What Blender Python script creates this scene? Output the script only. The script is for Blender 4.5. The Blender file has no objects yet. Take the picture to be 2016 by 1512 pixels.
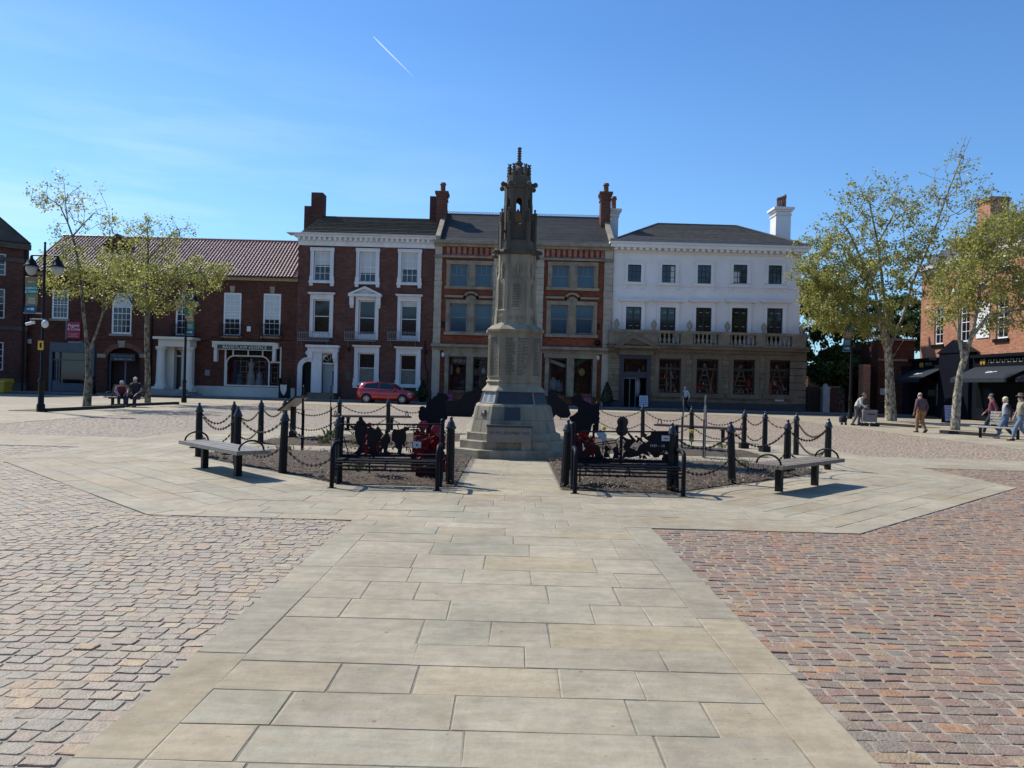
import bpy, math, random
import numpy as np
from mathutils import Vector, Matrix
R = random.Random(7); NR = np.random.default_rng(11)
PI = math.pi
sc = bpy.context.scene; COL = sc.collection
# ------------------------------------------------------------------ survey: picture measurements to metres
F0, CX, CY, ROLL, HC = 1500.0, 1008.0, 756.0, 0.027, 1.6
cr, sr = math.cos(ROLL), math.sin(ROLL)
def dr(px, py):
    dx, dy = px-CX, py-CY
    return dx*cr+dy*sr, -dx*sr+dy*cr
def G(px, py):                       # a spot on the ground
    x, y = dr(px, py); D = F0*HC/y
    return x/F0*D, D
def FX(px, py, D):                   # a spot on a wall facing the square at distance D
    x, y = dr(px, py)
    return x/F0*D, HC-y/F0*D
# ------------------------------------------------------------------ mesh builder
class MB:
    def __init__(s): s.v=[]; s.f=[]; s.s=[]
    def add(s, vs, fs, sm=False, M=None):
        b=len(s.v)
        if M is not None: vs=[tuple(M@Vector(v)) for v in vs]
        s.v+=[tuple(v) for v in vs]; s.f+=[tuple(i+b for i in f) for f in fs]; s.s+=[sm]*len(fs); return s
    def box(s,x0,y0,z0,x1,y1,z1,M=None):
        if x0>x1:x0,x1=x1,x0
        if y0>y1:y0,y1=y1,y0
        if z0>z1:z0,z1=z1,z0
        return s.add([(x0,y0,z0),(x1,y0,z0),(x1,y1,z0),(x0,y1,z0),(x0,y0,z1),(x1,y0,z1),(x1,y1,z1),(x0,y1,z1)],
          [(0,3,2,1),(4,5,6,7),(0,1,5,4),(1,2,6,5),(2,3,7,6),(3,0,4,7)],False,M)
    def loft(s, rings, cap=True, sm=False, M=None):
        n=len(rings[0]); vs=[p for r in rings for p in r]; fs=[]
        for k in range(len(rings)-1):
            for i in range(n):
                j=(i+1)%n; fs.append((k*n+i,k*n+j,(k+1)*n+j,(k+1)*n+i))
        s.add(vs,fs,sm,M)
        if cap:
            s.add(rings[0],[tuple(range(n))[::-1]],False,M); s.add(rings[-1],[tuple(range(n))],False,M)
        return s
    def prism(s, poly, a, b, M=None):
        ar=sum(poly[i][0]*poly[(i+1)%len(poly)][1]-poly[(i+1)%len(poly)][0]*poly[i][1] for i in range(len(poly)))
        if ar<0: poly=poly[::-1]
        return s.loft([[(x,y,a) for x,y in poly],[(x,y,b) for x,y in poly]],True,False,M)
    def plate(s, poly, y, t=.012):   # outline in x,z standing at depth y
        return s.prism(poly, 0, t, Matrix(((1,0,0,0),(0,0,-1,y+t),(0,1,0,0),(0,0,0,1))))
    def tube(s, pts, r, n=6, cap=True, sm=True, M=None):
        P=[Vector(p) for p in pts]; rs=r if isinstance(r,(list,tuple)) else [r]*len(P); rings=[]; up=None
        for i,p in enumerate(P):
            t=(P[min(i+1,len(P)-1)]-P[max(i-1,0)])
            if t.length<1e-9: t=Vector((0,0,1))
            t.normalize()
            if up is None: up=t.orthogonal().normalized()
            up=(up-t*up.dot(t))
            if up.length<1e-6: up=t.orthogonal()
            up.normalize(); w=t.cross(up)
            rings.append([tuple(p+(up*math.cos(2*PI*k/n)+w*math.sin(2*PI*k/n))*rs[i]) for k in range(n)])
        return s.loft(rings,cap,sm,M)
    def lathe(s, prof, n=12, M=None, sm=True, cap=True, flute=0):
        return s.loft([[(r*(1-flute*(k%2))*math.cos(2*PI*k/n),r*(1-flute*(k%2))*math.sin(2*PI*k/n),z) for k in range(n)] for r,z in prof],cap,sm,M)
    def ell(s, c, r, n=10, m=6, M=None, z0=-1., z1=1.):
        rings=[]
        a0,a1=math.asin(max(-.999,z0)),math.asin(min(.999,z1))
        for k in range(m+1):
            a=a0+(a1-a0)*k/m
            rings.append([(c[0]+r[0]*math.cos(a)*math.cos(2*PI*i/n),c[1]+r[1]*math.cos(a)*math.sin(2*PI*i/n),c[2]+r[2]*math.sin(a)) for i in range(n)])
        return s.loft(rings,True,True,M)
    def build(s, name, mat, parent=None, world=True, loc=None):
        me=bpy.data.meshes.new(name); me.from_pydata(s.v,[],s.f)
        me.polygons.foreach_set('use_smooth',s.s)
        me.materials.append(mat); me.update()
        o=bpy.data.objects.new(name,me); COL.objects.link(o)
        if loc is not None: o.location=loc; OFF[o.name]=Vector(loc)
        if parent is not None:
            o.parent=parent
            if world: o.location=-OFF.get(parent.name,Vector()); OFF[o.name]=Vector()
            else: OFF[o.name]=OFF.get(parent.name,Vector())
        return o
OFF={}
def tag(o,label=None,cat=None,group=None,kind=None):
    if label: o['label']=label
    if cat: o['category']=cat
    if group: o['group']=group
    if kind: o['kind']=kind
    return o
def thing(name,label,cat,loc=(0,0,0),rz=0,group=None):
    o=bpy.data.objects.new(name,None); COL.objects.link(o); o.location=loc; o.rotation_euler=(0,0,rz)
    o.empty_display_size=.2; OFF[o.name]=Vector(loc); return tag(o,label,cat,group)
def copy_tree(o,parent=None):
    c=o.copy(); COL.objects.link(c); OFF[c.name]=Vector()
    if parent is not None: c.parent=parent
    for ch in [x for x in KIDS(o)]: copy_tree(ch,c)
    return c
def KIDS(o): return [x for x in bpy.data.objects if x.parent==o]
def npmesh(name, V, Fq, mat, col=None, smooth=False):
    """V (n,3), Fq (m,4) quads, col (m,3) per-face colour"""
    me=bpy.data.meshes.new(name); n=len(V); m=len(Fq); k=Fq.shape[1]
    me.vertices.add(n); me.vertices.foreach_set('co',np.ascontiguousarray(V,dtype=np.float32).ravel())
    me.loops.add(m*k); me.loops.foreach_set('vertex_index',np.ascontiguousarray(Fq,dtype=np.int32).ravel())
    me.polygons.add(m); me.polygons.foreach_set('loop_start',np.arange(0,m*k,k,dtype=np.int32))
    me.polygons.foreach_set('use_smooth',np.full(m,smooth,dtype=bool))
    me.update(calc_edges=True)
    if col is not None:
        a=me.attributes.new('tint','FLOAT_COLOR','FACE'); c=np.ones((m,4),dtype=np.float32); c[:,:3]=col
        a.data.foreach_set('color',c.ravel())
    me.materials.append(mat); o=bpy.data.objects.new(name,me); COL.objects.link(o); OFF[o.name]=Vector(); return o
def text(s,size,mat,parent,M,name='lettering',ext=.004,align='CENTER',world=True,sx=1.):
    cu=bpy.data.curves.new('t','FONT'); cu.body=s; cu.size=size; cu.align_x=align; cu.align_y='CENTER'; cu.extrude=ext; cu.resolution_u=2
    t=bpy.data.objects.new('t',cu); COL.objects.link(t)
    dg=bpy.context.evaluated_depsgraph_get(); me=bpy.data.meshes.new_from_object(t.evaluated_get(dg))
    bpy.data.objects.remove(t); bpy.data.curves.remove(cu)
    me.transform(M@Matrix.Diagonal((sx,1,1,1))); me.materials.clear(); me.materials.append(mat); me.name=name
    o=bpy.data.objects.new(name,me); COL.objects.link(o); OFF[o.name]=Vector()
    if parent is not None:
        o.parent=parent
        if world: o.location=-OFF.get(parent.name,Vector())
    return o
def TM(x,y,z,rz=0,tilt=0): return Matrix.Translation((x,y,z))@Matrix.Rotation(rz,4,'Z')@Matrix.Rotation(PI/2-tilt,4,'X')
# ------------------------------------------------------------------ materials
MATS={}
def newmat(name):
    m=bpy.data.materials.new(name); m.use_nodes=True; nt=m.node_tree; nt.nodes.clear()
    out=nt.nodes.new('ShaderNodeOutputMaterial'); return m,nt,out
def N(nt,t,**k):
    n=nt.nodes.new('ShaderNode'+t)
    for a,b in k.items():
        if a in n.inputs.keys(): n.inputs[a].default_value=b
        else: setattr(n,a,b)
    return n
def L(nt,a,b): nt.links.new(a,b)
def c4(c): return (c[0],c[1],c[2],1)
def pbr(name,col,rough=.7,var=.2,vs=2.,bump=0.,bs=30.,metal=0.,spec=.5,attr=False,col2=None,streak=False,coat=0.):
    """noise-varied surface; attr multiplies in the per-piece tint"""
    if name in MATS: return MATS[name]
    m,nt,out=newmat(name); b=N(nt,'BsdfPrincipled',Roughness=rough,Metallic=metal); b.inputs['Specular IOR Level'].default_value=spec
    if coat: b.inputs['Coat Weight'].default_value=coat; b.inputs['Coat Roughness'].default_value=.05
    tc=N(nt,'TexCoord'); src=tc.outputs['Object']
    if streak:
        mp=N(nt,'Mapping'); mp.inputs['Scale'].default_value=(1,1,.25); L(nt,src,mp.inputs[0]); src=mp.outputs[0]
    n1=N(nt,'TexNoise',Scale=vs,Detail=6.,Roughness=.65); L(nt,src,n1.inputs['Vector'])
    rp=N(nt,'ValToRGB'); rp.color_ramp.elements[0].position=.3; rp.color_ramp.elements[1].position=.72
    d=col2 or tuple(c*(1-var) for c in col); e=tuple(c*(1+var*.6) for c in col)
    rp.color_ramp.elements[0].color=c4(d); rp.color_ramp.elements[1].color=c4(e); L(nt,n1.outputs['Fac'],rp.inputs[0])
    colout=rp.outputs[0]
    if attr:
        at=N(nt,'Attribute',attribute_name='tint'); mx=N(nt,'MixRGB',blend_type='MULTIPLY'); mx.inputs[0].default_value=1
        L(nt,colout,mx.inputs[1]); L(nt,at.outputs['Color'],mx.inputs[2]); colout=mx.outputs[0]
    L(nt,colout,b.inputs['Base Color'])
    if bump:
        n2=N(nt,'TexNoise',Scale=bs,Detail=4.); L(nt,tc.outputs['Object'],n2.inputs['Vector'])
        bp=N(nt,'Bump',Strength=min(1,bump),Distance=.02); L(nt,n2.outputs['Fac'],bp.inputs['Height']); L(nt,bp.outputs[0],b.inputs['Normal'])
    L(nt,b.outputs[0],out.inputs[0]); MATS[name]=m; return m
def brickmat(name,c1,c2,mort,bw=.23,rh=.077,ms=.011,var=.35,vs=.6,rough=.85,offx=0.,stain=(.10,.07,.06),stamt=.25):
    if name in MATS: return MATS[name]
    m,nt,out=newmat(name); b=N(nt,'BsdfPrincipled',Roughness=rough); b.inputs['Specular IOR Level'].default_value=.1
    tc=N(nt,'TexCoord'); sp=N(nt,'SeparateXYZ'); L(nt,tc.outputs['Object'],sp.inputs[0])
    ad=N(nt,'Math',operation='ADD'); L(nt,sp.outputs[0],ad.inputs[0]); L(nt,sp.outputs[1],ad.inputs[1])
    cb=N(nt,'CombineXYZ'); L(nt,ad.outputs[0],cb.inputs[0]); L(nt,sp.outputs[2],cb.inputs[1])
    br=N(nt,'TexBrick',Color1=c4(c1),Color2=c4(c2),Mortar=c4(mort)); L(nt,cb.outputs[0],br.inputs['Vector'])
    br.inputs['Scale'].default_value=1; br.inputs['Brick Width'].default_value=bw; br.inputs['Row Height'].default_value=rh
    br.inputs['Mortar Size'].default_value=ms; br.inputs['Bias'].default_value=0
    n1=N(nt,'TexNoise',Scale=vs,Detail=8.,Roughness=.7); L(nt,tc.outputs['Object'],n1.inputs['Vector'])
    rp=N(nt,'ValToRGB'); rp.color_ramp.elements[0].position=.3; rp.color_ramp.elements[1].position=.75
    rp.color_ramp.elements[0].color=(1-var,1-var,1-var,1); rp.color_ramp.elements[1].color=(1+var*.5,)*3+(1,); L(nt,n1.outputs[0],rp.inputs[0])
    mx=N(nt,'MixRGB',blend_type='MULTIPLY'); mx.inputs[0].default_value=1; L(nt,br.outputs['Color'],mx.inputs[1]); L(nt,rp.outputs[0],mx.inputs[2])
    mpz=N(nt,'Mapping'); mpz.inputs['Scale'].default_value=(1.6,9.,1.); L(nt,cb.outputs[0],mpz.inputs[0]); n4=N(nt,'TexNoise',Scale=1.,Detail=4.,Roughness=.8); L(nt,mpz.outputs[0],n4.inputs['Vector']); r4=N(nt,'ValToRGB'); r4.color_ramp.elements[0].position=.32; r4.color_ramp.elements[1].position=.7; r4.color_ramp.elements[0].color=(.62,.62,.62,1); r4.color_ramp.elements[1].color=(1.3,1.3,1.3,1); L(nt,n4.outputs[0],r4.inputs[0]); m4=N(nt,'MixRGB',blend_type='MULTIPLY'); m4.inputs[0].default_value=1; L(nt,mx.outputs[0],m4.inputs[1]); L(nt,r4.outputs[0],m4.inputs[2]); mx=m4
    n3=N(nt,'TexNoise',Scale=1.7,Detail=5.,Roughness=.75); L(nt,cb.outputs[0],n3.inputs['Vector'])
    r3=N(nt,'ValToRGB'); r3.color_ramp.elements[0].position=.58; r3.color_ramp.elements[1].position=.75
    r3.color_ramp.elements[0].color=(0,0,0,1); r3.color_ramp.elements[1].color=(stamt*2,)*3+(1,); L(nt,n3.outputs[0],r3.inputs[0])
    m3=N(nt,'MixRGB'); L(nt,r3.outputs[0],m3.inputs[0]); L(nt,mx.outputs[0],m3.inputs[1]); m3.inputs[2].default_value=c4(stain)
    L(nt,m3.outputs[0],b.inputs['Base Color'])
    bp=N(nt,'Bump',Strength=.6,Distance=.01); L(nt,br.outputs['Fac'],bp.inputs['Height']); bp.invert=True; L(nt,bp.outputs[0],b.inputs['Normal'])
    L(nt,b.outputs[0],out.inputs[0]); MATS[name]=m; return m
def glassmat(name,tint=(.75,.8,.8),rough=.02):
    m,nt,out=newmat(name); t=N(nt,'BsdfTransparent',Color=c4(tint)); g=N(nt,'BsdfGlossy',Color=(1,1,1,1),Roughness=rough)
    fr=N(nt,'Fresnel',IOR=1.5); mx=N(nt,'MixShader'); L(nt,fr.outputs[0],mx.inputs[0]); L(nt,t.outputs[0],mx.inputs[1]); L(nt,g.outputs[0],mx.inputs[2])
    L(nt,mx.outputs[0],out.inputs[0]); MATS[name]=m; return m
def leafmat(name,c1,c2,trans=.5,rough=.5):
    m,nt,out=newmat(name); at=N(nt,'Attribute',attribute_name='tint')
    mx=N(nt,'MixRGB'); L(nt,at.outputs['Fac'],mx.inputs[0]); mx.inputs[1].default_value=c4(c1); mx.inputs[2].default_value=c4(c2)
    b=N(nt,'BsdfPrincipled',Roughness=rough); L(nt,mx.outputs[0],b.inputs['Base Color'])
    t=N(nt,'BsdfTranslucent'); L(nt,mx.outputs[0],t.inputs[0]); s=N(nt,'MixShader'); s.inputs[0].default_value=trans
    L(nt,b.outputs[0],s.inputs[1]); L(nt,t.outputs[0],s.inputs[2]); L(nt,s.outputs[0],out.inputs[0]); MATS[name]=m; return m
black=pbr('black_paint',(.0045,.005,.006),.5,.3,6,.0,spec=.25)
blackmetal=pbr('black_cast_iron',(.006,.0065,.0065),.55,.4,9,.25,60,spec=.3)
navyblk=pbr('navy_black_steel',(.003,.004,.009),.55,.3,5,spec=.2)
white=pbr('white_paint',(.66,.66,.66),.6,.16,1.3,streak=True,spec=.3)
whiteb=pbr('white_bright_paint',(.74,.76,.78),.5,.08,1.0)
offwhite=pbr('cream_paint',(.62,.60,.53),.6,.12,1.5,streak=True)
stone=pbr('weathered_stone',(.30,.262,.20),.85,.35,2.2,.3,25)
darkstone=pbr('dark_sandstone',(.185,.145,.10),.88,.45,1.1,.35,14,streak=True)
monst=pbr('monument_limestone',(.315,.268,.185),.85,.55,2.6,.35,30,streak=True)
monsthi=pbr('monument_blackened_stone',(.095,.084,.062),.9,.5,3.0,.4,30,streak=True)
lead=pbr('lead_grey',(.20,.21,.23),.6,.2,3)
pane=pbr('dark_window_glass',(.008,.010,.012),.06,.4,.7,spec=.6)
paneblue=pbr('blue_tinted_glass',(.020,.055,.095),.08,.3,.6,spec=.6)
blind=pbr('pale_blind',(.50,.53,.52),.5,.08,2,spec=.5)
clear=glassmat('shop_glass')
slate=pbr('slate',(.047,.045,.043),.6,.4,1.5,.4,8)
navy=pbr('navy_paint',(.012,.020,.036),.4,.15,3)
timber=pbr('weathered_timber',(.20,.165,.125),.75,.4,5,.4,40)
timberpale=pbr('pale_timber',(.62,.56,.44),.7,.25,5,.2,40)
red=pbr('poppy_red',(.27,.005,.010),.6,.5,18,spec=.25)
def flagmat():
    m,nt,out=newmat('york_stone_flags'); b=N(nt,'BsdfPrincipled',Roughness=.74); b.inputs['Specular IOR Level'].default_value=.3
    tc=N(nt,'TexCoord'); at=N(nt,'Attribute',attribute_name='tint')
    def ramp(scale,det,lo,hi,p0,p1,vec=None):
        n=N(nt,'TexNoise',Scale=scale,Detail=det,Roughness=.68); L(nt,vec or tc.outputs['Object'],n.inputs['Vector']); r=N(nt,'ValToRGB'); r.color_ramp.elements[0].position=p0; r.color_ramp.elements[1].position=p1; r.color_ramp.elements[0].color=c4(lo); r.color_ramp.elements[1].color=c4(hi); L(nt,n.outputs[0],r.inputs[0]); return r.outputs[0],n
    c,_=ramp(1.1,9.,(.305,.270,.20),(.405,.355,.265),.32,.66)
    d,_=ramp(7.,6.,(.86,.86,.86),(1.06,1.05,1.04),.36,.62)
    mp=N(nt,'Mapping'); mp.inputs['Scale'].default_value=(2.,11.,1.); mp.inputs['Rotation'].default_value=(0,0,.5); L(nt,tc.outputs['Object'],mp.inputs[0])
    e,_=ramp(1.3,7.,(.93,.90,.84),(1.02,1.02,1.02),.42,.60,mp.outputs[0])
    g2,_=ramp(.42,5.,(.86,.85,.83),(1.05,1.05,1.04),.36,.62)
    vo=N(nt,'TexVoronoi',Scale=2.6); L(nt,tc.outputs['Object'],vo.inputs['Vector']); vr=N(nt,'ValToRGB'); vr.color_ramp.elements[0].position=.028; vr.color_ramp.elements[1].position=.042; vr.color_ramp.elements[0].color=(.60,.58,.56,1); vr.color_ramp.elements[1].color=(1,1,1,1); L(nt,vo.outputs['Distance'],vr.inputs[0])
    f,nf=ramp(26.,3.,(.62,.60,.56),(1,1,1),.27,.34)
    cur=c
    for x in (d,e,f,g2,vr.outputs[0],at.outputs['Color']):
        k=N(nt,'MixRGB',blend_type='MULTIPLY'); k.inputs[0].default_value=1; L(nt,cur,k.inputs[1]); L(nt,x,k.inputs[2]); cur=k.outputs[0]
    L(nt,cur,b.inputs['Base Color'])
    n2=N(nt,'TexNoise',Scale=22.,Detail=8.,Roughness=.7); L(nt,tc.outputs['Object'],n2.inputs['Vector']); bp=N(nt,'Bump',Strength=.45,Distance=.012); L(nt,n2.outputs[0],bp.inputs['Height']); L(nt,bp.outputs[0],b.inputs['Normal'])
    L(nt,b.outputs[0],out.inputs[0]); MATS['york_stone_flags']=m; return m
# ------------------------------------------------------------------ camera, sky, sun
cam=bpy.data.cameras.new('camera'); co=bpy.data.objects.new('camera',cam); COL.objects.link(co)
cam.lens=F0/2016*36; cam.sensor_width=36; cam.clip_end=20000; cam.clip_start=.05
co.matrix_world=Matrix.Translation((0,0,HC))@Matrix.Rotation(PI/2,4,'X')@Matrix.Rotation(ROLL,4,'Z')
sc.camera=co
SE,AZ=math.radians(48),math.radians(-57)      # elevation; azimuth from +Y towards +X
sv=Vector((math.sin(AZ)*math.cos(SE),math.cos(AZ)*math.cos(SE),math.sin(SE)))
sd=bpy.data.lights.new('sun','SUN'); sd.energy=4.6; sd.angle=math.radians(.53); sd.color=(1,.95,.87)
so=bpy.data.objects.new('sun',sd); COL.objects.link(so); so.rotation_euler=sv.to_track_quat('Z','Y').to_euler(); so.location=(-30,30,60)
w=bpy.data.worlds.new('World'); sc.world=w; w.use_nodes=True; nt=w.node_tree; nt.nodes.clear()
out=N(nt,'OutputWorld'); bg=N(nt,'Background'); bg.inputs[1].default_value=.09
sky=N(nt,'TexSky',sky_type='NISHITA'); sky.sun_disc=False; sky.sun_elevation=SE; sky.sun_rotation=AZ; sky.air_density=1.15; sky.dust_density=.3; sky.ozone_density=2.6; sky.altitude=50
tc=N(nt,'TexCoord'); mp=N(nt,'Mapping'); mp.inputs['Rotation'].default_value=(0,.22,.5); mp.inputs['Scale'].default_value=(1.2,1.2,9); L(nt,tc.outputs['Generated'],mp.inputs[0])
n1=N(nt,'TexNoise',Scale=2.6,Detail=7.,Roughness=.58); L(nt,mp.outputs[0],n1.inputs['Vector'])
r1=N(nt,'ValToRGB'); r1.color_ramp.elements[0].position=.46; r1.color_ramp.elements[1].position=.85; L(nt,n1.outputs[0],r1.inputs[0])
sx=N(nt,'SeparateXYZ'); L(nt,tc.outputs['Generated'],sx.inputs[0])
mz=N(nt,'MapRange'); mz.inputs[1].default_value=.42; mz.inputs[2].default_value=.12; L(nt,sx.outputs[2],mz.inputs[0])
mxx=N(nt,'MapRange'); mxx.inputs[1].default_value=.05; mxx.inputs[2].default_value=-.45; L(nt,sx.outputs[0],mxx.inputs[0])
mu=N(nt,'Math',operation='MULTIPLY'); L(nt,mz.outputs[0],mu.inputs[0]); L(nt,mxx.outputs[0],mu.inputs[1])
mu2=N(nt,'Math',operation='MULTIPLY'); L(nt,mu.outputs[0],mu2.inputs[0]); L(nt,r1.outputs[0],mu2.inputs[1])
mu3=N(nt,'Math',operation='MULTIPLY'); L(nt,mu2.outputs[0],mu3.inputs[0]); mu3.inputs[1].default_value=.6
mixc=N(nt,'MixRGB'); tn=N(nt,'MixRGB',blend_type='MULTIPLY'); tn.inputs[0].default_value=1; tn.inputs[2].default_value=(.68,1.06,1.46,1); L(nt,sky.outputs[0],tn.inputs[1]); L(nt,mu3.outputs[0],mixc.inputs[0]); L(nt,tn.outputs[0],mixc.inputs[1]); mixc.inputs[2].default_value=(9.,10.,11.,1)
mh=N(nt,'MapRange'); mh.inputs[1].default_value=.42; mh.inputs[2].default_value=.0; L(nt,sx.outputs[2],mh.inputs[0]); mhs=N(nt,'MapRange'); mhs.inputs[1].default_value=.75; mhs.inputs[2].default_value=-.75; mhs.inputs[3].default_value=.0; mhs.inputs[4].default_value=.5; L(nt,sx.outputs[0],mhs.inputs[0]); mhp=N(nt,'Math',operation='MULTIPLY'); L(nt,mh.outputs[0],mhp.inputs[0]); L(nt,mhs.outputs[0],mhp.inputs[1]); mix2=N(nt,'MixRGB'); L(nt,mhp.outputs[0],mix2.inputs[0]); L(nt,mixc.outputs[0],mix2.inputs[1]); mix2.inputs[2].default_value=(5.6,9.2,12.5,1); mixc=mix2
L(nt,mixc.outputs[0],bg.inputs[0]); L(nt,bg.outputs[0],out.inputs[0])
sc.view_settings.view_transform='Standard'; sc.view_settings.look='None'; sc.view_settings.exposure=0.33; sc.view_settings.gamma=1
sc.cycles.max_bounces=6; sc.cycles.transparent_max_bounces=12; sc.cycles.caustics_reflective=False; sc.cycles.caustics_refractive=False
# ------------------------------------------------------------------ ground
g=MB(); g.add([(-900,-400,-.0075),(900,-400,-.0075),(900,1400,-.0075),(-900,1400,-.0075)],[(0,1,2,3)])
tag(g.build('ground',pbr('sandy_joint_grit',(.35,.30,.23),.95,.35,9,.5,120)),kind='structure')
# --- flagstones
FV=[];FF=[];FC=[]
def slab(q,top=.008,gap=None):
    gap=gap or NR.uniform(.0025,.005)
    """q: 4 corners (x,y) counter-clockwise"""
    c=np.mean(q,axis=0); q=np.array(q,float); e=[]
    for i in range(4):                     # shrink every side by the joint
        a,b,d=q[i-1],q[i],q[(i+1)%4]
        u=(a-b);v=(d-b);lu=np.linalg.norm(u);lv=np.linalg.norm(v)
        if lu<.03 or lv<.03: return
        s=abs(u[0]*v[1]-u[1]*v[0])/(lu*lv)
        if s<.15: return
        e.append(b+(u/lu+v/lv)*gap/s)
    e=np.array(e)+NR.normal(0,.0032,(4,2)); t=top+NR.normal(0,.0009); b0=len(FV)
    inn=e+(c-e)/np.linalg.norm(c-e,axis=1)[:,None]*NR.choice((.005,.009,.014))
    for p in e: FV.append((p[0],p[1],-.03))
    for p in e: FV.append((p[0],p[1],t-.0015))
    for p in inn: FV.append((p[0],p[1],t+NR.normal(0,.0005)))
    fs=[(8,9,10,11)]
    for i in range(4):
        j=(i+1)%4; fs+= [(i,j,4+j,4+i),(4+i,4+j,8+j,8+i)]
    k=NR.random(); base=np.array((1,1,1))*NR.uniform(.92,1.05)
    if k<.12: base=base*(1.0,.96,.88)
    elif k<.3: base=base*(.95,.98,.99)
    elif k<.40: base=base*(1.0,.96,.91)
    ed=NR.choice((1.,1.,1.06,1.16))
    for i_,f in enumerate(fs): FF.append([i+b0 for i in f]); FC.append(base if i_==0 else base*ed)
def courses(A,B,C,D,pitch,ln,border=None):
    """fill the quad A,B (outer edge) C,D (inner edge, D above A) with courses parallel to AB"""
    A,B,C,D=[np.array(p,float) for p in (A,B,C,D)]; h=(np.linalg.norm(D-A)+np.linalg.norm(C-B))/2
    n0=np.cross(np.append(B-A,0),(0,0,1))[:2]; hh=abs(np.dot(D-A,n0/np.linalg.norm(n0))); t=0; first=True
    while t<hh-.02:
        p=NR.uniform(*pitch) if not(first and border) else border
        if t+p>hh-.12: p=hh-t
        a,b=t/hh,(t+p)/hh
        l0,l1=A+(D-A)*a,A+(D-A)*b; r0,r1=B+(C-B)*a,B+(C-B)*b; W=np.linalg.norm(r0-l0); cuts=[0]
        while True:
            s=NR.uniform(*ln)*(1.3 if first and border else 1)
            if cuts[-1]+s>W-.2: break
            cuts.append(cuts[-1]+s)
        cuts.append(W); d=(r0-l0)/W
        for i in range(len(cuts)-1):
            def on(s,k):     # keep end cuts square to the course, clipped by the slanted ends
                if s<=0: return (l0,l1)[k]
                if s>=W: return (r0,r1)[k]
                p0=l0+d*s
                if k==0: return p0
                q=p0+np.array((-d[1],d[0]))*p
                u=np.dot(q-l1,d); w1=np.linalg.norm(r1-l1)
                return l1+d*min(max(u,0.02*i),w1)
            sk=NR.normal(0,.01) if 0<i else 0
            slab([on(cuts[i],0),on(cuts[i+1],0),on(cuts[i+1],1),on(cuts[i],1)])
        t+=p; first=False
XC,YC=.05,17.5
PX0,PX1=-1.78,1.63
OV=[(-4.1,8.66),(4.0,8.66),(9.0,13.5),(9.0,21.5),(4.0,26.3),(-4.1,26.3),(-9.2,21.5),(-9.2,13.7)]
BA=6.05                                        # planting bed
IV=[(-2.6,11.55),(2.6,11.55),(6.3,15.1),(6.3,20.0),(2.6,23.6),(-2.6,23.6),(-6.25,20.0),(-6.25,15.0)]
# front path
y=.6
while y<8.66:                                  # borders
    pass; break
for xa,xb in ((PX0,PX0+.30),(PX1-.30,PX1)):
    y=1.0
    while y<8.62:
        l=NR.uniform(.7,1.5); y2=min(y+l,8.66)
        if 8.66-y2<.3: y2=8.66
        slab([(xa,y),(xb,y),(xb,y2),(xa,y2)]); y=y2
courses((PX0+.3,1.35),(PX1-.3,1.35),(PX1-.3,8.66),(PX0+.3,8.66),(.30,.54),(.36,1.05))
for i in range(8):
    j=(i+1)%8; courses(OV[i],OV[j],IV[j],IV[i],(.32,.5),(.4,1.1),.33)
# paths across the bed, and plinth apron
def strip(x0,y0,x1,y1,pitch=(.35,.5),ln=(.5,1.1)): courses((x0,y0),(x1,y0),(x1,y1),(x0,y1),pitch,ln)
strip(-.72,11.55,.78,16.6); strip(-.72,18.6,.78,23.6)
strip(-6.25,16.75,-.9,18.1); strip(.95,16.75,6.3,18.1)
# arms of the plaza and the ring of pavement round the square
strip(-15.2,16.3,-9.2,19.0); strip(9.0,16.6,15.8,19.3)
strip(-1.7,26.3,1.7,47.5)
strip(-23.5,20.0,-15.2,47.5,(.45,.7),(.7,1.5)); strip(-23.5,12,-15.2,20.0,(.45,.7),(.7,1.5))
strip(15.8,12,24.5,47.5,(.45,.7),(.7,1.5)); strip(-40,47.5,40,52.5,(.5,.8),(.8,1.7))
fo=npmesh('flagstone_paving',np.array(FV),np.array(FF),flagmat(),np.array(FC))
tag(fo,kind='structure')
gb=MB()
def sheet(poly,z): gb.add([(x,y,z) for x,y in poly],[tuple(range(len(poly)))])
for q in ([(PX0,.6),(PX1,.6),(PX1,8.66),(PX0,8.66)],OV,[(-15.2,16.3),(-9.2,16.3),(-9.2,19.0),(-15.2,19.0)],[(9.0,16.6),(15.8,16.6),(15.8,19.3),(9.0,19.3)],
  [(-1.7,26.3),(1.7,26.3),(1.7,47.5),(-1.7,47.5)],[(-23.5,12),(-15.2,12),(-15.2,47.5),(-23.5,47.5)],[(15.8,12),(24.5,12),(24.5,47.5),(15.8,47.5)],[(-40,47.5),(40,47.5),(40,52.5),(-40,52.5)]): sheet(q,.0038)
tag(gb.build('paving_mortar',pbr('grey_mortar',(.20,.178,.135),.95,.4,6)),kind='structure')
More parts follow.
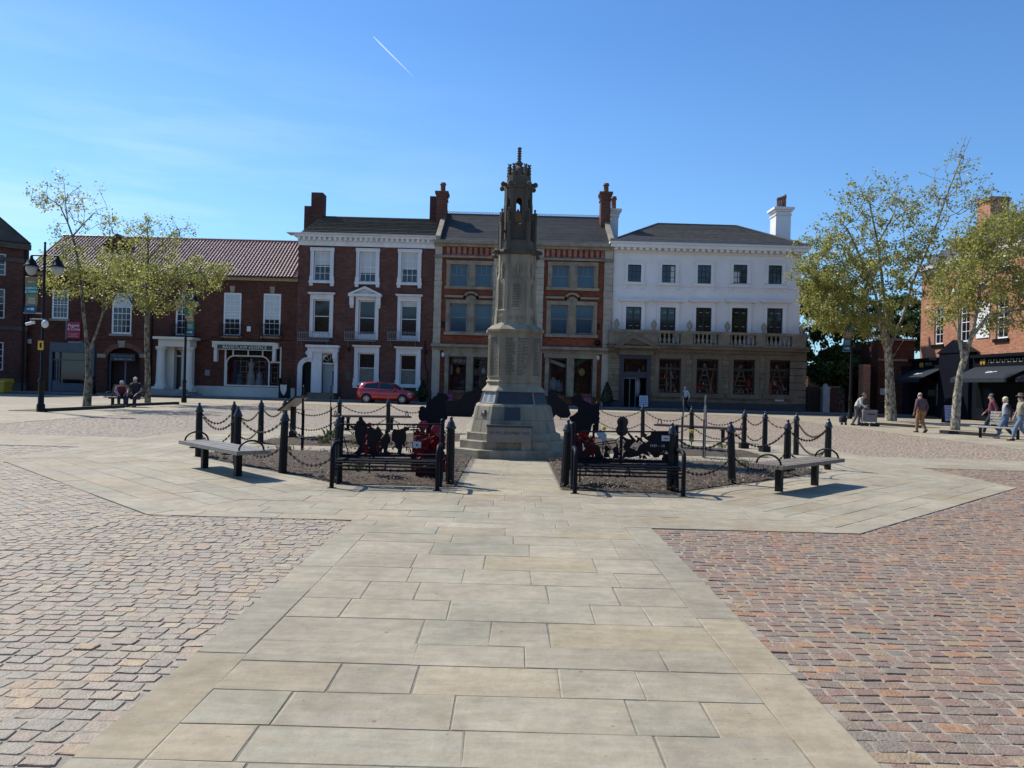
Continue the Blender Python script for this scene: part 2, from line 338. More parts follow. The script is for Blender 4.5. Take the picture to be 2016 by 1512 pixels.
# --- setts
PAL_R=np.array((1.20,1.17,1.05))*np.array([(.235,.150,.115),(.25,.160,.118),(.205,.158,.130),(.23,.185,.145),(.20,.168,.145),(.32,.17,.095),(.22,.140,.115),(.19,.168,.145),(.29,.215,.14),(.215,.165,.135),(.20,.150,.130)])
PAL_L=np.array((1.2,1.145,1.06))*np.array([(.31,.262,.20),(.325,.272,.208),(.28,.25,.20),(.32,.245,.19),(.265,.24,.20),(.36,.27,.175),(.295,.245,.195),(.27,.25,.205),(.35,.30,.21),(.30,.255,.205),(.285,.245,.20)])
def inpoly(X,Y,poly):
    r=np.zeros(len(X),bool); n=len(poly)
    for i in range(n):
        (x0,y0),(x1,y1)=poly[i],poly[(i+1)%n]
        if y0==y1: continue
        c=((y0>Y)!=(y1>Y))&(X<(x1-x0)*(Y-y0)/(y1-y0)+x0); r^=c
    return r
def rect(x0,y0,x1,y1): return [(x0,y0),(x1,y0),(x1,y1),(x0,y1)]
FLAGS=[rect(PX0,.6,PX1,8.66),OV,rect(-15.2,16.3,-9.2,19.0),rect(9.0,16.6,15.8,19.3),rect(-1.7,26.3,1.7,47.5),rect(-40,12,-15.2,47.5),rect(15.8,12,40,47.5)]
CX_,CY_,HW,HH,ANG,DET,CL=[],[],[],[],[],[],[]
def setts(poly,ang,pal,detail,ox=0.,oy=0.,lw=(.105,.155),rp=(.098,.114)):
    P=np.array(poly); c,s=math.cos(ang),math.sin(ang); U=P[:,0]*c+P[:,1]*s; V=-P[:,0]*s+P[:,1]*c
    v=V.min()+oy
    while v<V.max():
        h=NR.uniform(*rp); u=U.min()+ox-NR.uniform(0,.2)*(ox==0); us=[];ws=[]
        while u<U.max():
            wd=NR.uniform(*lw); us.append(u+wd/2); ws.append(wd); u+=wd
        us=np.array(us);ws=np.array(ws); vv=v+h/2+.012*np.sin(us*1.3+v*.7)+.006*np.sin(us*4.1)
        x=us*c-vv*s; y=us*s+vv*c; k=inpoly(x,y,poly)
        for fl in FLAGS:
            ins=np.ones(len(x),bool)
            for du,dv in ((.45,.45),(-.45,.45),(.45,-.45),(-.45,-.45)):
                ins&=inpoly(x+du*ws*c-dv*h*s,y+du*ws*s+dv*h*c,fl)
            k&=~ins
        k&=(np.abs(x)<y*.74+1.2)
        n=int(k.sum()); CX_.append(x[k]);CY_.append(y[k]);HW.append(ws[k]/2);HH.append(np.full(n,h/2));ANG.append(np.full(n,ang)+NR.normal(0,.02,n))
        CL.append(pal[NR.integers(0,len(pal),n)]*NR.uniform(.9,1.1,(n,1))*.72+.28*pal.mean(0))
        v+=h
def flush(name,mat,full):
    x,y,hw,hh,a=[np.concatenate(q) for q in (CX_,CY_,HW,HH,ANG)]; col=np.concatenate(CL); n=len(x)
    for q in (CX_,CY_,HW,HH,ANG,CL): q.clear()
    gap=NR.uniform(.0045,.0085,n); hw=hw-gap; hh=hh-gap
    if full:
        k=np.array([(-1,-.8),(-.88,-1),(.88,-1),(1,-.8),(1,.8),(.88,1),(-.88,1),(-1,.8)]); nk=8
    else:
        k=np.array([(-1,-1),(1,-1),(1,1),(-1,1)],float); nk=4
    dz=NR.normal(-.002,.0018,n); tx=NR.normal(0,.012,n); ty=NR.normal(0,.016,n)
    rings=[]; specs=((1.0,-.045),(1.0,-.006),(.975,-.0015),(.90,0.)) if full else ((1.0,-.04),(1.0,-.008),(.86,0.))
    jit=NR.normal(0,.0042,(n,nk,2))
    for sc_,z in specs:
        lu=k[None,:,0]*hw[:,None]*sc_+jit[:,:,0]; lv=k[None,:,1]*hh[:,None]*sc_+jit[:,:,1]
        X=x[:,None]+lu*np.cos(a)[:,None]-lv*np.sin(a)[:,None]; Y=y[:,None]+lu*np.sin(a)[:,None]+lv*np.cos(a)[:,None]
        Z=z+dz[:,None]+lu*tx[:,None]+lv*ty[:,None]
        rings.append(np.stack([X,Y,Z],-1))
    V=np.stack(rings,1); nr=len(specs); V=V.reshape(n,nr*nk,3); fs=[]
    for r in range(nr-1):
        for i in range(nk):
            j=(i+1)%nk; fs.append((r*nk+i,r*nk+j,(r+1)*nk+j,(r+1)*nk+i))
    t=(nr-1)*nk
    if full: fs+=[(t,t+1,t+2,t+3),(t,t+3,t+4,t+7),(t+4,t+5,t+6,t+7)]
    else: fs+=[(t,t+1,t+2,t+3)]
    fs=np.array(fs); Fq=(np.arange(n)[:,None,None]*(nr*nk)+fs[None]).reshape(-1,4)
    o=npmesh(name,V.reshape(-1,3),Fq,mat,np.repeat(col,len(fs),axis=0)); tag(o,kind='structure'); return o
settmat=pbr('sett_stone',(1.,1.,1.),.66,.26,16,.6,75,spec=.35,attr=True)
# near right, near left, left turned zone
setts([(PX1,1.5),(16,1.5),(16,16.6),(9.0,16.6),(9.0,13.5),(4.0,8.66),(PX1,8.66)],0,PAL_R,1,ox=.0)
setts([(-3.2,1.5),(PX0,1.5),(PX0,8.72),(-4.1,8.72),(-5.6,5.2)],0.0,PAL_L,1)
setts([(-16,1.5),(-3.2,1.5),(-5.6,5.2),(-4.1,8.66),(-9.2,13.7),(-9.2,16.3),(-16,16.3)],-PI/4+.03,PAL_L,1)
flush('cobbles',settmat,True)
PAL_F=(PAL_L*.55+PAL_R*.45)
setts([(-15.2,19.0),(-9.2,19.0),(-9.2,21.5),(-4.1,26.3),(-1.7,26.3),(-1.7,47.5),(-15.2,47.5)],PI/2,PAL_L,0,lw=(.12,.17),rp=(.11,.13))
setts([(9.0,19.3),(15.8,19.3),(15.8,47.5),(1.7,47.5),(1.7,26.3),(4.0,26.3),(9.0,21.5)],0,PAL_F,0,lw=(.12,.17),rp=(.11,.13))
flush('far_cobbles',settmat,False)
# --- planting bed: bark mulch mound in four quarters
mv=[];mf=[]
mulch=pbr('mulch_soil',(.082,.058,.037),.95,.5,7,.9,60)
mb=MB()
def mulch_quarter(poly):
    P=np.array(poly); x0,y0=P.min(0);x1,y1=P.max(0); n=int((x1-x0)/.09); m=int((y1-y0)/.09)
    xs=np.linspace(x0,x1,n);ys=np.linspace(y0,y1,m); XX,YY=np.meshgrid(xs,ys); ins=inpoly(XX.ravel(),YY.ravel(),poly).reshape(m,n)
    # distance to edge
    d=np.full(XX.shape,9.)
    for i in range(len(poly)):
        a=P[i];b=P[(i+1)%len(poly)];e=(b-a)/np.linalg.norm(b-a); d=np.minimum(d,np.abs((XX-a[0])*e[1]-(YY-a[1])*e[0]))
    Z=.012+.07*np.clip(d/.8,0,1)+NR.normal(0,.011,XX.shape)*np.clip(d/.15,0,1)
    b=len(mb.v); mb.v+=list(zip(XX.ravel(),YY.ravel(),Z.ravel()))
    for r in range(m-1):
        for c in range(n-1):
            if ins[r,c] and ins[r+1,c] and ins[r,c+1] and ins[r+1,c+1]:
                mb.f.append((b+r*n+c,b+r*n+c+1,b+(r+1)*n+c+1,b+(r+1)*n+c)); mb.s.append(True)
QUARTS=[[(-2.6,11.6),(-.74,11.6),(-.74,16.73),(-6.2,16.73),(-6.2,15.0)],[(.8,11.6),(2.6,11.6),(6.25,15.1),(6.25,16.73),(.8,16.73)],
 [(-6.2,18.12),(-.74,18.12),(-.74,23.55),(-2.6,23.55),(-6.2,20.0)],[(.8,18.12),(6.25,18.12),(6.25,20.0),(2.6,23.55),(.8,23.55)]]
for q in QUARTS: mulch_quarter(q)
tag(mb.build('mulch_bed',mulch),kind='structure')
# bark chips, straw
n=20000; pts=[]
while len(pts)<n:
    q=QUARTS[0] if R.random()<.36 else QUARTS[1] if R.random()<.56 else R.choice(QUARTS[2:]); P=np.array(q)
    x=NR.uniform(P[:,0].min(),P[:,0].max(),4000);y=NR.uniform(P[:,1].min(),P[:,1].max(),4000);k=inpoly(x,y,q)
    pts+=list(zip(x[k],y[k]))[:1500]
pts=np.array(pts[:n]); a=NR.uniform(0,2*PI,n);l=NR.uniform(.008,.03,n);wd=NR.uniform(.003,.009,n)
z=NR.uniform(.05,.1,n); c_,s_=np.cos(a),np.sin(a); V=[]
tl=NR.normal(0,.35,n)
for su,svv in ((-1,-1),(1,-1),(1,1),(-1,1)):
    V.append(np.stack([pts[:,0]+su*l*c_-svv*wd*s_,pts[:,1]+su*l*s_+svv*wd*c_,z+su*l*tl],-1))
V=np.stack(V,1).reshape(-1,3); Fq=np.arange(4*n).reshape(n,4)
pal=np.array([(.08,.055,.034),(.12,.082,.05),(.18,.13,.08),(.055,.038,.026),(.34,.27,.18),(.15,.10,.065)])
ch=npmesh('bark_chips',V,Fq,pbr('bark_chip',(1,1,1),.9,.2,20,attr=True),pal[NR.integers(0,6,n)]); tag(ch,kind='stuff')
# road sheet and shaded pavement by the buildings
s=MB(); s.add([(-60,52.5,-.004),(60,52.5,-.004),(60,55.6,-.004),(-60,55.6,-.004)],[(0,1,2,3)])
tag(s.build('road',pbr('asphalt',(.075,.075,.078),.9,.3,2,.5,60)),kind='structure')
s=MB(); s.box(-60,55.6,-.03,60,58.05,.09); tag(s.build('pavement',pbr('pavement_slab',(.20,.195,.185),.85,.3,1.2,.3,20)),kind='structure')
# ------------------------------------------------------------------ buildings
YF=58.0
def crop(sx,ox,oy): return lambda u,v,D=YF: FX(u/sx+ox, v/sx+oy, D)
def hexb(mb,xa,xb,za,zb,ya,yb): mb.box(xa,ya,za,xb,yb,zb)
def wall_holes(mb,x0,x1,z0,z1,holes,y,dep=.22,arches=()):
    xs=sorted({x0,x1,*[h[0] for h in holes],*[h[1] for h in holes]}); zs=sorted({z0,z1,*[h[2] for h in holes],*[h[3] for h in holes]})
    xs=[a for a in xs if x0<=a<=x1]; zs=[a for a in zs if z0<=a<=z1]
    for i in range(len(xs)-1):
        for k in range(len(zs)-1):
            cx,cz=(xs[i]+xs[i+1])/2,(zs[k]+zs[k+1])/2
            if any(h[0]<cx<h[1] and h[2]<cz<h[3] for h in holes): continue
            mb.add([(xs[i],y,zs[k]),(xs[i+1],y,zs[k]),(xs[i+1],y,zs[k+1]),(xs[i],y,zs[k+1])],[(0,1,2,3)])
    for a,b,c,d in holes:
        e=y+dep
        mb.add([(a,y,c),(a,e,c),(a,e,d),(a,y,d)],[(0,1,2,3)]); mb.add([(b,y,c),(b,y,d),(b,e,d),(b,e,c)],[(0,1,2,3)])
        mb.add([(a,y,d),(a,e,d),(b,e,d),(b,y,d)],[(0,1,2,3)]); mb.add([(a,y,c),(b,y,c),(b,e,c),(a,e,c)],[(0,1,2,3)])
def shell(mb,x0,x1,z0,z1,y,dp):
    mb.add([(x0,y,z0),(x0,y,z1),(x0,y+dp,z1),(x0,y+dp,z0)],[(0,1,2,3)]); mb.add([(x1,y,z0),(x1,y+dp,z0),(x1,y+dp,z1),(x1,y,z1)],[(0,1,2,3)])
    mb.add([(x0,y+dp,z0),(x0,y+dp,z1),(x1,y+dp,z1),(x1,y+dp,z0)],[(0,1,2,3)]); mb.add([(x0,y,z1),(x1,y,z1),(x1,y+dp,z1),(x0,y+dp,z1)],[(0,1,2,3)])
    mb.add([(x0,y+2.4,z0),(x1,y+2.4,z0),(x1,y+2.4,z1),(x0,y+2.4,z1)],[(0,1,2,3)])
def window(par,x0,x1,z0,z1,y,nx=3,nz=4,fm=None,pm=None,fw=.07,bw=.025,mid=True,blindf=0.,rail=None,bars=None,name='window'):
    """a sash window: frame and bars; pane and blind as sub-parts. y = outer face of the frame"""
    fm=fm or whiteb; m=MB()
    m.box(x0,y,z0,x0+fw,y+.08,z1).box(x1-fw,y,z0,x1,y+.08,z1).box(x0+fw,y,z1-fw,x1-fw,y+.08,z1).box(x0+fw,y,z0,x1-fw,y+.08,z0+fw)
    a,b,c,d=x0+fw,x1-fw,z0+fw,z1-fw; mz=rail if rail is not None else (c+d)/2
    if mid: m.box(a,y+.01,mz-.025,b,y+.07,mz+.025)
    lo,hi=bars if bars else (c,d)
    for i in range(1,nx):
        x=a+(b-a)*i/nx; m.box(x-bw/2,y+.02,lo,x+bw/2,y+.055,hi)
    for k in range(1,nz):
        z=c+(d-c)*k/nz
        if mid and abs(z-mz)<.06: continue
        if lo-.01<=z<=hi+.01: m.box(a,y+.023,z-bw/2,b,y+.053,z+bw/2)
    w=m.build(name,fm,par)
    p=MB(); p.add([(a-.01,y+.05,c-.01),(b+.01,y+.05,c-.01),(b+.01,y+.05,d+.01),(a-.01,y+.05,d+.01)],[(0,1,2,3)]); p.build('pane',pm or pane,w)
    if blindf>0:
        q=MB(); q.box(a,y+.0455,d-(d-c)*blindf,b,y+.0485,d); q.build('blind',blind,w)
    return w
def surround(par,x0,x1,z0,z1,y,wd,pr=.08,mat=None,ears=0.,foot=0.,name='window_surround',cornice=0.,corner_ears=True):
    m=MB(); m.box(x0-wd,y-pr,z0,x0,y+.0,z1+wd); m.box(x1,y-pr,z0,x1+wd,y,z1+wd); m.box(x0,y-pr+.004,z1,x1,y,z1+wd)
    # raised outer fillet
    m.box(x0-wd-.02,y-pr-.03,z0,x0-wd+.05,y-.002,z1+wd); m.box(x1+wd-.05,y-pr-.03,z0,x1+wd+.03,y-.002,z1+wd); m.box(x0-wd-.03,y-pr-.034,z1+wd-.03,x1+wd+.03,y-.002,z1+wd+.05)
    if ears: m.box(x0-wd-ears,y-pr-.02,z1+.0,x0-wd-.03,y-.003,z1+wd+.048); m.box(x1+wd+.03,y-pr-.02,z1,x1+wd+ears,y-.003,z1+wd+.048)
    if cornice:
        zc=z1+wd+.16; e=cornice
        m.box(x0-wd-.02,y-pr-.01,z1+wd+.05,x1+wd+.02,y-.001,zc); m.box(x0-wd-e,y-pr-.18,zc,x1+wd+e,y,zc+.07); m.box(x0-wd-e-.05,y-pr-.23,zc+.07,x1+wd+e+.05,y,zc+.14)
    if foot:
        m.box(x0-wd-.07,y-pr-.05,z0-.0,x0+.02,y-.004,z0+.36); m.box(x1-.02,y-pr-.05,z0,x1+wd+.07,y-.004,z0+.36)
        m.box(x0-wd-.11,y-pr-.09,z0-.17,x1+wd+.11,y-.002,z0); m.box(x0-wd-.07,y-pr-.05,z0-.38,x0-.02,y-.002,z0-.17); m.box(x1+.02,y-pr-.05,z0-.38,x1+wd+.07,y-.002,z0-.17)
    return m.build(name,mat or white,par)
def chimney(par,x0,x1,y0,y1,z0,z1,mat,pots=(),cap=.12,capmat=None,name='chimney'):
    m=MB(); m.box(x0,y0,z0,x1,y1,z1)
    if cap:
        m.box(x0-.06,y0-.06,z1-.62,x1+.06,y1+.06,z1-.5)
        m.box(x0-cap*.5,y0-cap*.5,z1-.32,x1+cap*.5,y1+cap*.5,z1-.16); m.box(x0-cap,y0-cap,z1-.16,x1+cap,y1+cap,z1+.03)
    o=m.build(name,mat,par)
    for (x,h,r) in pots:
        p=MB(); p.lathe([(r,0),(r*.85,h*.25),(r*.8,h*.75),(r*1.1,h*.78),(r*1.1,h*.86),(r*.85,h*.9),(r*.95,h),(r*.6,h)],10,Matrix.Translation((x,(y0+y1)/2,z1+.03))); p.build('chimney_pot',terracotta,o)
    return o
terracotta=pbr('terracotta',(.17,.075,.05),.8,.35,5)
def slateroof(name,par,q,mat,rows,t=.03):
    """q: eave-left, eave-right, ridge-right, ridge-left; overlapping courses"""
    A,B,C,D=[Vector(p) for p in q]; m=MB(); n=(B-A).cross(D-A).normalized()
    for k in range(rows):
        a,b=k/rows,(k+1)/rows; jl=R.uniform(-.006,.006)
        p=[A.lerp(D,a)+n*(t+jl),B.lerp(C,a)+n*(t+jl),B.lerp(C,b)+n*.0,A.lerp(D,b)+n*.0]
        m.add(p,[(0,1,2,3)]); m.add([A.lerp(D,a)-n*.02,B.lerp(C,a)-n*.02,p[1],p[0]],[(0,1,2,3)])
    return m.build(name,mat,par)
def railing(par,x0,x1,z0,z1,y,yb,mat,gap=.1,name='balcony',pattern=True):
    m=MB(); m.box(x0,y,z0-.05,x1,yb,z0)
    for xx in (x0,x1-.03): m.box(xx,y+.03,z1-.05,xx+.03,yb,z1-.025); m.box(xx,y,z0,xx+.03,y+.03,z1+.12)
    m.box(x0+.03,y+.002,z1-.05,x1-.03,y+.028,z1-.025); m.box(x0+.03,y+.002,z0+.1,x1-.03,y+.028,z0+.125)
    n=max(3,int((x1-x0)/gap))
    for i in range(1,n):
        x=x0+(x1-x0)*i/n; m.box(x-.011,y+.004,z0,x+.011,y+.026,z1-.05 if i%2 else z1+.08)
        if pattern and i<n-1: m.tube([(x,y+.014,z1),(x+.5*(x1-x0)/n,y+.014,z1+.09),(x+(x1-x0)/n,y+.014,z1)],.011,4)
    for i in range(2):
        x=x0+.2+(x1-x0-.4)*i; m.tube([(x,yb-.02,z0-.45),(x,yb-.12,z0-.2),(x,y+.05,z0-.05)],.025,5)
    return m.build(name,mat,par)
def panel(par,name,mat,x0,x1,z0,z1,y,t=.05):
    m=MB(); m.box(x0,y-t,z0,x1,y,z1); return m.build(name,mat,par)
def shopfit(par,x0,x1,z0,z1,y,dep=1.1,seed=1,kind='bottles'):
    """goods in the window on a stepped plinth, and the dark room behind"""
    r=random.Random(seed); m=MB()
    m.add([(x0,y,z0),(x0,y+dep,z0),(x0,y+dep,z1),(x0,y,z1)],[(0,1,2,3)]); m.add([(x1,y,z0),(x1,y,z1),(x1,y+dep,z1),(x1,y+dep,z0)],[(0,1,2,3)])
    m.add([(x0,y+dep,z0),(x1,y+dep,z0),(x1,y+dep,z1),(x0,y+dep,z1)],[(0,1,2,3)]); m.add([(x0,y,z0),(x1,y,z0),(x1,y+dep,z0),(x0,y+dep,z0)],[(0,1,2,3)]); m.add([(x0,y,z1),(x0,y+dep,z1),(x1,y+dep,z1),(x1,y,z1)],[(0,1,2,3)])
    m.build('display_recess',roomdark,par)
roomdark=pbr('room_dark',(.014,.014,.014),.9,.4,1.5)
brick_red=brickmat('red_brick',(.105,.036,.028),(.165,.06,.044),(.15,.115,.10),stain=(.25,.17,.15),stamt=.12)
brick_left=brickmat('brown_red_brick',(.105,.034,.024),(.145,.05,.033),(.10,.07,.055),stain=(.08,.05,.045),stamt=.2)
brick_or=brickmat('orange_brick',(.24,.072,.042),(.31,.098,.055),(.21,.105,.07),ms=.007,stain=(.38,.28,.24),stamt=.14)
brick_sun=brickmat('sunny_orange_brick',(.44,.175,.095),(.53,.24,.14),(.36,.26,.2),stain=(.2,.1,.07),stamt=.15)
brick_dark=brickmat('old_dark_brick',(.10,.040,.032),(.16,.06,.045),(.10,.075,.065))
ashlar=brickmat('ashlar_stone',(.22,.175,.12),(.285,.23,.155),(.10,.08,.055),bw=1.15,rh=.42,ms=.012,var=.4,vs=1.,stain=(.09,.07,.05),stamt=.3)
render_w=pbr('white_render',(.75,.725,.70),.7,.08,.7,spec=.2)
pantile=pbr('red_pantile',(.20,.075,.06),.34,.4,2.5,.06,30,spec=.8)
greyiron=pbr('grey_iron',(.20,.22,.24),.5,.2,5)
# ============================ the long low red brick building
c=crop(3.0233,0,330)
B1=thing('brick_shop','long two storey red brick building with pantile roof and charity shop','building',(-24,YF+4,0))
x0,_=FX(49.6,650,YF); x1,_=FX(584.6,650,YF); zt=c(1600,650)[1]
H=[]
up=[(310,410,728,900,5,.0),(668,787,745,990,6,.35),(1048,1152,745,1000,6,0.),(1333,1438,745,1002,7,.62),(1569,1674,750,1004,7,.62)]
for a,b,t,d,*_ in up: H.append((c(a,t)[0],c(b,t)[0],c((a+b)/2,d)[1],c((a+b)/2,t)[1]))
sh=(c(310,1050)[0],c(560,1050)[0],.12,c(430,1100)[1]); H.append(sh)
ar=(c(640,1130)[0],c(833,1130)[0],.1,c(735,1130)[1]); 
arT=c(735,1072)[1]; H.append((ar[0],ar[1],.1,arT))
do=(c(1050,1085)[0],c(1138,1085)[0],.1,c(1100,1085)[1]); H.append(do)
hs=(c(1337,1085)[0],c(1676,1085)[0],c(1500,1303)[1],c(1500,1062)[1]); H.append(hs)
m=MB(); wall_holes(m,x0,x1,0,zt,H,YF,.25); shell(m,x0,x1,0,zt,YF,9)
# segmental arch infill
cxa=(ar[0]+ar[1])/2; ha=(ar[1]-ar[0])/2; rise=arT-ar[3]
for k in range(16):
    t0=-1+k/8; t1=t0+1/8
    za,zb=ar[3]+rise*math.sqrt(max(0,1-t0*t0)),ar[3]+rise*math.sqrt(max(0,1-t1*t1))
    xa,xb=cxa+t0*ha,cxa+t1*ha
    m.add([(xa,YF,za),(xb,YF,zb),(xb,YF,arT),(xa,YF,arT)],[(0,1,2,3)]); m.add([(xa,YF,za),(xa,YF+.25,za),(xb,YF+.25,zb),(xb,YF,zb)],[(0,1,2,3)])
m.build('wall',brick_left,B1)
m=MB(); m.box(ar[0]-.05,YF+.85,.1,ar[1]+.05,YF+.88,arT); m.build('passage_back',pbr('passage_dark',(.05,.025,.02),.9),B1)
m=MB(); m.box(ar[0],YF+.3,.1,ar[0]+.12,YF+.36,ar[3]).box(cxa-.06,YF+.3,.1,cxa+.06,YF+.36,ar[3]); m.build('passage_gate_posts',pbr('blue_grey',(.10,.12,.15),.5),B1)
# arch ring and keystone
m=MB()
for k in range(18):
    a0,a1=PI*k/18,PI*(k+1)/18; f=lambda a,e:(cxa-math.cos(a)*(ha+e),ar[3]+math.sin(a)*(rise+e))
    p=[f(a0,0.0),f(a1,0.0),f(a1,.36),f(a0,.36)]; m.plate(p,YF-.03,.028)
m.build('arch_ring',brickmat('arch_brick',(.22,.075,.05),(.28,.10,.06),(.15,.1,.08),bw=.075,rh=.23),B1)
m=MB(); m.plate([(c(702,1030)[0],c(702,1030)[1]),(c(750,1030)[0],c(750,1030)[1]),(c(742,1070)[0],c(742,1071)[1]),(c(710,1070)[0],c(710,1071)[1])],YF-.08,.05); m.build('keystone',stone,B1)
for a in (580,832): m=MB(); m.box(c(a,1110)[0],YF-.06,c(a,1130)[1],c(a+50,1110)[0],YF-.001,c(a,1108)[1]); m.build('springer_stone',stone,B1)
for xk,yt,yb in ((1385,705,745),(1622,709,748),(1100,700,742)):
    m=MB(); m.plate([(c(xk-16,yt)[0],c(xk,yt)[1]),(c(xk+16,yt)[0],c(xk,yt)[1]),(c(xk+11,yb)[0],c(xk,yb)[1]),(c(xk-11,yb)[0],c(xk,yb)[1])],YF-.05,.045); m.build('keystone',stone,B1)
# eaves cornice
m=MB(); m.box(x0,YF-.1,zt-.32,x1-.02,YF-.001,zt-.12).box(x0,YF-.22,zt-.12,x1-.02,YF,zt+.0); m.build('eaves_cornice',pbr('ochre_stone',(.36,.29,.18),.85,.25,1.5),B1)
# pantile roof with real rolls
ridge=FX(1,1,1) and None
zr=c(1300,433,YF+4.6)[1]; ye,yr=YF-.38,YF+4.6; ze=zt-.02; pitch=.262; nt_=int((x1-x0)/pitch); rows=19; V=[];Fq=[]
prof=[(0,0),(.14,.020),(.28,.040),(.42,.060),(.54,.070),(.63,.062),(.75,.012),(.87,-.008)]
sl=math.atan2(zr-ze,yr-ye)
cols=[(x0+(k+u)*pitch,h) for k in range(nt_) for u,h in prof]+[(x1,0)]
for r in range(rows):
    for e in (0,1):
        tt=(r+e)/rows; lift=.03*(1-e)
        for x,h in cols:
            hh=(h+lift)+NR.normal(0,.002); V.append((x,ye+(yr-ye)*tt-hh*math.sin(sl),ze+(zr-ze)*tt+hh*math.cos(sl)))
nc=len(cols); nV0=len(V); V=V+V; V=np.array(V)
for r in range(rows):
    b=r*2*nc
    for i in range(nc-1): Fq.append((b+i,b+i+1,b+nc+i+1,b+nc+i))
    if r<rows-1:
        for i in range(nc-1): Fq.append((nV0+b+nc+i,nV0+b+nc+i+1,nV0+b+2*nc+i+1,nV0+b+2*nc+i))
ro=npmesh('roof',V,np.array(Fq),pantile,smooth=True); ro.parent=B1; ro.location=-OFF[B1.name]; OFF[ro.name]=Vector()
m=MB(); m.tube([(x0,yr,zr+.02),(x1,yr,zr+.02)],.13,8); m.add([(x0,yr,zr-.02),(x1,yr,zr-.02),(x1,YF+9,zt),(x0,YF+9,zt)],[(0,1,2,3)]); m.add([(x0,ye,ze),(x0,yr,zr-.03),(x0,YF+9,zt)],[(0,1,2)]); m.build('roof_ridge',pantile,ro)
m=MB(); m.tube([(x0,ye-.05,ze-.04),(x1,ye-.05,ze-.04)],.055,6); m.build('gutter',black,B1)
# little roof vent gable
gx,gz=c(710,400,YF+3)
m=MB(); m.prism([(gx-1.2,gz-.9),(gx+1.2,gz-.9),(gx,gz+.05)],0,1.8,Matrix(((1,0,0,0),(0,0,-1,YF+4.4),(0,1,0,0),(0,0,0,1)))); m.build('roof_gable',brick_left,ro)
for i,(a,b,t,d,nz,bl) in enumerate(up):
    wx0,wx1,wz0,wz1=H[i]; w=window(B1,wx0,wx1,wz0,wz1,YF+.05,4 if i<2 else 3,nz,whiteb,pane,.13,.03,True,bl)
    s=MB(); s.box(wx0-.12,YF-.1,wz0-.16,wx1+.12,YF+.05,wz0-.002); s.build('sill',stone,w)
for a,b in ((1030,1165),(1312,1450),(1553,1690)):
    railing(B1,c(a,1000)[0],c(b,1000)[0],c((a+b)/2,1000)[1],c((a+b)/2,938)[1],YF-.42,YF-.001,blackmetal,.09)
# grey shop front
m=MB(); a,b=sh[0],sh[1]
m.box(a-.1,YF-.12,c(430,1098)[1],b+.1,YF-.001,c(430,1043)[1]).box(a-.12,YF-.12,.12,a+.1,YF+.02,c(430,1100)[1]).box(b-.1,YF-.12,.12,b+.1,YF+.02,c(430,1100)[1]).box(a+.1,YF-.05,.12,b-.1,YF+.1,.75)
dx=c(385,1)[0]; m.box(dx-.06,YF-.02,.75,dx+.06,YF+.1,sh[3]).box(a+.1,YF,c(400,1145)[1]-.05,b-.1,YF+.08,c(400,1145)[1]+.05)
m.box(a+.1,YF-.03,.2,dx-.06,YF+.06,.95)
for k in range(1,3): m.box(a+.1+(dx-a-.1)*k/3-.02,YF+.01,.95,a+.1+(dx-a-.1)*k/3+.02,YF+.06,2.6)
f=m.build('shop_front',pbr('slate_blue_paint',(.075,.095,.115),.5,.15,2),B1)
m=MB(); m.add([(a,YF+.07,.3),(b,YF+.07,.3),(b,YF+.07,sh[3]),(a,YF+.07,sh[3])],[(0,1,2,3)]); m.build('pane',pane,f)
# estate board
bx0,bx1=c(406,950)[0],c(485,950)[0]; bz0,bz1=c(445,1017)[1],c(445,919)[1]
crim=pbr('crimson_board',(.34,.012,.05),.5,.1,2)
b_=panel(B1,'estate_agent_board',crim,bx0,bx1,bz0,bz1,YF-.12,.05); yy=YF-.175
lw=pbr('white_lettering',(.8,.8,.8),.6,.02)
text('Pygott',.33,lw,b_,TM((bx0+bx1)/2,yy,bz1-.28)); text('& Crone',.27,lw,b_,TM((bx0+bx1)/2+.02,yy,bz1-.56))
m=MB()
for k,wd in enumerate((.38,.22,.4)): m.box((bx0+bx1)/2-wd,yy-.002,bz0+.12+.10*k,(bx0+bx1)/2+wd,yy+.004,bz0+.16+.10*k)
m.build('small_print',pbr('pink_print',(.6,.3,.35),.6),b_)
m=MB(); m.box(bx0-.12,YF-.13,bz0-.1,bx0-.05,YF-.01,bz1+.05).box(bx0+.1,YF-.15,bz0-.35,bx1+.2,YF-.02,bz0-.22); m.build('board_bracket',lead,b_)
# guest house sign in the arch
q=panel(B1,'hanging_sign',pbr('midnight_sign',(.018,.022,.032),.5),c(690,1)[0],c(838,1)[0],c(760,1152)[1],c(760,1108)[1],YF-.05,.06)
dim=pbr('dim_lettering',(.22,.22,.21),.6)
text('The Glass House',.22,dim,q,TM(c(764,1)[0],YF-.115,c(764,1122)[1],0))
k=MB(); rq=random.Random(2); X=c(715,1)[0]
while X<c(812,1)[0]: w_=rq.uniform(.1,.3); k.box(X,YF-.114,c(764,1141)[1]-.05,X+w_,YF-.111,c(764,1141)[1]+.05); X+=w_+.06
k.build('small_print',dim,q)
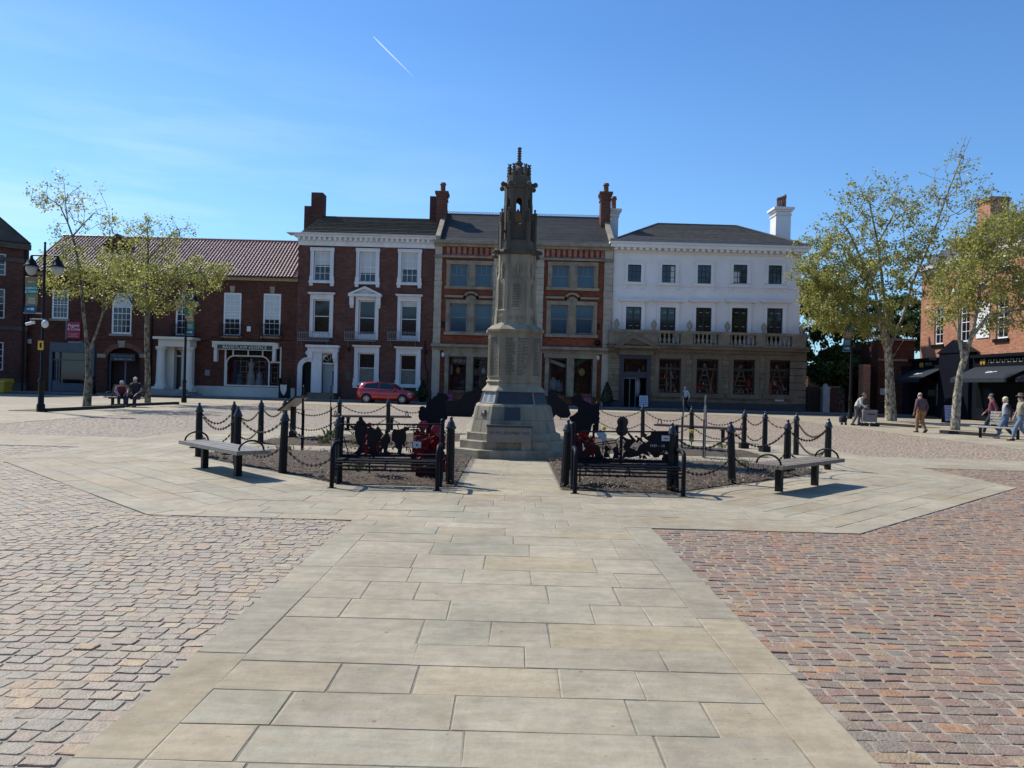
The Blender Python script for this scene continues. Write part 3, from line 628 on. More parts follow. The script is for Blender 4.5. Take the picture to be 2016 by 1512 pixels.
# portico
p=MB(); ex0,ex1=c(962,1050)[0],c(1194,1050)[0]; zE0,zE1=c(1080,1070)[1],c(1080,1036)[1]
p.box(ex0+.3,YF-1.2,zE0,ex1-.3,YF,zE0+.55).box(ex0+.1,YF-1.4,zE0+.55,ex1-.1,YF,zE0+.72).box(ex0,YF-1.5,zE0+.72,ex1,YF,zE1+.1)
por=p.build('portico',offwhite,B1)
zb=c(1080,1305)[1]
for xx in (988,1150):
    X=c(xx,1200)[0]; k=MB(); k.lathe([(.42,zb),(.42,zb+.12),(.36,zb+.2),(.345,zb+.3),(.30,zE0-.45),(.31,zE0-.3),(.40,zE0-.2),(.43,zE0-.1),(.43,zE0)],20,Matrix.Translation((X,YF-.85,0))); k.box(X-.46,YF-1.31,.35,X+.46,YF-.39,zb); k.build('column',offwhite,por)
    k=MB(); k.box(X-.3+.45*(1 if xx<1000 else -1),YF-.35,.3,X+.3+.45*(1 if xx<1000 else -1),YF-.002,zE0); k.build('pilaster',offwhite,por)
k=MB()
for i,(a,b,yy0) in enumerate(((900,1240,2.6),(915,1215,2.2),(935,1195,1.8))): k.box(c(a,1)[0],YF-yy0,.08+.15*i,c(b,1)[0],YF-.01,.08+.15*(i+1)+.0005*i)
k.build('entrance_steps',pbr('step_stone',(.27,.26,.24),.85,.3,2,.3,20),B1)
k=MB(); k.box(do[0]-.28,YF-.02,.5,do[0]+.02,YF+.2,do[3]+.15).box(do[1]-.02,YF-.02,.5,do[1]+.28,YF+.2,do[3]+.15).box(do[0],YF-.02,do[3],do[1],YF+.2,do[3]+.2).box(do[0],YF+.02,c(1100,1122)[1]-.06,do[1],YF+.2,c(1100,1122)[1]+.06); k.build('door_case',white,B1)
k=MB(); k.box(do[0],YF+.12,.5,do[1],YF+.2,do[3]); d_=k.build('door',pbr('bottle_green',(.01,.022,.018),.3,.2,2),B1)
text('18',.34,dim,d_,TM((do[0]+do[1])/2+.1,YF+.115,do[3]-.28))
gold=pbr('pale_gold',(.42,.40,.28),.6)
k=MB(); k.ell(((do[0]+do[1])/2+.05,YF+.11,3.55),(.5,.012,.33),12,6); k.box((do[0]+do[1])/2,YF+.1,2.8,(do[0]+do[1])/2+.09,YF+.118,3.4); k.build('tree_emblem',gold,d_)
k=MB(); k.box((do[0]+do[1])/2-.1,YF+.1,1.95,do[1]-.15,YF+.118,2.3); k.build('notice',white,d_)
# hospice shop
ax0,ax1=c(1305,1)[0],c(1682,1)[0]; zs=c(1490,1085)[1]; ztp=c(1490,1040)[1]
k=MB(); k.box(ax0+.15,YF-.35,zs-.04,ax1-.15,YF-.001,zs+.0).box(ax0,YF-.5,ztp-.12,ax1,YF-.001,ztp).box(ax0+.1,YF-.42,ztp-.24,ax1-.1,YF-.002,ztp-.12)
for xx in (1322,1668): k.box(c(xx-9,1)[0],YF-.35,c(xx,1155)[1],c(xx+9,1)[0],YF-.002,ztp-.24)
for xx in (1312,1682): k.box(c(xx-9,1)[0],YF-.4,zs+.12,c(xx+9,1)[0],YF-.05,zs+.55)
sf=k.build('shop_front',offwhite,B1)
k=MB(); k.box(c(1331,1)[0],YF-.3,zs+.0,c(1659,1)[0],YF-.05,ztp-.241); sg=k.build('fascia_sign',pbr('fascia_green',(.012,.055,.045),.5),sf)
text('BASSETLAW HOSPICE',.33,pbr('cream_lettering',(.7,.7,.62),.6,.02),sg,TM((ax0+ax1)/2,YF-.305,(zs+ztp-.24)/2-.005),sx=1.05)
k=MB(); hx0,hx1,hz0,hz1=hs
t1=.055; yB=YF+.02
k.box(hx0,yB,hz0,hx0+.12,yB+.1,hz1).box(hx1-.12,yB,hz0,hx1,yB+.1,hz1).box(hx0+.12,yB,hz0,hx1-.12,yB+.1,hz0+.1).box(hx0+.12,yB,hz1-.1,hx1-.12,yB+.1,hz1)
ix0,ix1=c(1378,1)[0],c(1633,1)[0]; iz1=c(1500,1122)[1]; pth=[(ix0,yB+.05,hz0+.1)]
rr=.62
pth+=[(ix0+rr-rr*math.cos(t),yB+.05,iz1-rr+rr*math.sin(t)) for t in np.linspace(0,PI/2,7)]+[(ix1-rr+rr*math.sin(t),yB+.05,iz1-rr+rr*math.cos(t)) for t in np.linspace(0,PI/2,7)]+[(ix1,yB+.05,hz0+.1)]
k.tube(pth,.065,6)
for xx in (1416,1506,1592): X=c(xx,1)[0]; k.box(X-.05,yB+.01,iz1+.03,X+.05,yB+.09,hz1-.1)
z_=c(1500,1155)[1]; k.box(hx0+.12,yB+.01,z_-.05,ix0-.05,yB+.09,z_+.05).box(ix1+.05,yB+.01,z_-.05,hx1-.12,yB+.09,z_+.05)
wf=k.build('window',offwhite,sf)
k=MB(); k.add([(hx0,yB+.06,hz0),(hx1,yB+.06,hz0),(hx1,yB+.06,hz1),(hx0,yB+.06,hz1)],[(0,1,2,3)]); k.build('pane',clear,wf)
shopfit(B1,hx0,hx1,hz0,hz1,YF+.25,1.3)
cl=[pbr('cloth_teal',(.06,.22,.24),.9),pbr('cloth_white',(.6,.62,.66),.9),pbr('cloth_navy',(.05,.05,.13),.9),pbr('cloth_pink',(.5,.12,.22),.9),pbr('cloth_pale_blue',(.35,.45,.55),.9)]
for xx,ci,hh in ((1352,3,1.7),(1412,2,1.9),(1508,1,2.1),(1605,2,1.95),(1440,0,1.0),(1560,4,1.1)):
    X=c(xx,1)[0]; k=MB(); z=hz0+.05; k.lathe([(.34,z),(.28,z+hh*.4),(.17,z+hh*.58),(.26,z+hh*.82),(.10,z+hh*.88),(.07,z+hh*.91),(.12,z+hh*.96),(.04,z+hh)],10,Matrix.Translation((X,YF+.75,0))); k.build('mannequin',cl[ci],B1)
k=MB()
for i in range(9): X=ix0+.2+(hx1-ix0-.3)*i/8; k.box(X-.025,YF+1.1,hz0,X+.025,YF+1.13,hz0+2.0)
for i in range(5): z=hz0+.25+i*.42; k.box(ix0+.2,YF+1.13,z,hx1-.1,YF+1.16,z+.04)
k.build('display_grid',cl[4],B1)
k=MB(); k.box(c(1187,1)[0],YF-.06,.08,x1-.01,YF-.001,c(1500,1306)[1]); k.build('plinth',pbr('cream_plinth',(.52,.51,.44),.7,.15,1),B1)
k=MB(); k.box(c(1268,1)[0]-.18,YF-.03,c(1,1200)[1]-.05,c(1268,1)[0]+.18,YF-.001,c(1,1186)[1]+.2); k.build('air_vent',lead,B1)
k=MB(); k.box(c(1498,1)[0],YF-.12,c(1508,976)[1],c(1520,1)[0],YF-.001,c(1508,946)[1]); k.box(c(198,1)[0],YF-.12,c(206,1048)[1],c(216,1)[0],YF-.001,c(206,1022)[1]); k.build('alarm_box',white,B1)
for xx,yt in ((932,700),(152,640)):
    k=MB(); X=c(xx,1)[0]; k.tube([(X,YF-.08,zt-.3),(X,YF-.08,.15)],.06,6); k.build('downpipe',black,B1)
k=MB(); pts_=[(x0+.2,1062),(1000,1030),(1190,1042),(1300,1012),(1550,1022),(1765,1030)]
k.tube([(c(max(u,160),1)[0],YF-.03,c(u if u>0 else 160,v)[1]) for u,v in [(560,1030),(640,1024),(940,1020)]],.022,4); k.tube([(c(u,1)[0],YF-.03,c(u,v)[1]) for u,v in [(1195,1040),(1250,1032),(1300,1010),(1450,1016),(1600,1026),(1764,1030)]],.022,4); k.build('cable_run',black,B1)
# ============================ three storey Georgian house
c=crop(3.218,560,350)
B2=thing('georgian_house','three storey red brick town house with white window surrounds and slate roof','building',(-10,YF+4,0))
x0,x1=c(80,900)[0],c(944,900)[0]; zt=c(510,440)[1]; Y2=YF-.12
gl=[(197,287,475,647,3,.45),(485,575,480,655,3,.7),(750,840,485,660,3,.55),(193,283,780,975,1,0),(480,570,787,990,1,0),(745,835,793,1000,1,.12),(477,567,1118,1293,1,0),(740,830,1128,1307,1,0)]
H=[]
for a,b,t,d,*_ in gl:
    X0,X1=c(a,(t+d)/2)[0]-.1,c(b,(t+d)/2)[0]+.1; H.append((X0,X1,c((a+b)/2,d)[1]-.1,c((a+b)/2,t)[1]+.1))
dr2=(c(243,1250)[0],c(340,1250)[0],.5,c(293,1120)[1]); ga=(c(116,1250)[0],c(196,1250)[0],.1,c(155,1165)[1])
m=MB(); wall_holes(m,x0,x1,0,zt,H+[dr2,ga],Y2,.3); shell(m,x0,x1,0,zt,Y2,10); m.build('wall',brick_red,B2)
for i,(a,b,t,d,nx,bl) in enumerate(gl):
    h=H[i]; window(B2,*h[:2],*h[2:],Y2+.1,nx,4 if i<3 else 1,whiteb,pane,.09,.028,True,bl)
    if i>=6: q=MB(); q.box(h[0]+.1,Y2+.146,h[2]+.1,h[1]-.1,Y2+.1485,h[2]+(h[3]-h[2])*.47); q.build('net_curtain',pbr('net_curtain',(.17,.16,.13),.8,.25,3),B2)
    if i<3: surround(B2,*h,Y2,.21,.1,white,ears=.07,foot=1)
    elif i<6:
        surround(B2,h[0],h[1],h[2]-.35,h[3],Y2,.21,.1,white,cornice=.13 if i!=4 else 0)
        sgm=MB(); sgm.box(h[0],Y2-.05,h[2]-.35,h[1],Y2+.02,h[2]); sgm.build('window_apron',white,B2)
    else: surround(B2,*h,Y2,.27,.1,white,cornice=.12,foot=1)
# pediment over the middle window
a,b=c(412,745)[0],c(622,745)[0]; z0_,z1_=c(517,748)[1],c(517,692)[1]; mx_=(a+b)/2
m=MB(); m.box(a,Y2-.42,z0_-.1,b,Y2-.001,z0_+.1)
m.plate([(a,z0_+.1),(mx_,z1_-.12),(b,z0_+.1)],Y2-.16,.15)
for sgn in (-1,1):
    e=a if sgn<0 else b; m.plate([(e,z0_+.1),(mx_,z1_),(mx_,z1_-.18),(e-sgn*.35,z0_+.1)],Y2-.44,.43)
for e in (a+.25,b-.25): m.box(e-.16,Y2-.3,z0_-.75,e+.16,Y2-.002,z0_-.1).box(e-.13,Y2-.2,z0_-.95,e+.13,Y2-.003,z0_-.75)
m.build('pediment',white,B2)
for u0,u1 in ((128,322),(420,612),(688,878)): railing(B2,c(u0,1)[0],c(u1,1)[0],c((u0+u1)/2,1034)[1],c((u0+u1)/2,985)[1],Y2-.62,Y2-.14,greyiron,.13)
# main cornice
m=MB(); ca,cb_=c(42,1)[0],c(975,1)[0]; zc0,zc1=c(510,440)[1],c(510,372)[1]
m.box(x0,Y2-.14,zc0,x1,Y2+.3,zc0+.28).box(x0-.25,Y2-.42,zc0+.62,x1+.1,Y2+.3,zc0+.8).box(ca,Y2-.62,zc0+.8,cb_,Y2+.4,zc1+.05).box(x0-.02,Y2-.17,zc0+.28,x1,Y2+.3,zc0+.62)
n=27
for i in range(n): X=x0+.1+(x1-x0-.2)*i/(n-1); m.box(X-.09,Y2-.38,zc0+.36,X+.09,Y2-.16,zc0+.62)
m.build('cornice',white,B2)
# roof
ze=zc1+.05; zr=c(580,262,YF+5.5)[1]
ro=slateroof('roof',B2,[(x0+.2,Y2-.3,ze),(x1+.35,Y2-.3,ze),(x1-.1,YF+5.5,zr),(x0+.2,YF+5.5,zr)],pbr('brown_grey_tile',(.105,.092,.072),.8,.45,3,.5,12),11,.11)
m=MB(); m.add([(x0+.2,Y2-.25,ze-.05),(x0+.2,YF+5.5,zr),(x0+.2,YF+11,ze)],[(0,1,2)]); m.add([(x0+.2,YF+5.5,zr),(x1,YF+5.5,zr),(x1,YF+11,ze),(x0+.2,YF+11,ze)],[(0,1,2,3)]); m.tube([(x0+.2,YF+5.5,zr+.03),(x1,YF+5.5,zr+.03)],.12,6); m.build('roof_back',slate,ro)
X,Z=c(470,357,YF+1.0); sk=MB(); sk.box(-.55,-.4,0,.55,.4,.1,Matrix.Translation((X,YF+.9,Z+.02))@Matrix.Rotation(math.radians(32),4,'X')); sk.build('skylight',blind,ro)
xA=lambda u,D=YF+5.5:c(u,1,D)[0]
chimney(ro,xA(186),xA(258),YF+4.9,YF+6.1,zr-1.5,c(222,104,YF+5.5)[1],brick_dark,cap=0); chimney(ro,xA(142),xA(187),YF+5.0,YF+6.0,zr-2.6,c(160,187,YF+5.5)[1],brick_dark,cap=0)
chimney(ro,xA(930),xA(971),YF+5.0,YF+6.0,zr-1.5,c(950,126,YF+5.5)[1],brick_dark,cap=0)
# front door
X0,X1=dr2[0],dr2[1]; zl=c(293,1178)[1]; xs0,xs1=c(178,1)[0],c(388,1)[0]; zdt=c(285,1068)[1]
m=MB(); m.box(xs0+.4,Y2-.3,.55,X0-.02,Y2-.001,zdt-.45).box(X1+.02,Y2-.3,.55,xs1-.4,Y2-.002,zdt-.45).box(X0-.02,Y2-.28,dr2[3]+.06,X1+.02,Y2-.003,zdt-.45)
m.box(xs0+.1,Y2-.42,zdt-.45,xs1-.1,Y2-.001,zdt-.12).box(xs0,Y2-.62,zdt-.12,xs1,Y2-.002,zdt+.06)
for e in (xs0+.32,xs1-.32): m.box(e-.18,Y2-.52,zdt-.95,e+.18,Y2-.301,zdt-.45).box(e-.14,Y2-.4,zdt-1.2,e+.14,Y2-.302,zdt-.95)
m.box(X0,Y2+.02,zl-.06,X1,Y2+.14,zl+.06)
for k in range(1,6):
    t=PI*k/6; m.tube([((X0+X1)/2-.2*math.cos(t),Y2+.1,zl+.06+.2*math.sin(t)),((X0+X1)/2-.9*math.cos(t),Y2+.1,zl+.06+.85*math.sin(t))],.022,4)
for k in range(12):
    t0,t1_=PI*k/12,PI*(k+1)/12; w_=(X1-X0)/2; hz=dr2[3]-zl-.05; cxm=(X0+X1)/2
    p=[(cxm-w_*math.cos(t0),zl+.06+hz*.95*math.sin(t0)),(cxm-w_*math.cos(t1_),zl+.06+hz*.95*math.sin(t1_)),(cxm-w_*math.cos(t1_),dr2[3]),(cxm-w_*math.cos(t0),dr2[3])]; m.plate(p,Y2+.01,.1)
m.build('door_case',white,B2)
m=MB(); m.box(X0,Y2+.2,.5,X1,Y2+.25,zl-.06); dd=m.build('door',pbr('pale_grey_door',(.30,.33,.36),.45,.08),B2)
m=MB(); wv=(X1-X0)
m.box(X0+.62*wv,Y2+.18,1.1,X0+.88*wv,Y2+.199,2.2).box(X0+.62*wv,Y2+.18,2.6,X0+.88*wv,Y2+.199,3.4); m.build('door_glass',pane,dd)
m=MB(); m.add([(X0,Y2+.13,zl),(X1,Y2+.13,zl),(X1,Y2+.13,dr2[3]),(X0,Y2+.13,dr2[3])],[(0,1,2,3)]); m.build('fanlight',pane,B2)
m=MB(); m.box(c(186,1)[0],Y2-1.0,.08,c(372,1)[0],Y2-.01,.36).box(c(196,1)[0],Y2-.65,.36,c(362,1)[0],Y2-.011,.55); m.build('entrance_steps',darkstone,B2)
# arched side gate
gx0,gx1=ga[0],ga[1]; gc=(gx0+gx1)/2; gw=(gx1-gx0)/2; gz=ga[3]-gw
m=MB(); m.box(gx0-.36,Y2-.12,.08,gx0,Y2-.001,gz).box(gx1,Y2-.12,.08,gx1+.3,Y2-.001,gz)
for k in range(14):
    t0,t1_=PI*k/14,PI*(k+1)/14; f=lambda t,e:(gc-(gw+e)*math.cos(t),gz+(gw+e)*math.sin(t))
    m.plate([f(t0,0),f(t1_,0),f(t1_,.36),f(t0,.36)],Y2-.12,.119)
    m.plate([f(t0,0),f(t1_,0),(f(t1_,0)[0],ga[3]),(f(t0,0)[0],ga[3])],Y2-.02,.018) if False else None
m.build('archway',white,B2)
m=MB()
for i in range(10): X=gx0+.05+(gx1-gx0-.1)*i/9; m.tube([(X,Y2+.1,.15),(X,Y2+.1,ga[3]-.1-.6*abs(i-4.5)/4.5)],.018,4)
for z in (.3,1.6,2.4): m.box(gx0,Y2+.08,z,gx1,Y2+.12,z+.05)
m.build('side_gate',black,B2)
m=MB(); m.box(gx0-.05,Y2+.75,.08,gx1+.05,Y2+.8,ga[3]); m.build('passage_back',pbr('passage_grey',(.09,.11,.12),.9),B2)
m=MB(); X,Z=c(153,1110); m.ell((X,Y2-.2,Z),(.17,.17,.19),10,8); m.build('globe_light',white,B2)
m=MB(); X,Z=c(405,1255); m.box(X-.22,Y2-.03,Z-.35,X+.22,Y2-.001,Z+.35); m.build('wall_plaque',pbr('dark_bronze',(.05,.04,.035),.4),B2)
m=MB()
for u,v in ((412,1088),(900,1103)): X,Z=c(u,v); m.ell((X,Y2-.12,Z),(.1,.12,.16),8,6)
X=c(922,1)[0]; m.tube([(X,Y2-.05,c(922,1030)[1]),(X,Y2-.05,c(922,1180)[1]),(X+.25,Y2-.05,c(922,1240)[1]),(X+.25,Y2-.05,c(922,1310)[1])],.04,5); m.build('wall_lamps_and_cable',black,B2)
# ============================ ornate orange brick shop with twin bays
c=crop(3.2175,830,350)
B3=thing('ornate_shop','orange brick and stone three storey shop with crested slate roof','building',(-.5,YF+4,0))
x0,x1=c(76,800)[0],c(1204,800)[0]; zt=c(640,415)[1]; Y3=YF-.02
zS=c(640,1075)[1]; cols_=[(183,292),(341,446),(825,935),(986,1092)]
colm=[(178,287),(335,443),(815,925),(976,1085)]; colg=[(170,283),(325,430),(804,918),(962,1082)]
H=[]
for a,b in cols_: H.append((c(a,620)[0],c(b,620)[0],c((a+b)/2,687 if a<600 else 694)[1],c((a+b)/2,552 if a<600 else 560)[1]))
for a,b in colm: H.append((c(a,890)[0],c(b,890)[0],c((a+b)/2,976 if a<600 else 990)[1],c((a+b)/2,800 if a<600 else 808)[1]))
for a,b in colg: H.append((c(a,1250)[0],c(b,1250)[0],.75,c((a+b)/2,1132 if a<600 else 1142)[1]))
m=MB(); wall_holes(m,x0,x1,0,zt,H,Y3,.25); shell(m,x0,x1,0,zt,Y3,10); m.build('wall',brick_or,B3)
stn=pbr('pale_carved_stone',(.30,.255,.185),.85,.3,1.5,.3,14,col2=(.155,.125,.09))
frm=pbr('grey_green_frame',(.20,.23,.24),.5,.1)
for i,h in enumerate(H):
    if i<4:
        w=window(B3,*h,Y3+.12,1,1,frm,paneblue,.07,.03,True,0,rail=h[2]+(h[3]-h[2])*.52)
        b=MB(); X0,X1=h[0]+.07,h[1]-.07
        for k in (1,2): X=X0+(X1-X0)*k/3; b.box(X-.018,Y3+.13,h[2]+(h[3]-h[2])*.52,X+.018,Y3+.17,h[3]-.07)
        b.build('glazing_bars',frm,w)
    elif i<8: window(B3,*h,Y3+.12,1,1,frm,paneblue,.07,.03,True,0,rail=h[2]+(h[3]-h[2])*.53)
    else:
        b=MB(); b.box(h[0],Y3+.1,h[3]-.09,h[1],Y3+.18,h[3]).box(h[0],Y3+.1,h[2],h[0]+.07,Y3+.18,h[3]-.09).box(h[1]-.07,Y3+.1,h[2],h[1],Y3+.18,h[3]-.09).box(h[0]+.07,Y3+.1,h[2],h[1]-.07,Y3+.18,h[2]+.1)
        w=b.build('window',pbr('brown_frame',(.06,.045,.035),.5),B3)
        b=MB(); b.add([(h[0],Y3+.14,h[2]),(h[1],Y3+.14,h[2]),(h[1],Y3+.14,h[3]),(h[0],Y3+.14,h[3])],[(0,1,2,3)]); b.build('pane',clear,w)
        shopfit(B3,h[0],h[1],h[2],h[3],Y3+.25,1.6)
# stone mullion frames round each pair
def pairframe(h1,h2,sill=True):
    m=MB(); e=.2; z0,z1=h1[2],h1[3]
    m.box(h1[0]-e-.1,Y3-.14,z0-.02,h1[0],Y3-.001,z1+.02).box(h1[1],Y3-.14,z0-.02,h2[0],Y3-.002,z1+.02).box(h2[1],Y3-.14,z0-.02,h2[1]+e+.1,Y3-.001,z1+.02)
    m.box(h1[0]-e-.12,Y3-.17,z1+.02,h2[1]+e+.12,Y3-.003,z1+.32)
    for xa in (h1[0]-.05,h1[1]+.0,h2[0]-.05,h2[1]+.0): m.box(xa,Y3-.2,z0,xa+.05,Y3-.141,z1)
    if sill: m.box(h1[0]-e-.2,Y3-.26,z0-.24,h2[1]+e+.2,Y3-.004,z0-.02)
    return m
for k in (0,2): pairframe(H[k],H[k+1]).build('window_surround',stn,B3)
for k in (4,6):
    m=pairframe(H[k],H[k+1]); zz=H[k][3]+.48; xm=(H[k][1]+H[k+1][0])/2
    m.box(H[k][0]-.42,Y3-.3,zz,xm-.42,Y3-.005,zz+.16).box(xm+.42,Y3-.3,zz,H[k+1][1]+.42,Y3-.005,zz+.16)
    for i in range(12):
        t0,t1_=PI*i/12,PI*(i+1)/12; f=lambda t,r:(xm-r*math.cos(t),zz+r*.8*math.sin(t)); m.plate([f(t0,.42),f(t1_,.42),f(t1_,.6),f(t0,.6)],Y3-.3,.29)
    m.plate([(xm-.4*math.cos(PI*i/10),zz-.16+.36*math.sin(PI*i/10)) for i in range(11)],Y3-.12,.115)
    m.build('window_surround',stn,B3)
# quoined pilasters
for a,b in ((80,124),(452,494),(722,768),(1152,1204)):
    m=MB(); X0,X1=c(a,800)[0],c(b,800)[0]; z=zS
    qs=pbr('pale_quoin_stone',(.40,.355,.28),.85,.25,1.5,.3,14)
    while z<c(640,518)[1]-.05:
        h=R.choice((.38,.48)); z2=min(z+h,c(640,518)[1]); o=R.uniform(0,.03); m.box(X0-o,Y3-.2-.012*R.random(),z+.022,X1+o,Y3-.001,z2-.022); z=z2
    m.box(X0+.02,Y3-.17,zS,X1-.02,Y3-.0015,c(640,518)[1])
    m.box(X0,Y3-.22,c(640,505)[1],X1,Y3-.001,zt-.05)
    m.box(X0-.03,Y3-.24,.09,X1+.03,Y3-.001,zS-.35); m.box(X0+.12,Y3-.27,1.4,X1-.12,Y3-.241,zS-.6)
    m.build('stone_pilaster',qs,B3)
m=MB(); za,zb=c(640,520)[1],c(640,508)[1]
m.box(x0-.05,Y3-.32,za,x1+.05,Y3-.0015,zb)
m.box(x0-.02,Y3-.27,zS-.38,x1+.02,Y3-.002,zS-.1).box(x0-.1,Y3-.5,zS-.1,x1+.1,Y3-.003,zS+.1)
i=x0
while i<x1: m.box(i,Y3-.36,zS-.24,i+.11,Y3-.271,zS-.1); i+=.22
for a,b in ((0,1),(2,3)):
    h1,h2=H[8+a],H[8+b]; m.box(h1[0]-.4,Y3-.22,h1[3],h2[1]+.4,Y3-.004,zS-.38).box(h1[1],Y3-.2,.75,h2[0],Y3-.005,h1[3])
    m.box(h1[0]-.3,Y3-.2,.75,h1[0],Y3-.0045,h1[3]).box(h2[1],Y3-.2,.75,h2[1]+.3,Y3-.0045,h1[3])
m.box(x0-.15,Y3-.55,zt-.22,x1+.1,Y3+.1,zt+.02).box(x0-.05,Y3-.35,zt-.42,x1+.05,Y3-.0035,zt-.22)
m.build('stone_cornices',stn,B3)
# dentilled brick frieze with slots
m=MB(); X=x0+.9; zl,zh=c(640,490)[1],c(640,440)[1]
while X<x1-.7:
    m.box(X,Y3-.13,zl-.1,X+.24,Y3-.002,zh+.12); X+=.42
m.box(x0+.7,Y3-.15,zh+.12,x1-.6,Y3-.0025,zh+.3).box(x0+.7,Y3-.11,zl-.3,x1-.6,Y3-.0028,zl-.1)
m.build('brick_frieze',brickmat('pinkish_frieze_brick',(.30,.085,.055),(.36,.11,.07),(.42,.32,.28),stain=(.5,.42,.38),stamt=.35),B3)
# roof and cresting
ze=zt+.02; zr=c(650,245,YF+5)[1]; xr0,xr1=c(125,300,YF)[0],c(1190,300,YF)[0]
ro=slateroof('roof',B3,[(x0+.3,Y3-.35,ze),(x1-.05,Y3-.35,ze),(x1-.1,YF+5,zr),(x0+.3,YF+5,zr)],slate,26,.035)
m=MB(); m.add([(x0+.3,YF+5,zr),(x1-.1,YF+5,zr),(x1,YF+10,ze),(x0,YF+10,ze)],[(0,1,2,3)]); m.add([(x0+.3,Y3-.3,ze-.03),(x0+.3,YF+5,zr),(x0+.3,YF+10,ze)],[(0,1,2)]); m.add([(x1-.1,Y3-.3,ze-.03),(x1-.1,YF+5,zr),(x1-.1,YF+10,ze)],[(0,2,1)]); m.build('roof_back',slate,ro)
m=MB(); m.tube([(x0+.3,YF+5,zr),(x1-.1,YF+5,zr)],.09,6); X=x0+.5
while X<x1-.3:
    m.tube([(X+.09*math.cos(t),YF+5,zr+.17+.09*math.sin(t)) for t in np.linspace(0,2*PI,7)],.028,4,False); X+=.245
m.build('ridge_cresting',pbr('dark_ridge_tile',(.07,.05,.045),.7),ro)
m=MB()
for X,Xr in ((x0+.25,x0+.25),(x1-.15,x1-.15)):
    m.add([(X-.18,Y3-.5,ze),(X+.18,Y3-.5,ze),(X+.18,Y3-.5,ze+.3),(X-.18,Y3-.5,ze+.3),(X-.18,YF+5,zr+.05),(X+.18,YF+5,zr+.05),(X+.18,YF+5,zr+.4),(X-.18,YF+5,zr+.4)],[(0,1,2,3),(3,2,6,7),(0,3,7,4),(1,5,6,2)])
m.build('roof_coping',stn,ro)
Yc=YF+3.6; u=lambda a:c(a,1,Yc)[0]
brick_ch=brickmat('chimney_brick',(.16,.06,.04),(.22,.085,.055),(.14,.1,.08))
chimney(ro,u(104),u(166),Yc-.55,Yc+.55,ze+.5,c(135,98,Yc)[1],brick_ch,[(u(138),.8,.24)],cap=.14)
chimney(ro,u(1137),u(1198),Yc-.55,Yc+.55,ze+.5,c(1168,102,Yc)[1],brick_ch,[(u(1171),.8,.24)],cap=.14)
m=MB()
for uu,vv in ((138,930),(1118,945)): X,Z=c(uu,vv); m.box(X-.11,Y3-.12,Z-.22,X+.11,Y3-.001,Z+.22)
X,Z=c(1112,1047); m.ell((X,Y3-.18,Z),(.24,.2,.24),10,6)
m.build('wall_lights',black,B3)
for uu,vv in ((137,1121),(1116,1141)): m=MB(); X,Z=c(uu,vv); m.ell((X,Y3-.15,Z),(.14,.14,.2),8,6); m.build('alarm_box',white,B3)
# goods in the windows
r_=random.Random(3)
def goods(par,h,items):
    for nm,mt,fx,z,wd,hh in items:
        k=MB(); X=h[0]+(h[1]-h[0])*fx; k.lathe([(wd*.6,z),(wd,z+hh*.3),(wd*.85,z+hh*.7),(wd*.3,z+hh*.9),(wd*.35,z+hh)],9,Matrix.Translation((X,Y3+.75,0))); k.build(nm,mt,par)
warm=pbr('warm_brass',(.45,.28,.09),.5); dkb=pbr('navy_upholstery',(.012,.018,.05),.8); pink=pbr('pink_panel',(.30,.06,.14),.7); palegl=pbr('pale_glassware',(.42,.46,.5),.3); grn=pbr('green_awning_cloth',(.0,.17,.09),.7)
m=MB(); h=H[8]; m.ell((h[0]+.95,Y3+.9,1.75),(.72,.4,.62),10,8); m.box(h[0]+.3,Y3+.7,.8,h[0]+1.6,Y3+1.2,1.3); m.build('armchair',dkb,B3)
goods(B3,h,[('lamp',warm,.5,2.3,.2,.5),('vase',palegl,.3,3.1,.3,.45),('vase',palegl,.62,3.1,.36,.5),('vase',palegl,.85,3.1,.2,.55),('figurine',palegl,.12,2.2,.1,.9)])
m=MB(); m.box(h[0]+.1,Y3+.6,3.0,h[1]-.1,Y3+1.1,3.05); m.build('shelf',timber,B3)
h=H[9]; goods(B3,h,[('star_ornament',palegl,.62,2.3,.24,.5),('lamp',warm,.4,3.15,.09,.15),('plant_pot',pbr('leafy_green',(.04,.12,.05),.7),.5,3.4,.5,.8),('table_lamp',dkb,.3,.9,.4,1.2)])
h=H[10]; goods(B3,h,[('cushion',palegl,.3,1.2,.45,1.0),('ornament',pbr('blue_ware',(.15,.28,.42),.4),.6,1.1,.4,.9),('lamp',warm,.85,1.0,.07,.6)])
m=MB(); m.plate([(h[0]+.1,3.35),(h[1]-.05,2.95),(h[1]-.05,3.2),(h[0]+.1,3.62)],Y3+.6,.04); m.build('white_shelf',palegl,B3)
h=H[11]; m=MB(); m.plate([(h[0]+.05,3.0),(h[1]-.1,3.7),(h[1]-.1,3.95),(h[0]+.05,3.45)],Y3+.7,.05); m.build('green_swag',grn,B3)
m=MB(); m.ell(((h[0]+h[1])/2-.05,Y3+.5,2.65),(.27,.1,.3),12,6); m.build('yellow_lampshade',pbr('yellow_shade',(.45,.40,.14),.7),B3)
m=MB(); m.plate([(h[0]+.15,4.0),(h[0]+.35,4.0),(h[0]+.9,5.2),(h[0]+.7,5.2)],Y3+.8,.05).plate([(h[1]-.5,4.2),(h[1]-.35,4.2),(h[1]-.2,5.2),(h[1]-.35,5.2)],Y3+.8,.05); m.build('white_easel',palegl,B3)
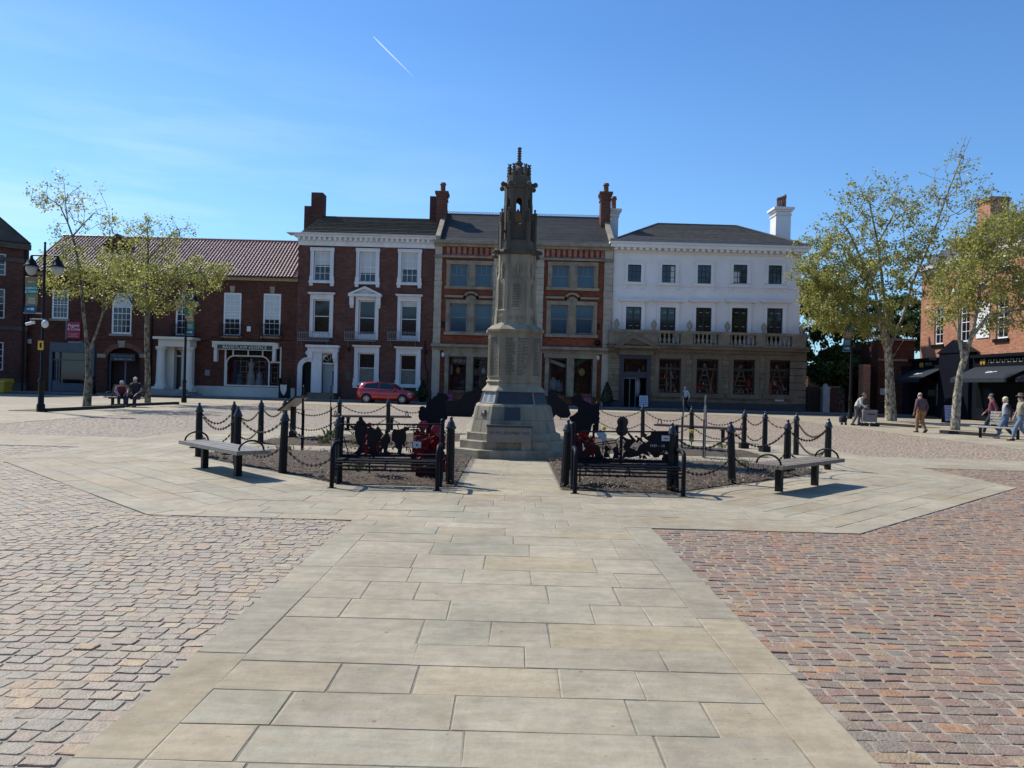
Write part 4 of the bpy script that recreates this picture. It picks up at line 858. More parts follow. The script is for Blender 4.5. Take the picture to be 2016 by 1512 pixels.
# ============================ white rendered bank on stone ground floor
c=crop(3.436,1180,380)
B4=thing('white_townhouse','white rendered three storey building on brown stone ground floor with balustrade','building',(14,YF+4,0))
x0,x1=c(90,700)[0],c(1360,700)[0]; zt=c(730,408)[1]; Y4=YF+.0; zc=c(730,1078)[1]
top=[(192,282,485,608),(422,515,486,612),(663,755,488,614),(905,1000,486,613),(1142,1235,490,616)]
mid=[(177,281,770,1010),(408,513,774,1014),(650,756,776,1016),(892,1000,778,1018),(1130,1237,780,1020)]
gnd=[(392,540,1122,1350),(643,790,1126,1356),(890,1035,1130,1362),(1133,1280,1133,1365)]
hol=lambda q:(c(q[0],(q[2]+q[3])/2)[0],c(q[1],(q[2]+q[3])/2)[0],c((q[0]+q[1])/2,q[3])[1],c((q[0]+q[1])/2,q[2])[1])
HT,HM,HG=[hol(q) for q in top],[hol(q) for q in mid],[hol(q) for q in gnd]
m=MB(); wall_holes(m,x0,x1,zc-.3,zt,HT+HM,Y4,.18); shell(m,x0,x1,zc-.3,zt,Y4,12); m.build('wall',render_w,B4)
blackf=pbr('black_window_frame',(.008,.01,.013),.4)
inter=pbr('dim_interior',(.10,.13,.14),.5,.5,1.5)
for i,h in enumerate(HT):
    w=window(B4,*h,Y4+.08,3,3,blackf,pane,.05,.035,False); surround(B4,*h,Y4,.2,.10,render_w,ears=.08)
    if i in (1,3):
        k=MB(); k.box(h[0]+(h[1]-h[0])*(.66 if i==1 else .06),Y4+.1265,h[2]+(.1 if i==1 else .1),h[0]+(h[1]-h[0])*(.97 if i==1 else .48),Y4+.1285,h[3]-(.1 if i==1 else .5)); k.build('blind',blind,w)
for h in HM:
    w=window(B4,*h,Y4+.08,2,1,blackf,pane,.06,.09,True,0,rail=h[2]+(h[3]-h[2])*.77)
    k=MB(); 
    surround(B4,*h,Y4,.24,.11,render_w,cornice=.3)
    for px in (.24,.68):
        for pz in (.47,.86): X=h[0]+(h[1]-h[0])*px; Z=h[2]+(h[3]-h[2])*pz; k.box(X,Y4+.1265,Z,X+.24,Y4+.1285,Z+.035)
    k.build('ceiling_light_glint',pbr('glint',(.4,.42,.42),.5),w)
m=MB(); zz=c(730,633)[1]; m.box(x0,Y4-.06,zz-.05,x1,Y4-.001,zz+.12)
for h in HT: m.box(h[0]-.36,Y4-.14,zz+.0,h[1]+.36,Y4-.002,zz+.2).box(h[0]-.3,Y4-.09,zz-.28,h[0]-.05,Y4-.003,zz-.05).box(h[1]+.05,Y4-.09,zz-.28,h[1]+.3,Y4-.003,zz-.05)
m.build('string_course',render_w,B4)
m=MB(); z2=c(730,352)[1]; z0_=c(730,410)[1]; m.box(x0-.02,Y4-.1,z0_-.08,x1+.02,Y4+.2,z0_+.02).box(x0-.3,Y4-.62,z2-.42,x1+.35,Y4+.2,z2-.16).box(x0-.4,Y4-.74,z2-.16,x1+.5,Y4+.3,z2)
n=31
for i in range(n): X=x0+.1+(x1-x0-.2)*i/(n-1); m.box(X-.13,Y4-.52,z0_+.06,X+.13,Y4-.1,z2-.42)
m.box(x0,Y4-.101,z0_+.02,x1,Y4+.2,z2-.42)
m.build('cornice',render_w,B4)
# hipped roof
xr0,xr1=c(395,215,YF+5.5)[0],c(925,215,YF+5.5)[0]; zr=c(660,217,YF+5.5)[1]; e0,e1=x0-.35,x1+.45; ye=Y4-.7; yb=YF+12
m=MB(); m.add([(e0,ye,z2),(e1,ye,z2),(e1,yb,z2),(e0,yb,z2),(xr0,YF+5.5,zr),(xr1,YF+5.5,zr)],[(1,2,5),(2,3,4,5),(3,0,4)])
ro=m.build('roof',slate,B4)
A=[Vector(p) for p in ((e0,ye,z2),(e1,ye,z2),(xr1,YF+5.5,zr),(xr0,YF+5.5,zr))]
fr=slateroof('roof_slates',ro,A,pbr('brown_slate',(.105,.09,.078),.7,.45,2.2,.6,9,col2=(.05,.045,.04)),30,.03)
m=MB(); m.tube([A[0],A[3],A[2],A[1]],.11,6); m.build('ridge_tiles',slate,ro); m=MB(); m.box(e0,ye-.12,z2+.0,e1,ye+.05,z2+.17); m.build('gutter',lead,ro)
Yc=YF+5; u=lambda a:c(a,1,Yc)[0]
chimney(ro,u(1180),u(1280),Yc-.7,Yc+.7,z2-.2,c(1230,112,Yc)[1],render_w,[(u(1209),.95,.11),(u(1225),1.0,.11),(u(1241),1.08,.11),(u(1257),1.2,.12)],cap=.22)
chimney(ro,u(76),u(127),YF+5-.6,YF+5+.6,z2-.2,c(100,122,Yc)[1],render_w,[(u(99),1.15,.24)],cap=.24)
# stone ground floor, projecting
Ys=YF-.55; sx0,sx1=c(62,1300,Ys)[0],c(1386,1300,Ys)[0]
Hd=hol((140,322,1112,1450)); Hd=(Hd[0],Hd[1],.1,Hd[3])
m=MB(); wall_holes(m,sx0,sx1,0,zc+.05,HG+[Hd],Ys,.3); m.add([(sx0,Ys,0),(sx0,Ys,zc+.05),(sx0,Ys+1,zc+.05),(sx0,Ys+1,0)],[(0,1,2,3)]); m.add([(sx1,Ys,0),(sx1,Ys+12,0),(sx1,Ys+12,zc+.05),(sx1,Ys,zc+.05)],[(0,1,2,3)]); m.add([(sx0,Ys,zc+.05),(sx1,Ys,zc+.05),(sx1,Y4+.3,zc+.05),(sx0,Y4+.3,zc+.05)],[(0,1,2,3)]); m.build('ground_floor_wall',ashlar,B4)
m=MB()
z=.65
while z<zc-.5:
    m.box(c(1302,1)[0],Ys-.1-R.random()*.06,z+.02,sx1+.08,Ys+.02,z+.5); z+=.54
m.build('rusticated_quoins',darkstone,B4)
m=MB(); m.box(sx0,Ys-.1,.08,Hd[0]-.12,Ys-.001,.62).box(Hd[1]+.12,Ys-.1,.08,sx1+.1,Ys-.001,.62); m.build('plinth',pbr('blue_black_plinth',(.035,.042,.05),.6),B4)
m=MB(); z3,z4=c(730,1080)[1],c(730,1046)[1]; m.box(sx0-.05,Ys-.2,z3-.05,sx1+.05,Ys-.001,z3+.2).box(sx0-.15,Ys-.5,z3+.2,sx1+.15,Ys+.4,z3+.42).box(sx0-.25,Ys-.62,z3+.42,sx1+.3,Ys+.4,z4+.02)
m.build('stone_cornice',darkstone,B4)
for i,h in enumerate(HG):
    m=MB()
    for a,b in ((h[0]-.32,h[0]),(h[1],h[1]+.32)): m.box(a,Ys-.07,h[2]-.1,b,Ys-.001,h[3]+.3)
    m.box(h[0]-.38,Ys-.09,h[3]+.02,h[1]+.38,Ys-.002,h[3]+.36).box(h[0]-.5,Ys-.16,h[2]-.32,h[1]+.5,Ys-.003,h[2]-.02); X=(h[0]+h[1])/2; m.plate([(X-.25,h[3]+.36),(X+.25,h[3]+.36),(X+.32,h[3]+.85),(X-.32,h[3]+.85)],Ys-.14,.139)
    m.build('window_surround',darkstone,B4)
    rail=h[2]+(h[3]-h[2])*.71
    w=window(B4,*h,Ys+.12,1,1,blackf,clear,.09,.03,False); k=MB(); k.box(h[0]+.09,Ys+.13,rail-.09,h[1]-.09,Ys+.2,rail+.09); k.build('transom',blackf,w)
    shopfit(B4,h[0],h[1],h[2],h[3],Ys+.3,1.2,i)
    gl_=[pbr('gift_red',(.45,.02,.03),.6),pbr('gift_white',(.6,.6,.58),.6),pbr('gift_gold',(.45,.33,.12),.5),pbr('gift_blue',(.2,.3,.42),.6)]
    X=(h[0]+h[1])/2; k=MB()
    if i>0:
        for s_ in (-1,1): k.tube([(X+s_*.62,Ys+.7,h[2]+.05),(X+s_*.08,Ys+.8,h[2]+1.95)],.045,5)
        for q in range(5): k.box(X-.55+.1*q,Ys+.72,h[2]+.3+.35*q,X+.55-.1*q,Ys+.8,h[2]+.34+.35*q)
        k.ell((X,Ys+.8,h[2]+2.05),(.16,.12,.24),8,6)
    else:
        for q in range(3): k.box(X-.62,Ys+.8,h[2]+.55+.5*q,X+.62,Ys+1.05,h[2]+.59+.5*q)
        k.tube([(X-.1,Ys+.6,h[2]),(X-.12,Ys+.7,h[2]+2.2)],.08,6); k.tube([(X+.22,Ys+.6,h[2]),(X+.2,Ys+.7,h[2]+2.2)],.08,6)
    k.build('display_stand',pbr('display_wood',(.30,.29,.25),.6),B4)
    rr=random.Random(40+i)
    for q in range(11):
        gx=h[0]+.15+(h[1]-h[0]-.3)*q/10; gh=rr.uniform(.12,.42); gw=rr.uniform(.05,.11); lev=h[2]+rr.choice((.02,.02,.36,.71) if i else (.02,.6,1.1))
        k=MB(); k.lathe([(gw,lev),(gw,lev+gh*.6),(gw*.4,lev+gh*.75),(gw*.45,lev+gh)],8,Matrix.Translation((gx,Ys+rr.uniform(.42,.62),0))); k.build('gift',rr.choice(gl_),B4)
    for q,(fx,zz,sz) in enumerate({0:[],1:[(.2,.35,.28)],2:[(.1,.9,.28),(.85,.85,.32)],3:[(.14,.3,.36)]}[i]):
        k=MB(); k.ell((h[0]+(h[1]-h[0])*fx,Ys+.6,h[2]+zz),(sz*.7,.2,sz*1.2),9,7); k.build('red_toy',gl_[0],B4)
# navy entrance
m=MB(); dxa,dxb=Hd[0],Hd[1]; z5=c(230,1210)[1]; z6=c(230,1250)[1]
m.box(dxa-.14,Ys-.12,.1,dxa+.16,Ys+.2,Hd[3]+.1).box(dxb-.16,Ys-.12,.1,dxb+.14,Ys+.2,Hd[3]+.1).box(dxa+.16,Ys-.12,Hd[3]-.12,dxb-.16,Ys+.2,Hd[3]+.1).box(dxa+.16,Ys,z6,dxb-.16,Ys+.16,z5)
m.box(dxa-.2,Ys-.2,Hd[3]+.1,dxb+.2,Ys+.1,Hd[3]+.2)
dm=m.build('entrance_frame',navy,B4)
m=MB(); m.add([(dxa,Ys+.12,z5),(dxb,Ys+.12,z5),(dxb,Ys+.12,Hd[3]),(dxa,Ys+.12,Hd[3])],[(0,1,2,3)]); m.build('pane',clear,dm)
m=MB(); da=dxa+.16; db=dxb-.16; dc=da+(db-da)*.56
for a in (da,da+(dc-da)*.48,dc-.06): m.box(a,Ys+.02,.1,a+.06,Ys+.1,z6)
m.box(da+.06,Ys+.02,z6-.08,dc-.06,Ys+.1,z6); m.build('door',pbr('steel_blue_frame',(.10,.15,.18),.4),B4)
shopfit(B4,dxa,dxb,.1,Hd[3],Ys+.3,1.4)
m=MB(); m.ell((dc+.28,Ys+.9,1.7),(.22,.2,.85),8,7); m.ell((dc+.35,Ys+.9,2.6),(.16,.15,.4),8,6); m.build('clothes_rail',palegl,B4)
# balustrade
zb0,zb1=c(730,1040)[1],c(730,942)[1]; Yb=Ys-.38; bd=.42
m=MB(); m.box(sx0-.1,Yb,z4+.02,sx1+.15,Yb+bd,zb0+.12); m.box(sx0-.12,Yb-.05,zb1-.22,sx1+.17,Yb+bd+.05,zb1-.02)
m.box(sx0-.1,Yb+.02,zb0+.12,c(378,990)[0],Yb+bd-.02,zb1-.22)
for a,b in ((560,640),(810,885),(1062,1125),(1302,1394)): m.box(c(a,1)[0],Yb-.02,zb0+.12,c(b,1)[0],Yb+bd+.02,zb1-.22)
m.build('balustrade',pbr('mossy_stone',(.24,.20,.145),.9,.4,1.4,.3,20),B4)
bal=B4
for a,b in ((380,560),(640,810),(885,1062),(1125,1302)):
    X0,X1=c(a,1)[0],c(b,1)[0]; n=6
    for i in range(n):
        X=X0+(X1-X0)*(i+.5)/n; hb=zb1-.22-zb0-.12; k=MB()
        k.lathe([(.10,0),(.10,hb*.08),(.06,hb*.12),(.13,hb*.32),(.12,hb*.42),(.06,hb*.66),(.06,hb*.8),(.09,hb*.86),(.10,hb)],10,Matrix.Translation((X,Yb+bd/2,zb0+.12))); k.build('baluster',stone,B4)
for a in (107,357,595,847,1092,1345):
    X=c(a,930)[0]; k=MB(); k.lathe([(.16,0),(.14,.05),(.07,.10),(.08,.16),(.20,.30),(.23,.42),(.20,.55),(.12,.68),(.05,.78),(.02,.82)],12,Matrix.Translation((X,Yb+bd/2,zb1-.02))); k.build('finial',stone,B4)
m=MB(); a,b=c(88,1040)[0],c(392,1040)[0]; zp0,zp1=c(240,1042)[1],c(240,962)[1]; mx_=c(240,1)[0]
m.plate([(a+.3,zp0+.1),(mx_,zp1-.2),(b-.3,zp0+.1)],Yb-.12,.1)
for e,s_ in ((a,1),(b,-1)): m.plate([(e,zp0),(mx_,zp1),(mx_,zp1-.3),(e+s_*.55,zp0)],Yb-.32,.31)
m.box(a,Yb-.34,zp0-.14,b,Yb-.003,zp0+.03)
m.box(Hd[0]-.3,Ys-.3,z3-.35,Hd[1]+.3,Ys-.001,z3-.02)
m.build('pediment',darkstone,B4)
m=MB(); X,Z=c(1200,1396); m.box(X-.33,Ys-.05,Z-.14,X+.33,Ys-.001,Z+.18); m.build('street_plate',white,B4)
# ============================ dark brick building on the left edge
BL=thing('dark_brick_house','dark brick three storey building cut by the left edge of the photo','building',(-40,55,0))
ML=Matrix.Translation((-36.75,57.6,0))@Matrix.Rotation(math.radians(38),4,'Z')   # local -x runs toward the camera left
zt=FX(20,472,56)[1]
wz=[]
m=MB(); wall_holes(m,-14,0,0,zt,[(-2.55,-1.45,zz,zz+hh) for zz,hh in ((.0+1.6,2.1),(5.45,2.2),(8.65,1.6))]+[(-6.2,-5.1,zz,zz+hh) for zz,hh in ((1.6,2.1),(5.45,2.2),(8.65,1.6))],0,.2)
shell(m,-14,0,0,zt,0,9)
def xf(o,M): o.data.transform(M); o.data.update(); return o
o=xf(m.build('wall',brick_dark,BL),ML)
for k0 in (-2.55,-6.2):
    for zz,hh in ((1.6,2.1),(5.45,2.2),(8.65,1.6)):
        w=window(BL,k0,k0+1.1,zz,zz+hh,.08,2,4,white,pane,.08,.035,True); xf(w,ML)
        for ch in KIDS(w): xf(ch,ML)
m=MB(); m.box(-14,-.15,zt-1.5,.05,-.001,zt-1.2).box(-14,-.35,zt-.5,.1,-.001,zt-.1).box(-14,-.1,4.6,.02,-.001,4.9).box(-14,-.1,.1,.02,-.001,.7)
xf(m.build('stone_bands',pbr('sooty_stone',(.09,.075,.06),.9,.4,2),BL),ML)
m=MB(); m.prism([(-9.5,zt),(.1,zt),(-4.6,zt+3.9)],0,.35,Matrix(((1,0,0,0),(0,0,1,-.1),(0,1,0,0),(0,0,0,1)))); m.add([(.1,-.3,zt),(.1,9,zt),(-4.6,9,zt+4),(-4.6,-.3,zt+4),(-9.5,-.3,zt),(-9.5,9,zt)],[(0,1,2,3),(3,2,5,4)]); xf(m.build('gable_roof',slate,BL),ML)
m=MB(); m.tube([(-.25,-.1,zt-.3),(-.25,-.1,.1)],.07,6); xf(m.build('downpipe',black,BL),ML)
# ============================ right-hand buildings
BR=thing('orange_brick_house','sunlit orange brick building with tall white sash windows over navy shop','building',(34,50,0))
MR=Matrix.Translation((31.2,58.4,0))@Matrix.Rotation(math.radians(-90),4,'Z')    # local x runs toward the viewer, local -y faces the square
# local x = distance from far corner
ztR=FX(2016,478,47)[1]
wx=[(1.9,3.05),(5.1,6.25),(9.1,10.3),(12.6,13.8),(16.2,17.4)]
HH_=[]
for a,b in wx: HH_.append((a,b,5.35,8.1)); HH_.append((a,b,9.9,11.6))
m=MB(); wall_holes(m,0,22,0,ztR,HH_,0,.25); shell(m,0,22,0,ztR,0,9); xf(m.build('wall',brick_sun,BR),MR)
for i,h in enumerate(HH_):
    w=window(BR,*h,.1,2 if i%2==0 else 2,4 if i%2==0 else 2,whiteb,pane,.12,.035,True); xf(w,MR)
    for ch in KIDS(w): xf(ch,MR)
    s=MB(); s.box(h[0]-.15,-.12,h[2]-.22,h[1]+.15,.1,h[2]-.002); xf(s.build('sill',black,w),MR)
for xx in (4.2,7.6,11.3):
    k=MB(); k.lathe([(.26,0),(.26,.06),(.1,.1)],12,Matrix.Translation((xx,-.002,8.95))@Matrix.Rotation(PI/2,4,'X')); xf(k.build('wall_boss',white,BR),MR)
m=MB(); m.box(7.1,-.06,5.5,8.5,-.001,7.9); xf(m.build('blank_white_board',whiteb,BR),MR)
m=MB(); m.box(-.1,-.25,ztR-.45,22,-.001,ztR-.2).box(-.2,-.45,ztR-.2,22,.1,ztR+.05); xf(m.build('cornice',pbr('pale_cornice',(.5,.47,.42),.7),BR),MR)
m=MB(); m.add([(-.1,-.4,ztR+.05),(22,-.4,ztR+.05),(22,4.4,ztR+3.6),(-.1,4.4,ztR+3.6),(22,9,ztR),(-.1,9,ztR)],[(0,1,2,3),(3,2,4,5),(0,3,5)]); rr_=xf(m.build('roof',slate,BR),MR)
m=MB(); m.box(.8,3.6,ztR+1.5,2.4,5.0,ztR+5.2).box(.7,3.5,ztR+4.9,2.5,5.1,ztR+5.1); xf(m.build('chimney',brick_sun,rr_),MR)
m=MB(); m.box(-.5,-.35,.1,3.6,-.001,4.15).box(3.6,-.55,.1,7.2,-.001,4.6).box(7.2,-.35,.1,22,-.001,4.15); m.prism([(3.3,4.6),(7.5,4.6),(5.4,5.5)],0,.6,Matrix(((1,0,0,0),(0,0,-1,-.02),(0,1,0,0),(0,0,0,1)))); m.box(-.6,-.6,4.15,3.4,-.002,4.35).box(7.4,-.6,4.15,22,-.002,4.35)
pf=xf(m.build('pub_front',pbr('midnight_navy',(.004,.006,.012),.5,.2,3,spec=.2),BR),MR)
for a,b in ((.3,3.2),(7.8,13),(14,20)): m=MB(); m.box(a,-.37,.9,b,-.351,2.9); xf(m.build('pane',pane,pf),MR)
for a,b in ((.0,3.7),(7.6,13.4),(14.2,20)):
    m=MB(); m.add([(a,-.36,3.55),(b,-.36,3.55),(b,-2.0,2.75),(a,-2.0,2.75),(a,-2.0,2.5),(b,-2.0,2.5),(a,-.36,3.5),(b,-.36,3.5),(b,-1.97,2.7),(a,-1.97,2.7)],[(0,3,2,1),(3,4,5,2),(6,7,8,9),(0,6,9,3),(1,2,8,7)]); aw=xf(m.build('awning',pbr('charcoal_awning',(.022,.027,.037),.8,.2,2,spec=.2),BR),MR)
    k=MB(); xm=(a+b)/2; P_=[(-.5,.25),(-.42,-.2),(-.2,-.25),(-.05,.2),(.0,-.2),(.2,.1),(.3,-.15),(.6,.05),(.9,.1)]
    k.tube([(xm+u_*.7,-1.18+v_*.6*.9-.0,3.15+v_*.6*.44+.02) for u_,v_ in P_],.022,4); xf(k.build('script_lettering',lw,aw),MR)
for x_,n_ in ((1.5,4),(9.0,14)):
    k=MB(); rq=random.Random(n_); X=x_
    for q in range(n_): w_=rq.uniform(.12,.24); k.box(X,-.362,3.8,X+w_*.25,-.352,4.02); k.box(X+w_*.25,-.361,3.8 if q%2 else 3.95,X+w_,-.3525,3.84 if q%2 else 4.0); X+=w_+.09
    xf(k.build('gold_lettering',gold,pf),MR)
for xx in (.8,8.3):
    m=MB(); m.ell((xx,-.38,3.87),(.16,.04,.22),8,5); m.ell((xx+.3,-.38,3.87),(.16,.04,.22),8,5); xf(m.build('gold_emblem',pbr('gold_emblem',(.42,.28,.04),.5),pf),MR)
# low brick annexe with the dark doorway
BA_=thing('low_brick_shop','low dark red brick shop with navy doorway behind the large plane tree','building',(28,60,0))
ax0,az=FX(1722,700,60)[0],FX(1780,672,60)[1]; ax1=31.3
dd_=(FX(1791,770,59.4)[0],FX(1822,770,59.4)[0],.1,FX(1806,748,59.4)[1])
m=MB(); wall_holes(m,ax0,ax1,0,az,[dd_],59.4,.4); shell(m,ax0,ax1,0,az,59.4,6); m.build('wall',brick_left,BA_)
m=MB(); m.box(ax0,59.3,az-1.6,ax1,59.399,az-1.45).box(ax0-.05,59.25,az,ax1,59.8,az+.15); m.build('stone_band',stn,BA_)
m=MB(); e=.55; m.box(dd_[0]-e,59.2,.1,dd_[0],59.398,dd_[3]+.1).box(dd_[1],59.2,.1,dd_[1]+e,59.398,dd_[3]+.1).box(dd_[0]-e-.1,59.1,dd_[3]+.1,dd_[1]+e+.1,59.397,dd_[3]+.9).box(dd_[0]-e-.2,59.0,dd_[3]+.9,dd_[1]+e+.2,59.396,dd_[3]+1.02)
df=m.build('doorway_surround',pbr('midnight_blue',(.008,.011,.022),.5),BA_)
text('Quality Deli',.30,dim,df,TM((dd_[0]+dd_[1])/2,59.095,dd_[3]+.5))
m=MB(); m.box(dd_[0],59.65,.1,dd_[1],59.7,dd_[3]); d_=m.build('door',pbr('brown_door',(.10,.05,.03),.5),BA_)
m=MB(); m.box(dd_[0]+.15,59.63,.95,dd_[0]+.9,59.649,dd_[3]-.2); m.build('door_glass',pbr('pale_door_glass',(.22,.24,.22),.3),d_)
X,Z=FX(1741,771,59.3); m=MB(); m.box(X-.3,59.34,Z-.25,X+.3,59.398,Z+.25); m.build('notice_board',offwhite,BA_)
m=MB(); X=FX(1726,1,58.6)[0]; m.box(X-.25,58.6,0,X+.3,59.39,FX(1726,718,58.6)[1]); m.build('brick_pier',brick_sun,BA_)
BC=thing('back_brick_shop','dim brick building with pale window frames behind the lamp post','building',(25,66,0))
bx0,bx1=FX(1640,1,64)[0],FX(1724,1,64)[0]; bz=FX(1680,722,64)[1]
hq=[(FX(1652,1,64)[0],FX(1680,1,64)[0],.6,3.4),(FX(1698,1,64)[0],FX(1716,1,64)[0],.3,3.4)]
m=MB(); wall_holes(m,bx0,bx1,0,bz,hq,64,.2); shell(m,bx0,bx1,0,bz,64,5); m.build('wall',brick_left,BC)
for h in hq: window(BC,*h,64.05,2,1,offwhite,pbr('dusty_glass',(.12,.14,.14),.3),.12,.05,False)
# gate, pier and wall between the white building and the back shop
gt=thing('timber_gate','dark timber double gate beside the white building','gate',(FX(1605,1,60)[0],60,0)); ga0,ga1=FX(1586,1,60)[0],FX(1640,1,60)[0]; gzt=FX(1610,762,60)[1]
m=MB(); X=ga0; 
while X<ga1-.02: m.box(X,60,.05,min(X+.14,ga1)-.012,60.05,gzt-R.random()*.01); X+=.14
m.build('boards',pbr('dark_gate_timber',(.035,.028,.024),.8,.4,6),gt); m=MB(); m.box(ga0,59.95,gzt-.25,ga1,59.999,gzt-.1).box(ga0,59.95,.6,ga1,59.999,.75).box((ga0+ga1)/2-.1,59.94,.05,(ga0+ga1)/2+.1,59.998,gzt+.1); m.build('gate_frame',pbr('dark_gate_frame',(.045,.035,.03),.8),gt)
pr=thing('gate_pier','pale painted round topped gate pier beside the dark gate','pier',(FX(1646,1,59.6)[0],59.6,0)); m=MB(); X=FX(1646,1,59.6)[0]; ph=FX(1646,755,59.6)[1]; m.box(X-.26,59.4,0,X+.26,59.9,ph-.3); m.ell((X,59.65,ph-.28),(.22,.22,.26),10,6); m.box(X-.3,59.35,ph-.45,X+.3,59.95,ph-.33); m.build('post',pbr('grey_white_pier',(.42,.46,.48),.7),pr)
wl=thing('brick_wall','short low brick wall right of the pale gate pier','wall',(FX(1655,1,59.8)[0],59.8,0)); m=MB(); m.box(FX(1650,1,59.8)[0],59.7,0,FX(1672,1,59.8)[0],60,FX(1660,764,59.8)[1]); m.build('brickwork',brick_dark,wl); m=MB(); m.box(FX(1649.5,1,59.8)[0],59.65,FX(1660,764,59.8)[1],FX(1672.5,1,59.8)[0],60.05,FX(1660,761,59.8)[1]); m.build('coping',darkstone,wl)
# ------------------------------------------------------------------ war memorial
MX,MY,MR_=.03,17.4,math.radians(4)
MO=thing('war_memorial','tall octagonal stone war memorial tower standing in the middle of the square','memorial',(MX,MY,0),MR_)
def octr(a,z,ch=.40):
    """square of half width a with chamfered corners; ch = corner cut as a share of a"""
    k=a*(1-ch); return [(-k,-a,z),(k,-a,z),(a,-k,z),(a,k,z),(k,a,z),(-k,a,z),(-a,k,z),(-a,-k,z)]
def mp_(name,rings,mat=monst,par=None,ch=.40,cap=True):
    m=MB(); m.loft([octr(a,z,ch) for a,z in rings],cap); return m.build(name,mat,par or MO,world=False)
st=MB()
for a,z0,z1 in ((1.34,0,.19),(1.18,.19,.365),(1.03,.365,.53)):
    st.loft([octr(a,z0,.40),octr(a,z1-.012,.40),octr(a-.012,z1,.40)],True)
st.build('steps',monst,MO,world=False)
mp_('base_block',[(.945,.53),(.83,1.10),(.80,1.14),(.77,1.155)])
# dark joint lines of the base blocks
j=MB()
for k in range(8):
    rb=octr(.945,.53); rt=octr(.83,1.10); q=lambda r,t,s:Vector(r[k]).lerp(Vector(r[(k+1)%8]),t)
    for (t,s0,s1) in ((.5,0,.5),(.15,.5,1),(.82,.5,1)):
        a=Vector(rb[k]).lerp(Vector(rb[(k+1)%8]),t); b=Vector(rt[k]).lerp(Vector(rt[(k+1)%8]),t)
        j.tube([a.lerp(b,s0),a.lerp(b,s1)],.004,4)
    j.tube([Vector(rb[k]).lerp(Vector(rt[k]),.5),Vector(rb[(k+1)%8]).lerp(Vector(rt[(k+1)%8]),.5)],.004,4)
j.build('stone_joints',pbr('dark_joint',(.13,.115,.09),.95),MO,world=False)
mp_('upper_block',[(.74,1.155),(.655,1.43)])
mp_('weathering',[(.70,1.43),(.69,1.455),(.60,1.56),(.585,1.60),(.60,1.625),(.615,1.65),(.595,1.68)])
mp_('pedestal',[(.575,1.68),(.575,2.70)]); mp_('pedestal_cap',[(.575,2.70),(.605,2.74),(.635,2.77),(.635,2.81),(.60,2.84),(.53,2.90)])
def facepanel(k,rings,inset,t,u0=.1,u1=.9,v0=.08,v1=.94):
    """a thin slab lying on face k of the frustum between two rings"""
    A,B=[Vector(p) for p in (rings[0][k],rings[0][(k+1)%8])]; D,C=[Vector(p) for p in (rings[1][k],rings[1][(k+1)%8])]
    P=lambda u,v:A.lerp(B,u).lerp(D.lerp(C,u),v); n=(B-A).cross(D-A).normalized()
    pts=[P(u0,v0),P(u1,v0),P(u1,v1),P(u0,v1)]; m=MB(); m.loft([[tuple(p-n*.003) for p in pts],[tuple(p+n*t) for p in pts]],True); return m,P,n
bron=pbr('dark_bronze_plate',(.035,.037,.045),.4,.2,4); litp=pbr('sunlit_name_plate',(.34,.36,.35),.45,.1,3); engr=pbr('engraved_letters',(.09,.08,.06),.95,.2,5)  # litp: left plaque's plate, sunlight put into its paler colour
inkd=pbr('plate_letters',(.06,.06,.06),.6)
rl=random.Random(5)
def lines(P,n,rows,cols_u,v0,v1,hh,mat,par,name='inscription'):
    m=MB(); 
    for r in range(rows):
        v=v1-(v1-v0)*(r+.5)/rows
        for ua,ub in cols_u:
            u=ua
            end=ub-rl.uniform(0,.35)*(ub-ua)
            while u<end:
                w_=min(rl.uniform(.012,.05),end-u); a,b,c_,d=P(u,v),P(u+w_,v),P(u+w_,v+hh),P(u,v+hh); e=n*.0045
                m.add([tuple(p+e) for p in (a,b,c_,d)],[(0,1,2,3)]); u+=w_+.012
    return m.build(name,mat,par,world=False)
for k in (7,0,1,2,6):
    ub=[octr(.74,1.155),octr(.655,1.43)]; m,P,n=facepanel(k,ub,0,.012,.04,.96,.05,.93); o=m.build('name_plaque',litp if k==7 else bron,MO,world=False)
    P2=lambda u,v,P=P,n=n:P(u,v)+n*.010
    if k==7: lines(P2,n,8,((.14,.44),(.55,.85)),.12,.88,.045,inkd,o)
    else: lines(P2,n,8,((.12,.46),(.54,.88)),.12,.88,.04,pbr('bronze_letters',(.055,.058,.065),.5),o)
    ub=[octr(.575,1.68),octr(.575,2.70)]; A_,P,n=facepanel(k,ub,0,.0)[0:3]
    fr_=MB(); 
    for (u0,u1,v0,v1) in ((.06,.10,.06,.96),(.90,.94,.06,.96),(.10,.90,.06,.085),(.10,.90,.935,.96)):
        q=[P(u0,v0),P(u1,v0),P(u1,v1),P(u0,v1)]; fr_.loft([[tuple(p-n*.002) for p in q],[tuple(p+n*.014) for p in q]],True)
    fo_=fr_.build('name_panel',monst,MO,world=False); lines(P,n,26,((.16,.5),(.54,.86)) if k==0 else ((.2,.82),),.1,.92,.017,engr,fo_)
